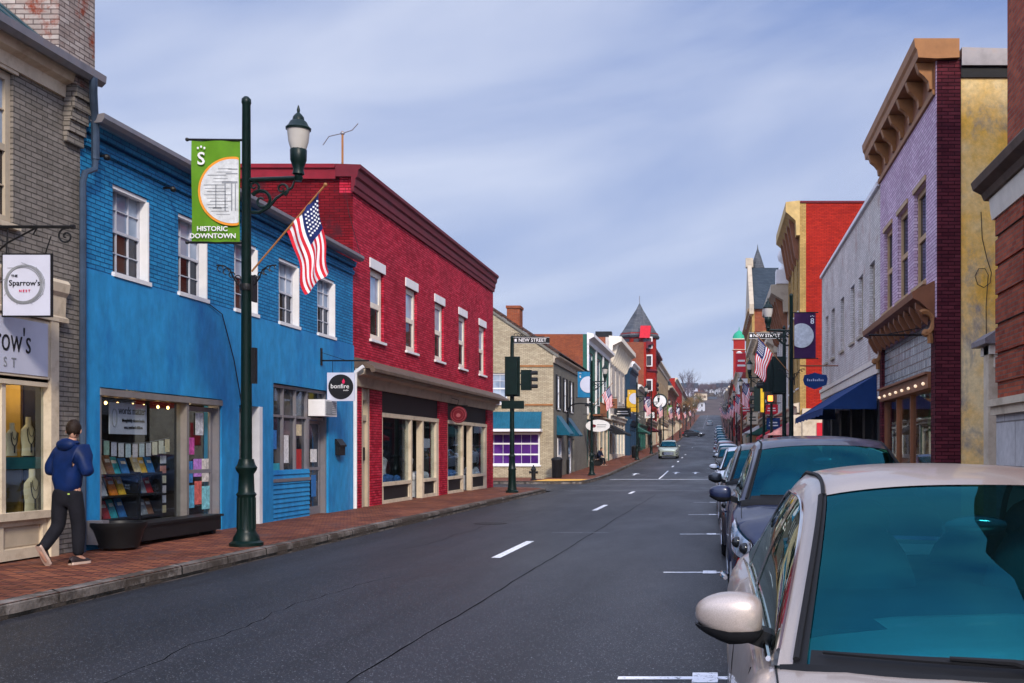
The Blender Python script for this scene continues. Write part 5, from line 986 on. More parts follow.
def lamp_post(x, y, label, arm=1):
    z = G(y); t = thing('street_lamp', label, 'street lamp', (x,y,z), 'green lamp posts along the street')
    mb = MB(); mb.lathe((x,y,z), [(.25,0),(.25,.05),(.2,.08),(.19,.14),(.15,.2),(.135,.24),(.13,.75),(.15,.79),(.12,.83),(.11,1.1),(.15,1.16),(.16,1.2),(.13,1.25),(.115,1.3),(.11,1.33)], 16); 
    for k in range(12): q = k*math.pi/6; mb.tube([(x+.128*math.cos(q),y+.128*math.sin(q),z+.26),(x+.125*math.cos(q),y+.125*math.sin(q),z+.74)],.014,5)
    mb.build('base', M['green_metal'], t, smooth=True)
    mb = MB(); mb.lathe((x,y,z), [(.085,1.33),(.062,6.78),(.072,6.8),(.068,6.86),(.03,6.9)], 16); mb.build('pole', M['green_metal'], t, smooth=True)
    zt = z+5.62
    mb = MB(); mb.tube([(x,y,zt),(x+arm*.82,y,zt+.03)],.035,8); mb.lathe((x+arm*.8,y,zt-.02),[(.05,0),(.07,.06),(.04,.1)],10); mb.build('arm', M['green_metal'], t, smooth=True)
    mb = MB()
    def spiral(cx, cz, r0, a0, turns, sgn=1, w0=.022): 
        n = 26; mb.tube([(x+arm*(cx+r0*(1-.85*i/n)*math.cos(a0+sgn*i/n*turns*2*math.pi)), y, zt+cz+r0*(1-.85*i/n)*math.sin(a0+sgn*i/n*turns*2*math.pi)) for i in range(n+1)], [w0*(1-.5*i/n) for i in range(n+1)], 6)
    spiral(.24,-.32,.17,2.6,1.3,-1,.03); spiral(.55,-.14,.1,-1.2,1.3,1); mb.tube([(x+arm*a,y,zt+b) for a, b in ((.08,-.5),(.2,-.5),(.34,-.42),(.46,-.28),(.58,-.2),(.7,-.12),(.74,-.02))],[.03,.028,.024,.022,.02,.018,.014],6); spiral(.12,-.1,.08,-.6,1.1,1)
    mb.build('scroll_bracket', M['green_metal'], t, smooth=True)
    lx = x+arm*.8
    mb = MB(); mb.lathe((lx,y,zt+.06),[(.045,0),(.09,.03),(.075,.1),(.105,.2),(.12,.24),(.125,.4),(.11,.42)],12); mb.build('lantern_base', M['green_metal'], t, smooth=True)
    mb = MB(); mb.lathe((lx,y,zt+.47),[(.115,0),(.15,.12),(.165,.27),(.172,.3)],16); mb.build('lantern_glass', M['lampglass'], t, smooth=True)
    mb = MB(); mb.lathe((lx,y,zt+.765),[(.185,0),(.19,.03),(.15,.07),(.12,.13),(.09,.15),(.08,.2),(.05,.24),(.02,.27),(.025,.31),(.008,.38)],16); mb.build('lantern_cap', M['green_metal'], t, smooth=True)
    zb = z+4.28
    mb = MB()
    for s_ in (-1, 1):
        mb.tube([(x+s_*a,y,zb+b) for a, b in ((.07,-.3),(.14,-.26),(.2,-.16),(.25,-.04),(.34,.02),(.46,.03))],.012,5)
        for k in range(4): cx, cz = x+s_*(.13+.09*k), zb-.02-.05*(3-k); mb.tube([(cx+.045*math.cos(q),y,cz+.045*math.sin(q)) for q in [i*.6 for i in range(9)]],.009,5)
    mb.lathe((x,y,zb-.36),[(.09,0),(.1,.05),(.09,.1)],12); mb.build('basket_bracket', M['black'], t, smooth=True)
    mb = MB(); mb.box(x-.04,x+.1,y-.11,y-.085,z+3.0,z+3.5) if False else mb.box(x+.09,x+.12,y-.05,y+.12,z+3.75,z+4.15); mb.build('sign_plate', M['black'], t)
    return t
lp0 = lamp_post(-7.2, 16.9, 'dark green lamp post in front of the blue building')
mb = MB(); mb.box(-7.11,-7.05,16.85,16.95,2.6,3.15); own(mb,'post_box',M['black'],(-7.08,16.9,2.6),'small black control box strapped to the nearest lamp post','box')
banner(-7.2, 16.9, 6.34, -1, 'bannergreen', 'orange', 'pewter', 'green Historic Downtown banner with an orange ringed drawing', ('HISTORIC','DOWNTOWN'))
fl0 = flag_thing(-7.16, 16.88, 4.32, 'striped flag on a slanted staff on the nearest lamp post', L=.95)
def post_set(x, y, lab, cloth, blabel, flabel, side=-1, arm=1, bz=6.35, disc='signgrey', mirror=False):
    dz = zr(y)-zr(16.9)
    if arm == 1: c = copy_tree(lp0, loc=(x,y,G(y)), label=lab)
    else: c = lamp_post(x, y, lab, -1)
    if cloth: banner(x, y, bz+dz, side, cloth, None, disc, blabel, letter='8' if cloth == 'bannerplum' else 's')
    if flabel:
        if arm == 1: copy_tree(fl0, loc=(x+.04,y-.02,4.32+dz), label=flabel)
        else:
            f = copy_tree(fl0, loc=(x-.04,y-.02,4.32+dz), label=flabel); f.scale = (-1,1,1)
    return c
post_set(-7.4, 66, 'dark green lamp post beyond the cream corner house with a blue banner', 'bannerblue', 'blue banner with a pale disc beyond the cream corner house', 'striped flag on the lamp post with the blue banner')
post_set(-6.95, 98, 'lamp post with a yellow banner before the navy building', 'banneryellow', 'yellow banner with a purple and white disc', 'striped flag on the lamp post with the yellow banner')
post_set(2.62, 37.8, 'tall lamp post carrying the plum banner by the navy awning', 'bannerplum', 'plum banner with a cream disc hanging by the tall red wall', 'striped flag beside the street name sign on the right', side=1, arm=-1, disc='pewter')
post_set(2.75, 62, 'lamp post on the far right corner with a small violet banner', None, None, 'pale striped flag low on the far right corner post', side=1, arm=-1)
post_set(2.75, 84, 'lamp post with a violet banner and white disc, right side beyond the corner', 'bannerplum', 'violet banner with white disc, right side beyond the corner', 'striped flag above the far parked cars, nearest of the distant ones', side=-1, arm=-1)
for k, y in enumerate((112, 140, 172, 210, 255, 305, 360)):
    o1 = ['first','second','third','fourth','fifth','sixth','last'][k]
    post_set(-6.95, y+8, 'distant lamp post on the left pavement, %s beyond the yellow banner' % o1, ['bannerplum','bannerblue','bannergreen'][k%3] if k < 4 else None, '%s banner on the %s distant left lamp post' % (['plum','blue','green'][k%3], o1), 'tiny flag on the %s distant left lamp post' % o1)
    post_set(2.75, y, 'distant lamp post on the right pavement, %s beyond the violet banner' % o1, ['flagred','bannerplum','flagred'][k%3] if k < 4 else None, '%s banner on the %s distant right lamp post' % (['red','plum','red'][k%3], o1), 'tiny flag on the %s distant right lamp post' % o1, side=1 if k % 2 else -1, arm=-1)
# ---- traffic signal poles
def signal_head(par, x, y, z, face=0, name='signal_head', mat='green_metal', h=1.05, w_=.34, lit=None, plate=True):
    "face 0: lamps turned away from the camera; 1: lamps to the right; -1: to the left; 2: towards the camera"
    mb = MB(); mb.box(x-w_/2, x+w_/2, y-.1, y+.1, z, z+h)
    if plate and face == 0: mb.box(x-w_/2-.06, x+w_/2+.06, y+.1, y+.115, z-.06, z+h+.06)
    s = mb.build(name, M[mat], par)
    mb = MB(); 
    for k in range(3):
        c = (x, y, z+h*(k+.5)/3)
        for q in range(1):
            R_ = h*.13; n = 10; d_ = {0:(0,1),1:(1,0),-1:(-1,0),2:(0,-1)}[face]; e = w_/2 if face in (1,-1) else .1
            ring = [[(c[0]+d_[0]*(e+L_)+(0 if d_[0] else R_*math.cos(a)), c[1]+d_[1]*(e+L_)+(0 if d_[1] else R_*math.cos(a)), c[2]+R_*math.sin(a)) for a in [math.pi*i/n*1.3-.45 for i in range(n+1)]] for L_ in (.0,.22)]
            mb.grid(ring)
    mb.build('visor', M['black'], s)
    mb = MB()
    for k in range(3):
        c = (x, y, z+h*(k+.5)/3); d_ = {0:(0,1),1:(1,0),-1:(-1,0),2:(0,-1)}[face]; e = w_/2 if face in (1,-1) else .1
        mb.lathe((c[0]+d_[0]*e-(.005 if d_[0]<0 else 0), c[1]+d_[1]*e-(.01 if d_[1]<0 else 0), c[2]), [(h*.11,0),(h*.11,.01)], 12, ax='x' if d_[0] else 'y')
    mb.build('lens', M['ink'], s)
    return s
def name_sign(par, x, y, z, side, w_=1.3, h_=.24):
    xa, xb = sorted((x+side*.06, x+side*(.06+w_)))
    mb = MB(); mb.box(xa,xb,y-.012,y+.012,z,z+h_); s = mb.build('name_plate', M['black'], par)
    mb = MB(); mb.box(xa,xb,y-.016,y-.013,z+.01,z+.02); mb.box(xa,xb,y-.016,y-.013,z+h_-.02,z+h_-.01); mb.box(xa+.03,xa+.11,y-.016,y-.013,z+.07,z+.17); mb.build('border_line', M['white'], s)
    text('NEW STREET', .17, M['white'], s, ((xa+xb)/2+.03, y-.018, z+h_/2), sx=1.0, bold=.002)
    mb = MB(); n = 24
    for cx, r0, a0 in ((.16,.13,0),(.34,.07,1.5)): mb.tube([(x+side*(cx+r0*(1-.8*i/n)*math.cos(a0+i*.35)), y, z+h_+.06+r0*.6*(1-.8*i/n)*math.sin(a0+i*.35)) for i in range(n)],.014,5)
    mb.tube([(x,y,z+h_+.02),(x+side*w_*.9,y,z+h_+.02)],.014,5); mb.build('scrollwork', M['black'], par)
    return s
def signal_pole(x, y, top, label):
    z = G(y); t = thing('traffic_signal', label, 'traffic signal', (x,y,z), 'green traffic signal poles')
    mb = MB(); mb.lathe((x,y,z), [(.23,0),(.23,.06),(.17,.1),(.14,.3),(.13,.8),(.15,.84),(.12,.9),(.1,1.25),(.13,1.3),(.1,1.36)], 14); mb.build('base', M['green_metal'], t, smooth=True)
    mb = MB(); mb.lathe((x,y,z), [(.085,1.36),(.065,top-z-.2),(.05,top-z),(.07,top-z+.03),(.02,top-z+.12)], 12); mb.build('pole', M['green_metal'], t, smooth=True)
    return t
x, y = -7.25, 39.3; t = signal_pole(x, y, 5.55, 'green signal pole with a New Street sign on the near left corner')
signal_head(t, x+.03, y-.2, 3.55, 0, h=1.3, w_=.42); signal_head(t, x+.5, y+.05, 3.72, 1, h=.72, w_=.36); mb = MB(); mb.box(x+.05,x+.4,y-.02,y+.02,3.9,3.95); mb.box(x+.05,x+.4,y-.02,y+.02,4.3,4.35); mb.build('mount', M['black'], t)
mb = MB(); mb.box(x-.35,x+.45,y-.16,y-.1,3.05,3.33); mb.build('cross_plate', M['green_metal'], t)
name_sign(t, x, y, 5.38, 1, 1.28)
x, y = 2.58, 41; t = signal_pole(x, y, 6.1, 'green signal pole with a New Street sign on the near right corner')
signal_head(t, x-.2, y-.2, 3.7, 0, h=1.3, w_=.42); signal_head(t, x-.62, y+.05, 3.75, -1, h=1.2, w_=.36); mb = MB(); mb.box(x-.5,x-.05,y-.02,y+.02,3.9,3.95); mb.box(x-.5,x-.05,y-.02,y+.02,4.6,4.65); mb.build('mount', M['black'], t)
name_sign(t, x, y, 5.72, -1, 1.25)
x, y = 2.95, 57.5; t = signal_pole(x, y, 4.9, 'signal pole with yellow cased head and amber light on the far right corner')
signal_head(t, x-.75, y-.1, 3.6, -1, h=1.3, w_=.34); mb = MB(); mb.box(x-.58,x-.4,y-.22,y+.1,3.55,4.95); mb.build('signal_case', M['yellow_case'], t)
mb = MB(); mb.box(x-.28,x+.14,y-.3,y-.1,4.0,4.55); c = mb.build('pedestrian_signal', M['black'], t); mb = MB(); mb.box(x-.2,x+.06,y-.306,y-.3,4.12,4.42); mb.build('hand_light', M['amber'], c)
mb = MB(); mb.tube([(x,y,4.3),(x-.7,y,4.3)],.03,6); mb.build('mount', M['black'], t)
# slim dark poles on the right pavement
x = 2.95; y = 52+30; z = G(y); mb = MB(); mb.tube([(X(736,y)+.4,y,z),(X(736,y)+.4,y,z+6)],.07,8); own(mb,'utility_pole',M['brownwood'],(X(736,y)+.4,y,z),'slim brown pole standing before the row of distant right flags','pole')
# gooseneck lamp and bin, hydrant by the corner house
x, y = X(568,68), 68; z = G(y); t = thing('gooseneck_lamp', 'thin black gooseneck lamp beside the corner house', 'lamp', (x,y,z))
mb = MB(); mb.tube([(x,y,z),(x,y,z+.9)],.08,8); mb.tube([(x,y,z+.9),(x,y,z+3.9),(x+.08,y,z+4.15),(x+.3,y,z+4.32),(x+.7,y,z+4.38),(x+1.2,y,z+4.36)],.04,8); mb.build('pole', M['black'], t, smooth=True)
mb = MB(); mb.lathe((x+1.25,y,z+4.2),[(.22,0),(.18,.1),(.06,.18)],12); mb.build('lamp_shade', M['black'], t)
x, y = X(557,61.5), 61.5; z = G(y); t = thing('litter_bin', 'black litter bin at the corner of the cream house', 'litter bin', (x,y,z), 'black litter bins')
mb = MB(); mb.lathe((x,y,z),[(.25,0),(.28,.05),(.3,.95),(.32,1.0)],14); mb.build('bin_body', M['black'], t, smooth=True); mb = MB(); mb.lathe((x,y,z+1.001),[(.33,0),(.32,.08),(.2,.16),(.05,.18)],14); mb.build('lid', M['black'], t, smooth=True)
c = copy_tree(t, loc=(-7.6,104,G(104)), label='black litter bin near the lamp post with the yellow banner')
x, y = X(533.5,56.6), 56.6; z = zr(y)+.15; t = thing('fire_hydrant', 'small dark fire hydrant in front of the purple window', 'hydrant', (x,y,z))
mb = MB(); mb.lathe((x,y,z),[(.17,0),(.17,.05),(.11,.06),(.11,.5),(.15,.52),(.15,.57),(.12,.6),(.09,.7),(.03,.74),(.03,.8)],12); mb.build('barrel', M['black'], t, smooth=True)
for s_ in (-1,1): mb = MB(); mb.tube([(x+s_*.1,y,z+.42),(x+s_*.19,y,z+.42)],.06,8); mb.tube([(x+s_*.19,y,z+.42),(x+s_*.22,y,z+.42)],.075,8); mb.build('nozzle', M['black'], t)
# oval shop sign, awnings, benches
hs = thing('hanging_sign', 'white oval sign hanging beside the lamp post with the blue banner', 'sign', (-7.9,77,3.1))
y = 77; mb = MB(); mb.tube([(-9.2,y,4.1),(-7.6,y,4.1)],.02,5); mb.tube([(-8.6,y,4.1),(-8.6,y,3.5)],.01,4); mb.tube([(-7.9,y,4.1),(-7.9,y,3.5)],.01,4); mb.build('iron_bracket', M['black'], hs)
mb = MB(); mb.prism([(-8.2+.85*math.cos(a),y-.03,3.28+.42*math.sin(a)) for a in [k*math.pi/16 for k in range(32)]],(0,.06,0)); f = mb.build('sign_board', M['white'], hs); mb = MB(); mb.ell((-8.5,y-.04,3.26),(.18,.008,.12),8,6); mb.build('emblem', M['darkred'], f); mb = MB(); mb.box(-8.25,-7.6,y-.036,y-.031,3.32,3.37); mb.box(-8.25,-7.65,y-.036,y-.031,3.18,3.22); mb.build('lettering', M['greyink'], f)
hs = thing('post_clock', 'round white clock on a black post far down the left pavement', 'clock', (-7.3,146,G(146)))
z = G(146); mb = MB(); mb.tube([(-7.3,146,z),(-7.3,146,z+5.5)],.1,8); mb.build('post', M['black'], hs); mb = MB(); mb.lathe((-7.3,145.8,z+6.3),[(1.0,0),(1.0,.4)],20,ax='y'); c = mb.build('case', M['green_metal'], hs); mb = MB(); mb.lathe((-7.3,145.75,z+6.3),[(.82,0),(.82,.04)],20,ax='y'); mb.build('dial', M['white'], c)
wl = [('hanging_sign','small brown sign high on the white bracketed building','brownwood',90,-8.6,4.6,1.2,.8),('hanging_sign','dark wide hanging sign before the navy building','ink',100,-8.4,4.0,1.5,.8),('hanging_sign','small yellow sign low beyond the yellow banner','banneryellow',112,-8.4,4.6,1.2,1.5),('hanging_sign','white sign on the left row under the post clock','white',138,-8.2,4.2,1.2,.7),('hanging_sign','red sign board on the first right building beyond the corner','flagred',70,3.6,3.9,.8,.6),('hanging_sign','blue sign board on the right row near the ball finial building','navy_cloth',66,3.5,2.9,.8,.7),('hanging_sign','white and black sign board over the right pavement','white',78,3.5,4.3,.8,.7),('hanging_sign','red upper sign far down the right row','flagred',150,3.6,10.5,1.6,2.6),('hanging_sign','white oval topped sign under the far red one','white',142,3.6,6.9,1.3,2.4),('hanging_sign','pale S shaped shop sign low on the right row','cream',100,3.4,3.3,1.0,1.1),('hanging_sign','red pub like sign low on the right row','flagred',118,3.3,4.4,1.2,1.2)]
for nm, lb, mt, y, x, z, w_, h_ in wl:
    z += zr(y); hs = thing(nm, lb, 'sign', (x,y,z), 'shop signs hanging over the pavement'); s_ = -1 if x < 0 else 1
    mb = MB(); mb.tube([(-9.2 if x < 0 else 4.2,y,z+h_+.1),(x-s_*w_/2,y,z+h_+.1)],.03,5); mb.build('iron_bracket', M['black'], hs)
    mb = MB(); mb.box(x-w_/2,x+w_/2,y-.04,y+.04,z,z+h_); f = mb.build('sign_board', M[mt], hs); mb = MB(); mb.box(x-w_*.35,x+w_*.35,y-.05,y-.041,z+h_*.3,z+h_*.4); mb.box(x-w_*.3,x+w_*.3,y-.05,y-.041,z+h_*.55,z+h_*.65); mb.build('stripe', M['ink' if mt not in ('ink','navy_cloth','flagred') else 'white'], f)
aws = [('red awning low over the right pavement by the ball finial building','flagred',RF,66,72),('pink striped awning at the foot of the tall red building','awnpink',RF,56,61),('dark green awning on the right row','green_trim',RF,88,95),('white awning on the right row','white',RF,104,112),('burgundy awning on the right row','darkred',RF,128,138),('black awning on the left row','ink',LF,96,101),('dark green awning on the left row','green_trim',LF,124,134),('burgundy awning on the left row','darkred',LF,150,160),('cream awning on the left row','cream',LF,180,192)]
M['awnpink'] = paint('faded_pink_cloth', (.5,.22,.22), .8, var=.3, sc=4)
for lb, mt, fr, a, b in aws:
    z = zr(a)+3.3; o = awning(fr, None, a, b, z, 1.5, .8, mt); o['label'] = lb; o['category'] = 'awning'; o['group'] = 'shop awnings far down the street'
# ================================================================ CARS
def paintcar(name, col, metal=.5, rough=.28):
    m, t, p, o = newmat(name); p.inputs['Base Color'].default_value = (*col, 1); p.inputs['Metallic'].default_value = metal; p.inputs['Roughness'].default_value = rough
    p.inputs['Coat Weight'].default_value = .5; p.inputs['Coat Roughness'].default_value = .02
    n = nn(t, 'ShaderNodeTexNoise', sc=400, dt=2); t.links.new(objc(t), n.inputs[0]); t.links.new(mixc(t, 1, (*col,), ramp(t, n.outputs[0], [(.3,.85),(.7,1.15)]), 'MULTIPLY'), p.inputs['Base Color'])
    n2 = nn(t, 'ShaderNodeTexNoise', sc=3, dt=6, rg=.7); t.links.new(objc(t), n2.inputs[0]); t.links.new(ramp(t, n2.outputs[0], [(.35,rough),(.7,rough+.15)]), p.inputs['Roughness'])
    return m
CP = dict(champagne=paintcar('champagne_beige_car_paint', (.47,.385,.33), .55, .3), navy=paintcar('dark_blue_car_paint', (.006,.012,.045), .2), dark=paintcar('dark_grey_car_paint', (.03,.035,.045)),
  silver=paintcar('silver_car_paint', (.5,.54,.6)), white=paintcar('white_car_paint', (.75,.77,.8), 0, .3), green=paintcar('pale_green_silver_car_paint', (.45,.5,.42)), black=paintcar('black_car_paint', (.01,.011,.013)), red=paintcar('dark_red_car_paint', (.2,.015,.02)), blue=paintcar('steel_blue_car_paint', (.08,.16,.3)))
M['wind'] = glass('tinted_windscreen_glass', (.14,.6,.7), (.06,.4,.5), 1., fac=.13, ior=1.55)
M['carglass'] = glass('dark_tinted_side_glass', (.12,.2,.2), (.8,.95,.9), .6, fac=.1, ior=1.5)
M['rubber'] = paint('black_rubber', (.008,.008,.009), .6, var=.1, spec=.2); M['gloss'] = paint('gloss_black_trim', (.008,.009,.011), .12, var=.05, coat=.5)
M['chrome'] = paint('chrome', (.7,.7,.72), .1, metal=1, var=.02); M['alloy'] = paint('alloy_wheel', (.4,.41,.43), .3, metal=.8, var=.1)
M['cabin'] = paint('charcoal_cabin_fabric', (.03,.04,.045), .85, var=.2); M['lens'] = paint('clear_headlight_lens', (.45,.48,.55), .08, metal=.4, var=.6, sc=14, coat=1)
def lerp(a, b, t): return a+(b-a)*t
def interp(tb, y):
    if y <= tb[0][0]: return tb[0][1]
    for (a, u), (b, v) in zip(tb, tb[1:]):
        if y <= b: t_ = (y-a)/(b-a); return lerp(u, v, t_*t_*(3-2*t_)*.35+t_*.65)
    return tb[-1][1]
def catmull(P, n):
    out = []
    for i in range(len(P)-1):
        p0, p1, p2, p3 = P[max(i-1,0)], P[i], P[i+1], P[min(i+2,len(P)-1)]
        for k in range(n):
            t = k/n; out.append((i+t, tuple(.5*((2*p1[c])+(-p0[c]+p2[c])*t+(2*p0[c]-5*p1[c]+4*p2[c]-p3[c])*t*t+(-p0[c]+3*p1[c]-3*p2[c]+p3[c])*t**3) for c in range(len(p1)))))
    out.append((len(P)-1, P[-1])); return out
SPEC = dict(
 sedan=dict(L=4.75,W=1.84,key=[(1.2,.98,0,.80),(2.32,1.405,1,.61),(3.1,1.475,1,.59),(3.75,1.41,1,.59),(4.45,1.06,0,.72)], bow=(.34,.14), wb=(.92,3.75), wr=.33, top=[(0,.62),(.12,.7),(.45,.83),(.85,.925),(1.2,.965),(1.6,.97),(3.9,1.0),(4.4,1.02),(4.75,.9)], belt=.985),
 suv=dict(L=4.6,W=1.94,key=[(1.12,1.14,0,.86),(1.95,1.6,1,.69),(2.6,1.69,1,.67),(3.7,1.66,1,.66),(4.42,1.15,0,.74)], bow=(.3,.12), wb=(.9,3.6), wr=.36, top=[(0,.72),(.1,.86),(.5,.98),(1.0,1.08),(1.6,1.12),(4.0,1.14),(4.4,1.12),(4.6,1.0)], belt=1.13))
def make_car(kind, pm, label, x, y, group='parked cars', fine=1, wire=True):
    S = SPEC[kind]; L, W = S['L'], S['W']; z0 = zr(y+L/2); t = thing('parked_car', label, 'car', (x, y+L/2, z0), group)
    pm = CP[pm]; sl = (zr(y+L)-zr(y))/L
    def Wd(yy): # half width along the length
        f = max(0, 1-yy/.75); r = max(0, 1-(L-yy)/.6); return W/2*(1-.2*f**2.4-.15*r**2.4)
    def bp(yy, q):
        "body section: q 0 sill .. 1 top centre"
        w_ = Wd(yy); zt = interp(S['top'], yy)
        ws, R_ = S['wr']+.055, 0
        zb = .2+.06*max(0, 1-yy/.4)
        for c in S['wb']:
            d = abs(yy-c)
            if d < ws: zb = max(zb, S['wr']+math.sqrt(max(0, ws*ws-d*d)))
        prof = [(0,.965,0),(.12,.985,.12),(.3,1.0,.35),(.42,1.0,.55),(.5,.985,.74),(.56,.97,.86),(.62,.935,.95),(.68,.86,1.0),(.76,.68,1.03),(.86,.4,1.055),(1,0,1.065)]
        for (a, xa, za), (b, xb, zb_) in zip(prof, prof[1:]):
            if q <= b: k = (q-a)/(b-a); xs, zs = lerp(xa, xb, k), lerp(za, zb_, k); break
        nose = max(0, 1-yy/.3)**2; 
        crown = (zs-1)*(1 if zs > 1 else 0)
        z = zb+(zt-zb)*min(zs, 1)+crown*1.0*(1 if yy < S['key'][0][0]+.6 or yy > L-.6 else .3)
        return Vector((w_*xs, yy+.12*nose*0+(.25*(xs**2) if yy < .05 else 0)*0, z))
    ysx = sorted(set([round(L*k/(44*fine), 4) for k in range(int(44*fine)+1)]+[.03,.06]+[round(c+s_*(S['wr']+.055)*math.cos(a*math.pi/16), 4) for c in S['wb'] for s_ in (-1, 1) for a in range(0, 9)]+[round(c+s_*(S['wr']+.0552),4) for c in S['wb'] for s_ in (-1,1)]))
    ysx = [v for v in ysx if 0 <= v <= L]
    qs = [0,.06,.12,.2,.3,.36,.42,.46,.5,.53,.56,.59,.62,.65,.68,.72,.76,.8,.86,.93,1]
    def bow(v): # the plan view of nose and tail is rounded
        return v
    def plan(p, yy):
        s_ = abs(p.x)/(W/2); f = max(0, 1-yy/1.0); r = max(0, 1-(L-yy)/1.0)
        return Vector((p.x+x, y+yy+.22*f*s_**3-.16*r*s_**3, p.z+z0+sl*(yy-L/2)))
    rows = []
    for yy in ysx:
        h = [bp(yy, q) for q in qs]; rows.append([plan(p, yy) for p in h]+[plan(Vector((-p.x, p.y, p.z)), yy) for p in h[-2::-1]])
    mb = MB(); mb.grid(rows); mb.poly(rows[0]); mb.poly(rows[-1]); body = mb.build('body', [pm], t, smooth=True, ang=45, weld=True)
    # wheel wells and floor
    mb = MB(); ax, bx_ = x-W/2+.22, x+W/2-.22; mb.box(ax, bx_, y+.35, y+L-.4, z0+.22, z0+.75)
    mb.box(x-W/2+.1, x+W/2-.1, y+S['wb'][0]+.45, y+S['wb'][1]-.45, z0+.17, z0+.5); mb.build('underbody', M['rubber'], t)
    mb = MB(); mb.box(x-W/2+.16, x+W/2-.16, y+S['key'][0][0]+.35, y+S['key'][-1][0]-.15, z0+S['belt']+.0, z0+S['belt']+.035); mb.build('cabin_deck', M['cabin'], t)
    def off(yy, q, sgn, o_):
        p = bp(yy, q); a = bp(yy+.02, q)-bp(yy-.02 if yy > .02 else yy, q); b = bp(yy, min(1,q+.01))-bp(yy, max(0,q-.01)); n = a.cross(b); n = n.normalized() if n.length > 0 else Vector((1,0,0))
        if n.x < 0: n = -n
        p = p+n*o_; p.x *= sgn; return plan(p, yy)
    def patch(name, y0, y1, q0, q1, sgn, mat_, o_=.006, n=10, par=t, sk=0):
        mb = MB(); mb.grid([[off(lerp(y0, y1, i/n)+sk*(k/6-.5), lerp(q0, q1, k/6), sgn, o_) for k in range(7)] for i in range(n+1)]); return mb.build(name, mat_, par, smooth=True)
    for s_ in (-1, 1):
        hl = patch('headlight', .03, .58, .47, .6, s_, M['lens'], .008, sk=.12)
        patch('lamp_surround', .0, .62, .44, .615, s_, M['gloss'], .004, par=hl, sk=.12)
        mb = MB()
        for q_ in (.15, .32): p = off(q_, .54, s_, .012); mb.ell(p, (.05,.05,.05), 10, 8)
        mb.build('reflector', M['gloss'], hl, smooth=True)
        patch('tail_light', L-.4, L-.02, .46, .62, s_, M['flagred'], .006)
        patch('fog_lamp_recess', .04, .2, .14, .28, s_, M['gloss'], .006)
        patch('sill_trim', S['wb'][0]+.42, S['wb'][1]-.42, 0, .1, s_, M['rubber'], .008)
        for dy in (S['key'][0][0]+1.95, S['key'][0][0]+2.85):
            p = off(dy, .52, s_, .03); mb = MB(); mb.tube([p+Vector((0,-.11,0)), p+Vector((s_*.012,-.05,.003)), p+Vector((s_*.012,.05,.003)), p+Vector((0,.11,0))], [.012,.018,.018,.012], 8); mb.build('door_handle', M['chrome'] if kind == 'sedan' else pm, t, smooth=True)
    fz = interp(S['top'], 0)
    mb = MB(); n = 14; gp = lambda a, z: plan(Vector((W/2*.8*a*.72, 0, z)), 0)+Vector((0,-.012,0))
    mb.grid([[gp(-1+2*i/n, .36+(fz-.42)*k/4) for i in range(n+1)] for k in range(5)]); gr = mb.build('grille', M['gloss'], t)
    mb = MB()
    for k in range(4): mb.tube([gp(-1+2*i/n, .4+(fz-.48)*k/3)+Vector((0,-.012,0)) for i in range(n+1)], .009, 5)
    mb.build('grille_bar', M['chrome'], gr)
    # wheels
    for c in S['wb']:
        for s_ in (-1, 1):
            cx, cy, cz = x+s_*(W/2-.13), y+c, z0+S['wr']+sl*(c-L/2); r = S['wr']
            mb = MB(); mb.lathe((cx,cy,cz), [(r*.62,-.1),(r*.9,-.11),(r,-.07),(r,.07),(r*.9,.11),(r*.62,.1)], 28, ax='x'); wh = mb.build('wheel', M['rubber'], t, smooth=True)
            mb = MB(); mb.lathe((cx+s_*.06,cy,cz), [(r*.64,-.02),(r*.64,.02)], 24, ax='x')
            for k in range(5):
                a = k*2*math.pi/5+.3; mb.tube([(cx+s_*.1,cy,cz),(cx+s_*.095,cy+r*.62*math.cos(a),cz+r*.62*math.sin(a))],[.035,.03],6)
            mb.tube([(cx+s_*.095,cy+r*.62*math.cos(a),cz+r*.62*math.sin(a)) for a in [k*math.pi/12 for k in range(25)]], .014, 6); mb.build('rim', M['alloy'], wh, smooth=True)
    # greenhouse
    cols = catmull([(k[0], k[1], float(k[2]), k[3]) for k in S['key']], 8 if fine < 1.5 else 16)
    belt = S['belt']; xb = W/2-.1; nk = len(S['key'])-1
    def gh(c, s_): # top surface; s_ 0 centre .. 1 rail
        i, (yy, zz, hh, xr) = c; bw = lerp(S['bow'][0], S['bow'][1], min(i, 1)) if i < 1 else (lerp(S['bow'][1], 0, min(1, i-1)) if i < 2 else (0 if i < nk-1.5 else -.16*min(1, (i-nk+1.5)/1.5)))
        cr = lerp(.03, .055, hh) if i > .5 else lerp(.015, .05, i*2)
        return Vector((xr*s_, yy-bw*(1-s_**2), zz+cr*(1-s_**2.6)-(.03*max(0,(s_-.9)*10)**2 if s_ > .9 else 0)*min(1,hh+.3)))
    def sd(c, v): # side surface v 0 rail .. 1 belt
        a = gh(c, 1); i = c[0]; zb = belt-.012; yb = a.y
        z = lerp(a.z, min(zb, a.z), v); h = (a.z-z)/max(.001, (S['key'][2][1]-zb)); 
        xo = a.x+(xb-S['key'][2][3])*h*1.0 if True else 0
        return Vector((a.x+(max(xb, a.x)-a.x)*v**.85+.012*math.sin(v*math.pi), yb, z))
    def place(p, sgn=1): return Vector((x+sgn*p.x, y+p.y, z0+p.z+sl*(p.y-L/2)))
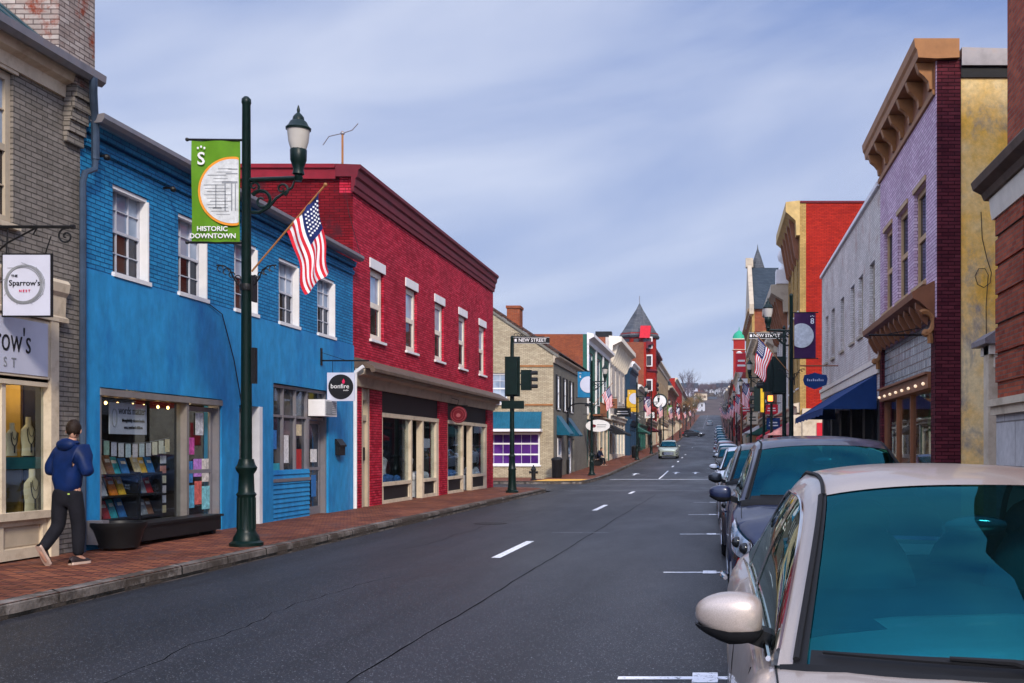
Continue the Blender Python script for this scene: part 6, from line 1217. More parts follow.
    def rng(lo, hi): 
        ins = [c for c in cols if lo < c[0] < hi]
        def at(v):
            k = max(0, min(len(cols)-2, sum(1 for c in cols if c[0] <= v)-1)); f = (v-cols[k][0])/(cols[k+1][0]-cols[k][0]); return (v, tuple(lerp(p, q, f) for p, q in zip(cols[k][1], cols[k+1][1])))
        return [at(lo)]+ins+[at(hi)]
    def top(lo, hi, s0, s1, n=8, sink=0): 
        R_ = []
        for c in rng(lo, hi): R_.append([place(gh(c, s0+(s1-s0)*k/n)+Vector((0,0,-sink))) for k in range(n+1)])
        return R_
    def side(lo, hi, v0, v1, sgn, n=6, sink=0):
        return [[place(sd(c, v0+(v1-v0)*k/n)-Vector((sink,0,0)), sgn) for k in range(n+1)] for c in rng(lo, hi)]
    full = lambda lo, hi, s1, n=10, sink=0: [[*(place(gh(c, s1*(-1+k/n) if False else s1*(1-k/n))-Vector((0,0,sink)), -1) for k in range(n+1)), *(place(gh(c, s1*k/n)-Vector((0,0,sink))) for k in range(1, n+1))] for c in rng(lo, hi)]
    ws_, rg_ = .91, .93
    mb = MB(); mb.grid(full(1.0, nk-1, 1.0, 12)); 
    roof = mb.build('roof', pm, t, smooth=True, ang=60)
    mb = MB(); mb.grid(full(.0, 1.0, ws_, 12, .004)); mb.build('windscreen', M['wind'], t, smooth=True)
    mb = MB(); mb.grid(full(nk-.97, nk, ws_, 12, .004)); mb.build('rear_window', M['carglass'], t, smooth=True)
    for s_ in (-1, 1):
        mb = MB()
        for lo, hi in ((0, 1.0), (nk-1, nk)):
            mb.grid([[place(gh(c, lerp(.955, 1, k/3)), s_) for k in range(4)] for c in rng(lo, hi)])
        mb.grid(side(0, nk, 0, .1, s_, 3)); mb.grid(side(0, nk, .94, 1, s_, 2, -.002)); mb.build('pillar', pm, t, smooth=True, ang=60)
        mb = MB(); mb.grid([[place(gh(c, lerp(ws_, .956, k/2))+Vector((0,0,.002)), s_) for k in range(3)] for c in rng(0, 1.02)]); mb.grid([[place(gh(c, lerp(ws_, .956, k/2))+Vector((0,0,.002)), s_) for k in range(3)] for c in rng(nk-1, nk)])
        mb.tube([place(gh(c, .945)+Vector((0,-.004,.006)), s_) for c in rng(.02, 1.0)], .011, 6); mb.tube([place(gh(c, .93)+Vector((0,0,.004)), s_) for c in rng(1.0, nk-1)], .009, 6); mb.build('weather_strip', M['rubber'], t, smooth=True)
        mb = MB(); mb.grid(side(.1, nk-.25, .1, .94, s_, 6, .006)); mb.build('side_window', M['carglass'], t, smooth=True)
        mb = MB()
        for lo, hi in ((1.55, 1.68),(nk-1.02, nk-.9),(nk-.3,nk)): mb.grid(side(lo, hi, .09, .95, s_, 6, .002))
        mb.grid(side(0, .16, .09, .95, s_, 3, .001)); mb.build('window_post', M['gloss'], t)
        mb = MB(); mb.tube([place(sd(c, .1)+Vector((.004,0,0)), s_) for c in rng(.12, nk-.2)], .008, 6); mb.tube([place(sd(c, .94)+Vector((.008,0,0)), s_) for c in rng(.12, nk-.2)], .009, 6); mb.build('window_trim', M['chrome'] if kind == 'sedan' else M['gloss'], t, smooth=True)
    # frit band along the windscreen edges
    mb = MB(); c0 = rng(0, .1); mb.grid([[place(gh(c, s_/10), sg) + Vector((0,0,.001)) for s_ in range(0, 10)] for c in c0 for sg in (1,)]); mb.grid([[place(gh(c, s_/10), -1)+ Vector((0,0,.001)) for s_ in range(0, 10)] for c in c0]); mb.build('cowl_band', M['rubber'], t)
    mb = MB(); base = [place(gh(c0[0], k/12), sg) for sg, r_ in ((-1, range(12, 0, -1)), (1, range(0, 13))) for k in r_]
    mb.grid([[p+Vector((0,0,.003)) for p in base], [p+Vector((0,-.02,-.015)) for p in base], [p+Vector((0,-.05,-.045)) for p in base], [p+Vector((0,-.06,-.14)) for p in base]]); mb.build('cowl', M['rubber'], t, smooth=True)
    # wipers
    for k, (a, b) in enumerate(((.62,-.1),(-.05,-.68))):
        mb = MB(); pts = [place(gh((.03+.05*j/8, tuple(lerp(p,q,.03+.05*j/8) for p, q in zip(cols[0][1], cols[8 if fine<1.5 else 16][1]))), 0)) for j in range(9)]
        P = []
        for j in range(9):
            xx = lerp(a, b, j/8); c = rng(.035+.03*j/8, 1)[0]; P.append(place(gh(c, abs(xx)/c[1][3])+Vector((0,-.012,.016)), 1 if xx > 0 else -1))
        mb.tube(P, .006, 6); mb.tube([P[0]+Vector((0,-.05,-.03)), P[2]+Vector((0,-.01,.012)), P[4]+Vector((0,-.005,.012))], [.012,.009,.006], 6); mb.build('wiper', M['rubber'], t, smooth=True)
    # cabin
    zc = z0+belt
    for sx_ in (-.38, .38):
        mb = MB(); cy = y+S['key'][1][0]+.35
        mb.ell((x+sx_,cy,zc-.05),(.25,.13,.36),14,10); st = mb.build('seat', M['cabin'], t, smooth=True)
        mb = MB(); mb.ell((x+sx_,cy+.05,zc+(.3 if kind == 'sedan' else .36)),(.14,.07,.105),12,8); mb.tube([(x+sx_-.06,cy+.05,zc+.1),(x+sx_-.06,cy+.05,zc+.28)],.01,5); mb.tube([(x+sx_+.06,cy+.05,zc+.1),(x+sx_+.06,cy+.05,zc+.28)],.01,5); mb.build('headrest', M['cabin'], st, smooth=True)
        mb = MB(); mb.ell((x+sx_,cy+1.0,zc-.05),(.3,.13,.3),14,10); mb.build('rear_seat', M['cabin'], t, smooth=True)
    mb = MB(); mb.lathe((x+.38,y+S['key'][1][0]-.15,zc-.02),[(.19,0),(.19,.03)],20,ax='y'); mb.build('steering_wheel', M['cabin'], t) if wire else None
    mb = MB(); yc, zz = y+S['key'][1][0]-.12, z0+S['key'][1][1]-.1; mb.ell((x,yc,zz),(.12,.02,.04),12,8); mb.build('rear_view_mirror', M['gloss'], t, smooth=True)
    # door mirrors
    for s_ in (-1, 1):
        my = S['key'][0][0]+(.38 if kind == 'sedan' else .42); hw = W/2; mz = z0+belt+(.075 if kind == 'sedan' else .06)
        cx, cy = x+s_*(hw+(.02 if kind == 'sedan' else .08)), y+my
        def shp(p):
            a = p[0]*s_ # outward
            k = 1-.3*max(0, a)**1.5-.1*max(0, a)
            return [p[0], p[1]*(1 if p[1] < 0 else .35)*k, (p[2]*k if p[2] > 0 else p[2]*k*(1-.25*max(0, a)))+.12*max(0, a)]
        def sq(p): return shp([math.copysign(abs(v)**.62, v) for v in p])
        mb = MB(); mb.ell((cx,cy,mz),(.108,.09,.076),28,18,f=sq); mr = mb.build('door_mirror', pm, t, smooth=True, ang=60)
        mb = MB(); mb.ell((cx-.0*s_,cy+.004,mz-.022),(.111,.093,.066),28,10,f=lambda p: sq([p[0],p[1],min(p[2],-.12)])); mb.build('mirror_base', M['rubber'], mr, smooth=True)
        mb = MB(); mb.grid([[Vector((x+s_*(hw-.15+.13*i/5), cy+.03+w0*(.07-.02*i/5), mz-.05-.045*(1-i/5)+h0*.028)) for w0, h0 in ((-1,-1),(-1,1),(1,1),(1,-1),(-1,-1))] for i in range(6)]); mb.build('mirror_arm', M['rubber'], mr, smooth=True)
        mb = MB(); mb.ell((cx,cy+.036,mz),(.11,.004,.07),20,10); mb.build('mirror_glass', M['chrome'], mr, smooth=True)
    # bonnet shut line
    for s_ in (-1, 1):
        mb = MB(); mb.tube([off(lerp(.62, S['key'][0][0]+.12, k/10), lerp(.655,.665, k/10), s_, .0015) for k in range(11)], .004, 4); mb.tube([off(S['key'][0][0]+.3, lerp(.05,.6,k/8), s_, .001) for k in range(9)], .0035, 4); mb.tube([off(S['key'][0][0]+1.45+(.0 if kind=='sedan' else .0), lerp(.05,.6,k/8), s_, .001) for k in range(9)], .0035, 4); mb.build('panel_gap', M['rubber'], t)
    return t
c1 = make_car('sedan', 'champagne', 'champagne beige car parked nearest, at the right foreground', .985, 1.95, fine=2.2)
c2 = make_car('suv', 'navy', 'dark blue car parked right behind the champagne one', 1.1, 9.15, fine=1.4)
c3 = make_car('suv', 'dark', 'dark grey car with dark door mirror, third in the parked row', 1.05, 15.9)
c4 = make_car('sedan', 'silver', 'silver car with teal windscreen, fourth in the parked row', .98, 22.8)
c5 = make_car('suv', 'white', 'white car, fifth in the parked row before the side street', 1.0, 29.4)
proto_s, proto_v = c4, c3
def car_copy(src, pm, label, x, y, rot=0, group='parked cars'):
    base = 'silver_car_paint' if src is c4 else 'dark_grey_car_paint'
    L = SPEC['sedan' if src is c4 else 'suv']['L']
    c = copy_tree(src, loc=(x, y+L/2, zr(y+L/2)), label=label, group=group, paint={base: CP[pm]})
    c.rotation_euler = (math.atan((zr(y+L)-zr(y))/L)*(-1 if rot else 1), 0, math.pi if rot else 0); return c
car_copy(c4, 'blue', 'steel blue car, last in the parked row before the side street', 1.0, 35.8)
far_ = [('black',c3,'black car, first parked beyond the right corner'),('silver',c4,'silver car, second parked beyond the right corner'),('white',c3,'white car, third parked beyond the right corner'),('dark',c4,'dark car, fourth parked beyond the right corner'),('red',c3,'dark red car, fifth parked beyond the right corner'),('silver',c3,'silver tall car, sixth parked beyond the right corner'),('blue',c4,'blue car, seventh parked beyond the right corner'),('black',c4,'black low car, eighth parked beyond the right corner'),('white',c4,'white low car, ninth parked beyond the right corner'),('dark',c3,'dark tall car, tenth parked beyond the right corner'),('silver',c4,'silver car, eleventh parked beyond the right corner'),('red',c4,'red car, twelfth parked beyond the right corner')]
for k, (pm, src, lb) in enumerate(far_): car_copy(src, pm, lb, 1.0, 69+k*6.6+(k%3)*.3)
for k in range(10): car_copy((c3,c4)[k%2], ['blue','white','black','silver','dark'][k%5], 'tiny %s car far up the right kerb, %s from the end' % (['blue','white','black','silver','dark'][k%5], ['tenth','ninth','eighth','seventh','sixth','fifth','fourth','third','second','first'][k]), 1.0, 158+k*13)
car_copy(c3, 'green', 'pale green silver car with lights on, driving towards the camera', -4.55, 106, group='cars driving on the street')
car_copy(c4, 'dark', 'dark car turning across the street far uphill', -4.6, 232, group='cars driving on the street').rotation_euler = (0,0,1.3)
car_copy(c4, 'silver', 'small silver car climbing the street far away', -1.6, 330, 1, group='cars driving on the street')
# ================================================================ PEOPLE
def skin_mesh(V, E, levels=2, root=0):
    me = bpy.data.meshes.new('s'); me.from_pydata([v[0] for v in V], E, []); ob = bpy.data.objects.new('s', me); COL.objects.link(ob)
    m = ob.modifiers.new('k', 'SKIN'); m.use_smooth_shade = True; sv = me.skin_vertices[0].data
    for i, v in enumerate(V): r = v[1]; sv[i].radius = (r, r) if not isinstance(r, tuple) else r; sv[i].use_root = (i == root)
    s = ob.modifiers.new('u', 'SUBSURF'); s.levels = levels; s.render_levels = levels
    bpy.context.view_layer.update(); dg = bpy.context.evaluated_depsgraph_get()
    out = bpy.data.meshes.new_from_object(ob.evaluated_get(dg)); bpy.data.objects.remove(ob)
    vs = [tuple(v.co) for v in out.vertices]; fs = [tuple(p.vertices) for p in out.polygons]; return vs, fs
class Pose:
    def __init__(s, o, ang): s.o = Vector(o); s.f = Vector((math.sin(ang), math.cos(ang), 0)); s.r = Vector((math.cos(ang), -math.sin(ang), 0))
    def w(s, p): return s.o+s.f*p[0]+s.r*p[1]+Vector((0,0,p[2]))
def limbs(pose, G_, name, mat_, par, fn=None, lv=2, extra=None, label=None):
    V, E = G_; vs, fs = skin_mesh(V, E, lv)
    if fn: vs = [fn(v) for v in vs]
    mb = MB(); mb.add([pose.w(v) for v in vs], fs)
    if extra: extra(mb)
    o = mb.build(name, mat_, par, smooth=True, ang=80)
    if label: o['label'] = label
    return o
M['skin'] = paint('skin', (.5,.27,.19), .55, var=.08); M['jacket'] = paint('blue_nylon_jacket', (.003,.015,.075), .5, var=.4, sc=5, bm=.5); M['jacket_dark'] = paint('dark_navy_nylon', (.006,.01,.035), .55, var=.4, sc=5, bm=.4)
M['trousers'] = paint('black_trousers', (.009,.009,.013), .85, var=.3, sc=8, bm=.4); M['hair'] = paint('dark_brown_hair', (.02,.011,.007), .6, var=.5, sc=40, bm=.8); M['shoe'] = paint('dark_shoe', (.03,.02,.02), .5); M['sole'] = paint('pale_shoe_sole', (.55,.4,.32), .6)
def hand_graph(V, E, wr, d, n, s_):
    "palm and five fingers growing out of vertex wr; d pointing direction, n palm side direction"
    b = Vector(V[wr][0]); d = Vector(d).normalized(); n = Vector(n).normalized(); k = d.cross(n)
    V.append((tuple(b+d*.06), .026)); p = len(V)-1; E.append((wr, p))
    for i, (o_, L_) in enumerate(((-.03,.06),(-.01,.07),(.01,.065),(.03,.05))):
        a = b+d*.09+k*o_; V.append((tuple(a), .011)); q = len(V)-1; E.append((p, q)); V.append((tuple(a+d*L_*.55+n*.012), .009)); E.append((q, q+1)); V.append((tuple(a+d*L_*.75+n*.045), .007)); E.append((q+1, q+2))
    a = b+d*.05+n*.02-k*.035*s_; V.append((tuple(a), .012)); q = len(V)-1; E.append((p, q)); V.append((tuple(a+d*.035+n*.02), .009)); E.append((q, q+1))
def make_person(pose, par, J, jmat, hoodm, tmat, hairm, bag=False):
    P = J
    V = [(P['pel'],.12),(P['spi'],.115),(P['che'],.13),(P['nb'],.065),(P['nk'],.052),(P['hd'],.055)]; E = [(0,1),(1,2),(2,3),(3,4),(4,5)]
    for s_, a in ((-1,'l'),(1,'r')):
        i = len(V); V += [(P['sh'+a],.055),(P['el'+a],.04),(P['wr'+a],.026)]; E += [(2,i),(i,i+1),(i+1,i+2)]; w_ = i+2
        d = Vector(P['wr'+a])-Vector(P['el'+a]); hand_graph(V, E, w_, d, (-.2,-s_*.2,.9), s_)
        i = len(V); V += [(P['hp'+a],.085),(P['kn'+a],.055),(P['an'+a],.038),(P['to'+a],.03)]; E += [(0,i),(i,i+1),(i+1,i+2),(i+2,i+3)]
    def head(mb):
        h = P['head']; o_ = []
        def shp(p): # jaw narrows, face forward
            return [p[0]*(1 if p[2] > -.2 else 1-.12*(-p[2]-.2)), p[1]*(1 if p[2] > -.1 else 1-.35*(-p[2]-.1)), p[2]]
        tmp = MB(); tmp.ell((0,0,0),(.1,.078,.122),20,16,f=shp); tmp.ell((.1,0,-.015),(.02,.014,.026),8,6); tmp.ell((-.0,.08,-.01),(.022,.012,.033),8,6); tmp.ell((-.0,-.08,-.01),(.022,.012,.033),8,6); tmp.ell((.09,0,-.06),(.01,.026,.008),8,5)
        yaw = P.get('yaw', 0); pit = P.get('pitch', 0)
        def rt(v): 
            x_, y_, z_ = v; x_, z_ = x_*math.cos(pit)+z_*math.sin(pit), -x_*math.sin(pit)+z_*math.cos(pit); x_, y_ = x_*math.cos(yaw)-y_*math.sin(yaw), x_*math.sin(yaw)+y_*math.cos(yaw); return (h[0]+x_, h[1]+y_, h[2]+z_)
        mb.add([pose.w(rt(v)) for v in tmp.v], tmp.f)
        P['rt'] = rt
    body = limbs(pose, (V, E), 'body', M['skin'], par, extra=head)
    rt = P['rt']
    mb = MB(); tmp = MB(); tmp.ell((-.012,0,.022),(.108,.088,.118),22,16,f=lambda p: [p[0]+(.0 if p[0] < .3 else -(p[0]-.3)*.5*(1 if p[2] < .5 else .3)), p[1], (p[2] if p[2] > (-.55 if p[0] > -.1 else -.95) else (-.55 if p[0] > -.1 else -.95))*(1+.04*math.sin(p[0]*14+p[1]*11)+.03*math.sin(p[1]*31+p[2]*9)+.03*math.sin(p[0]*27-p[2]*17))])
    mb.add([pose.w(rt(v)) for v in tmp.v], tmp.f); mb.build('hair', hairm, par, smooth=True, ang=80)
    tmp = MB(); [tmp.ell((.088,s_*.03,.012),(.008,.011,.007),8,6) for s_ in (-1,1)]; mb = MB().add([pose.w(rt(v)) for v in tmp.v], tmp.f); mb.build('eyes', M['ink'], par, smooth=True)
    bot = Vector(P['pel'])+(Vector((0,0,-.03)) if not P.get('sit') else Vector((0,0,.0)))
    V = [(tuple(bot+Vector((0,0,-.08 if not P.get('sit') else 0))),.19),(P['spi'],.18),(tuple(Vector(P['che'])-Vector((0,0,.04))),.2),(P['nb'],.1),(tuple((Vector(P['nb'])+Vector(P['nk']))/2),.08)]; E = [(0,1),(1,2),(2,3),(3,4)]
    for a in 'lr':
        i = len(V); m_ = (Vector(P['sh'+a])+Vector(P['el'+a]))/2; V += [(P['sh'+a],.105),(tuple(m_),.092),(P['el'+a],.085),(tuple(Vector(P['wr'+a])*.92+Vector(P['el'+a])*.08),.048)]; E += [(2,i),(i,i+1),(i+1,i+2),(i+2,i+3)]
    c0 = Vector(P['spi'])
    def flat(v):
        k = max(0, 1-abs(v[1])/.24); cx = P['spi'][0]+(v[2]-P['spi'][2])*(P['che'][0]-P['spi'][0])/.2
        v = (cx+(v[0]-cx)*(1-.22*k)+.006*math.sin(v[2]*40+v[1]*9)*k, v[1]+.005*math.sin(v[2]*33), v[2]); return v
    def hood(mb):
        tmp = MB(); h = Vector(P['nb']); tmp.ell((h.x-.075,0,h.z+.02),(.075,.135,.085),16,10); tmp.ell((h.x-.0,0,h.z+.045),(.1,.115,.04),16,8); mb.add([pose.w(v) for v in tmp.v], tmp.f)
    jk = limbs(pose, (V, E), 'jacket', jmat, par, fn=flat, extra=hood)
    if hoodm:
        pass
    V = [(tuple(Vector(P['pel'])+Vector((0,0,-.06))),.13),(tuple(Vector(P['pel'])+Vector((0,0,.06))),.13)]; E = [(0,1)]
    for a in 'lr':
        i = len(V); hk = (Vector(P['hp'+a])+Vector(P['kn'+a]))/2; ka = (Vector(P['kn'+a])*.5+Vector(P['an'+a])*.5); V += [(tuple(Vector(P['hp'+a])+Vector((0,0,-.1 if not P.get('sit') else 0))),.11),(tuple(hk),.1),(P['kn'+a],.088),(tuple(ka),.08),(tuple(Vector(P['an'+a])+Vector((0,0,.0))),.066)]; E += [(0,i),(i,i+1),(i+1,i+2),(i+2,i+3),(i+3,i+4)]
    limbs(pose, (V, E), 'trousers', tmat, par)
    for a in 'lr':
        an, to = Vector(P['an'+a]), Vector(P['to'+a]); d = (to-an); fl = P.get('foot'+a); 
        ax = Vector(fl).normalized() if fl else Vector((1,0,0)); up = Vector((-ax.z,0,ax.x)); hl = to-ax*.2
        mb = MB(); sd_ = MB()
        prof = [(-.07,.028,.05),(-.05,.036,.085),(0,.038,.09),(.08,.04,.075),(.15,.046,.055),(.22,.042,.045),(.255,.022,.03)]
        G1 = [[hl+ax*u+Vector((0,w_*math.cos(q),0))+up*(max(0,math.sin(q))*h_+.0) for q in [k*math.pi/8 for k in range(9)]] for u, w_, h_ in prof]
        mb.grid([[pose.w(p) for p in r] for r in G1]); sh_ = mb.build('shoe', M['shoe'], par, smooth=True)
        G2 = [[hl+ax*u+Vector((0,w_*1.08*c,0))+up*z_ for c, z_ in ((-1,.012),(-1,-.02),(0,-.02),(1,-.02),(1,.012))] for u, w_, h_ in prof]
        mb = MB(); mb.grid([[pose.w(p) for p in r] for r in G2]); mb.build('sole', M['sole'], sh_)
    return body
px_, py_ = -8.27, 14.05; pz = G(py_)
t = thing('person', 'person in a blue hooded jacket and black trousers walking past the jewellery window', 'person', (px_,py_,pz))
J = dict(pel=(0,0,.97), spi=(0,0,1.14), che=(.03,0,1.36), nb=(.05,0,1.51), nk=(.07,0,1.57), hd=(.09,0,1.64), head=(.1,.0,1.715), yaw=-.55, pitch=.3,
  shl=(.03,-.17,1.45), ell=(-.02,-.285,1.17), wrl=(.22,-.08,1.26), shr=(.03,.17,1.45), elr=(.02,.285,1.16), wrr=(.24,.06,1.26),
  hpl=(-.02,-.09,.9), knl=(-.03,-.11,.49), anl=(-.3,-.11,.2), tol=(-.2,-.11,.045), footl=(.5,0,-.8), hpr=(.02,.09,.9), knr=(.07,.1,.5), anr=(.07,.1,.1), tor=(.2,.1,.022), footr=(1,0,0))
pose = Pose((px_,py_,pz), .22)
make_person(pose, t, J, M['jacket'], None, M['trousers'], M['hair'])
# darker yoke and arms panel on the jacket, hem tag
mb = MB(); tmp = MB(); tmp.box(.0,.015,.13,.15,.9,.915); mb.add([pose.w((v[0]-.14,v[1],v[2])) for v in tmp.v], tmp.f); mb.build('reflective_tag', paint('lime_tag',(.5,.7,.15),.6), t)
mb = MB(); tmp = MB(); tmp.box(.33,.34,-.05,.03,1.3,1.44); ph = mb.add([pose.w(v) for v in tmp.v], tmp.f); own(ph, 'phone', M['gloss'], pose.w((.33,0,1.3)), 'dark phone held in front by the walking person', 'phone')
# seated person on a bench far down the left pavement
sx, sy = -8.35, 83; sz = G(sy)
b = thing('street_bench', 'dark bench on the left pavement before the white bracketed building', 'bench', (sx,sy,sz))
mb = MB(); 
for k in range(4): mb.box(sx-.7+.0,sx-.3+.0,sy-.6,sy+.9,sz+.4,sz+.44) if k == 0 else None
mb.build('seat', M['black'], b); mb = MB(); mb.box(sx-.72,sx-.68,sy-.6,sy+.9,sz+.5,sz+.85); mb.build('backrest', M['black'], b)
for yy in (sy-.5, sy+.8): mb = MB(); mb.box(sx-.68,sx-.3,yy,yy+.05,sz,sz+.4); mb.box(sx-.72,sx-.69,yy,yy+.05,sz,sz+.85); mb.build('leg', M['black'], b)
t = thing('person', 'person in dark hooded jacket sitting on the far bench beside the left shopfronts', 'person', (sx,sy,sz))
J = dict(sit=1, pel=(0,0,.55), spi=(.03,0,.72), che=(.1,0,.93), nb=(.16,0,1.07), nk=(.2,0,1.12), hd=(.24,0,1.17), head=(.27,0,1.24), yaw=0, pitch=.5,
  shl=(.12,-.17,1.02), ell=(.2,-.26,.78), wrl=(.4,-.1,.72), shr=(.12,.17,1.02), elr=(.2,.26,.78), wrr=(.4,.1,.72),
  hpl=(.05,-.1,.53), knl=(.46,-.13,.52), anl=(.5,-.13,.1), tol=(.64,-.13,.022), footl=(1,0,0), hpr=(.05,.1,.53), knr=(.46,.13,.52), anr=(.45,.13,.1), tor=(.59,.13,.022), footr=(1,0,0))
make_person(Pose((sx-.45,sy,sz), math.pi/2+.5), t, J, M['jacket_dark'], None, M['trousers'], M['hair'])
# ================================================================ THE FAR HILL
rt_ = random.Random(11)
def bare_tree(h, seed, name, lab, loc, leaves=0, lm=None, spread=1):
    r = random.Random(seed); t = thing(name, lab, 'tree', loc, 'bare trees on the far hill' if not leaves else 'small street trees at the far end')
    tk = MB(); cr = MB(); tips = []
    def br(p, d, L_, rad, k):
        q = p+d*L_*.5+Vector((r.uniform(-.06,.06),r.uniform(-.06,.06),0))*L_; e = p+d*L_
        (tk if k == 0 else cr).tube([p, q, e], [rad, rad*.8, rad*.6], 5 if k < 2 else 3, caps=False)
        if k >= 4: tips.append(e); return
        for _ in range(4 if k < 3 else 3):
            nd_ = (d+Vector((r.uniform(-1,1),r.uniform(-1,1),r.uniform(-.15,.7)))*.75*spread).normalized(); br(p+d*L_*r.uniform(.55,1), nd_, L_*r.uniform(.6,.8), rad*.5, k+1)
    br(Vector(loc)-Vector((0,0,.5)), Vector((r.uniform(-.08,.08),r.uniform(-.08,.08),1)).normalized(), h*.36, h*.022, 0)
    tk.build('trunk', M['bark'], t); cr.build('branches', M['twig'], t)
    if leaves:
        lf = MB()
        for _ in range(leaves):
            c = r.choice(tips)+Vector((r.gauss(0,.3),r.gauss(0,.3),r.gauss(0,.3))); a = Vector((r.gauss(0,1),r.gauss(0,1),r.gauss(0,1))).normalized(); b_ = a.orthogonal().normalized(); s_ = .11; lf.quad(c-a*s_,c-b_*s_,c+a*s_,c+b_*s_)
        lf.build('leaves', lm, t)
    return t
M['twig'] = paint('bare_twigs', (.085,.06,.07), .9, var=.3)
M['rust'] = paint('rusty_autumn_leaves', (.19,.1,.035), .8, var=.5, sc=2); M['olive'] = paint('dull_olive_leaves', (.1,.085,.035), .8, var=.5, sc=2)
def gz_(x, y): return land(x, y)
protos = [bare_tree(11, 20+k, 'bare_tree', 'bare winter tree on the far hill', (-16+k*6, 640+k*12, 0)) for k in range(5)]
for k, o in enumerate(protos): o.location.z = gz_(o.location.x, o.location.y)
spots = []
for k in range(170):
    y = 520+420*rt_.random()**1.2; px = rt_.uniform(676, 738); x = X(px, y)
    if abs(x+2) < 8 and y < 575: x -= 14
    spots.append((x, y, rt_.uniform(.5, 1.15)))
for k, (x, y, s_) in enumerate(spots+[(X(679,470),470,1.6),(X(688,520),520,1.7),(X(684,560),560,1.9),(X(694,600),600,1.5),(X(711,760),760,1.35),(X(721,800),800,1.1)]):
    c = copy_tree(protos[k%5], loc=(x, y, gz_(x, y)), label='%s bare tree %s on the far hill, %s the street' % ('tall' if s_ > 1 else ('small' if s_ < .7 else 'middling'), 'high' if y > 800 else ('half way' if y > 650 else 'low'), 'left of' if x < -5 else ('right of' if x > 3 else 'right above'))); c.scale = (s_,s_,s_); c.rotation_euler = (0,0,rt_.uniform(0,6))
for k, (x, y, lm, lb) in enumerate([(-8.2,285,'rust','rusty brown street tree, nearest of the far left ones'),(-8,318,'olive','dull olive street tree, second of the far left ones'),(-8.4,352,'rust','rusty street tree, third of the far left ones'),(-8.1,390,'olive','olive street tree, fourth of the far left ones'),(-8.3,430,'rust','rusty street tree, farthest of the left ones')]):
    bare_tree(8.5+k*.6, 50+k, 'street_tree', lb, (x, y, zr(y)+.15), 1500, M[lm])
def house(x, y, w_, d_, h, rh, wm, rm, lab, ridge='y'):
    z = gz_(x, y)-1; t = thing('hillside_house', lab, 'house', (x, y, z), 'houses on the far hill')
    mb = MB(); mb.box(x-w_/2,x+w_/2,y,y+d_,z,z+h+1)
    if ridge == 'y': mb.prism([(x-w_/2,y,z+h+1),(x+w_/2,y,z+h+1),(x,y,z+h+1+rh)],(0,d_,0))
    mb.build('wall', M[wm], t)
    mb = MB(); e = .4
    if ridge == 'y':
        for s_ in (-1,1): mb.prism([(x,y-e,z+h+1+rh+.05),(x+s_*(w_/2+e),y-e,z+h+1-.35),(x+s_*(w_/2+e),y-e,z+h+1-.1),(x,y-e,z+h+1+rh+.35)],(0,d_+2*e,0))
    else: mb.prism([(x-w_/2-e,y-e,z+h+1.02),(x-w_/2-e,y+d_+e,z+h+1.02),(x-w_/2-e,y+d_/2,z+h+1+rh)],(w_+2*e,0,0))
    mb.build('roof', M[rm], t)
    for k in range(3):
        for f_ in range(2 if h > 4.5 else 1): mb = MB(); cx = x-w_/2+w_*(k+.5)/3; mb.box(cx-.35,cx+.35,y-.06,y-.01,z+2.2+f_*2.6,z+3.3+f_*2.6); mb.build('window', M['black'], t)
    return t
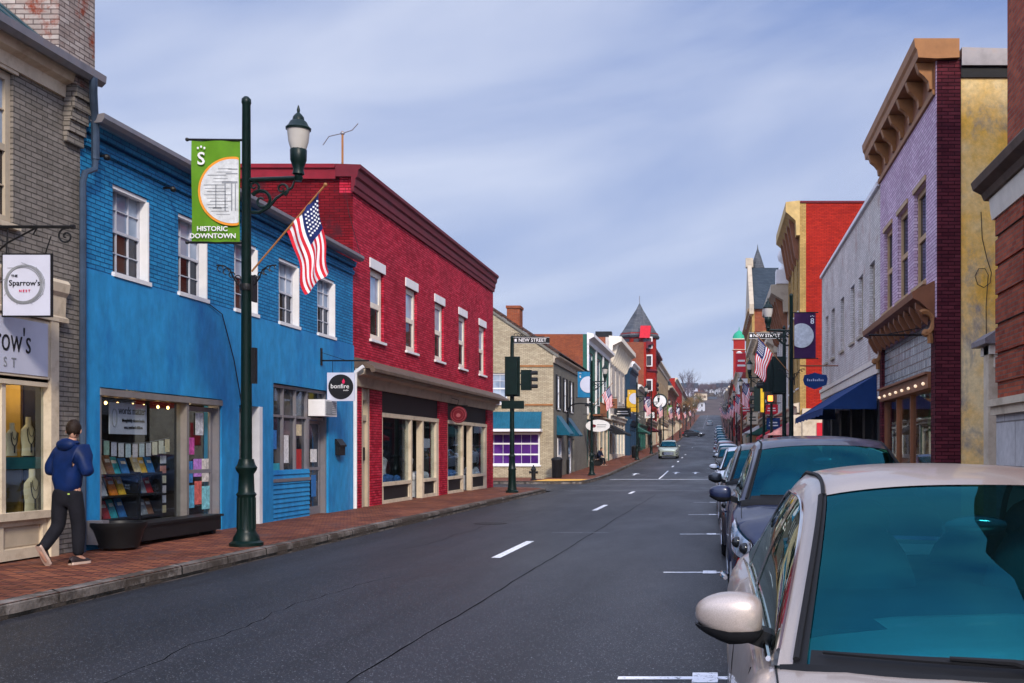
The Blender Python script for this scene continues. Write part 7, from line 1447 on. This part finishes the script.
HS = [(3.2,600,7,8,3.2,2,'housewhite','slate2','small off white cottage right at the head of the street','y'),(-9.5,610,7,8,3.6,2,'orange_brick','brownroof','small brick cottage at the left of the street head','y'),(X(698,515)-1,515,8.5,10,5.5,3.4,'housewhite','slate2','white gabled house at the top of the street, left side','y'),(X(709,545)+.2-4.5,560,6.5,9,3.6,1.2,'cream','brownroof','low beige house beside the top of the street','x'),(-15,600,11,9,5,3,'signgrey','slate2','pale grey house behind the white gabled one','x'),(-4,670,10,8,5,3,'housewhite','brownroof','white house with brown roof across the head of the street','x'),(6,650,10,8,5.5,2.5,'concrete','slate2','grey house right of the head of the street','x'),(14,720,12,8,5,3,'cream','slate','cream house high on the right of the hill','x'),(-14,740,11,8,5,3,'brown_brick','slate','brick house high on the left of the hill','x'),(-26,690,12,8,6,3,'white','slate','white house far left on the hill','x'),(1.5,800,9,8,5,3,'signgrey','brownroof','small pale house near the hilltop','y'),(-9,840,9,8,5,3,'orange_brick','slate2','small brick house near the hilltop','y')]
for q in HS: house(*q)
# thin winter air

mb = MB(); rs = random.Random(9)
for _ in range(900):
    y = 565+230*rs.random(); x = X(rs.uniform(690, 742), y); 
    if y < 590 and abs(x+2) < 6: continue
    zb = land(x, y); hh = rs.uniform(.8, 2.4)
    for _ in range(14):
        c = Vector((x+rs.gauss(0,1.0), y+rs.gauss(0,1.0), zb+hh*rs.random())); a = Vector((rs.gauss(0,1),rs.gauss(0,1),rs.gauss(0,1))).normalized()*.4; b_ = a.orthogonal().normalized()*.35; mb.quad(c-a, c-b_, c+a, c+b_)
tag(mb.build('hillside_scrub', M['scrub']), 'brown winter scrub covering the far hillside', 'scrub', kind='stuff')

mb = MB(); mb.grid([[(c+dx, y, land(c+dx, y)+.35) for dx in (-3.2, -1, 1, 3.2)] for y, c in [(y, -2-2.2*((y-560)/100)**2) for y in range(556, 780, 12)]]); struct(mb, 'hill_road', M['asphalt'])
mb = MB(); mb.box(-420,420,-60,1100,-8,75)
hz = tag(mb.build('haze', []), kind='stuff')
m = bpy.data.materials.new('pale_air'); m.use_nodes = True; tt = m.node_tree; tt.nodes.clear(); o_ = tt.nodes.new('ShaderNodeOutputMaterial'); v_ = tt.nodes.new('ShaderNodeVolumePrincipled')
v_.inputs['Color'].default_value = (.75,.84,1,1); v_.inputs['Density'].default_value = .00018; v_.inputs['Anisotropy'].default_value = .1; tt.links.new(v_.outputs[0], o_.inputs['Volume'])
hz.data.materials.append(m)
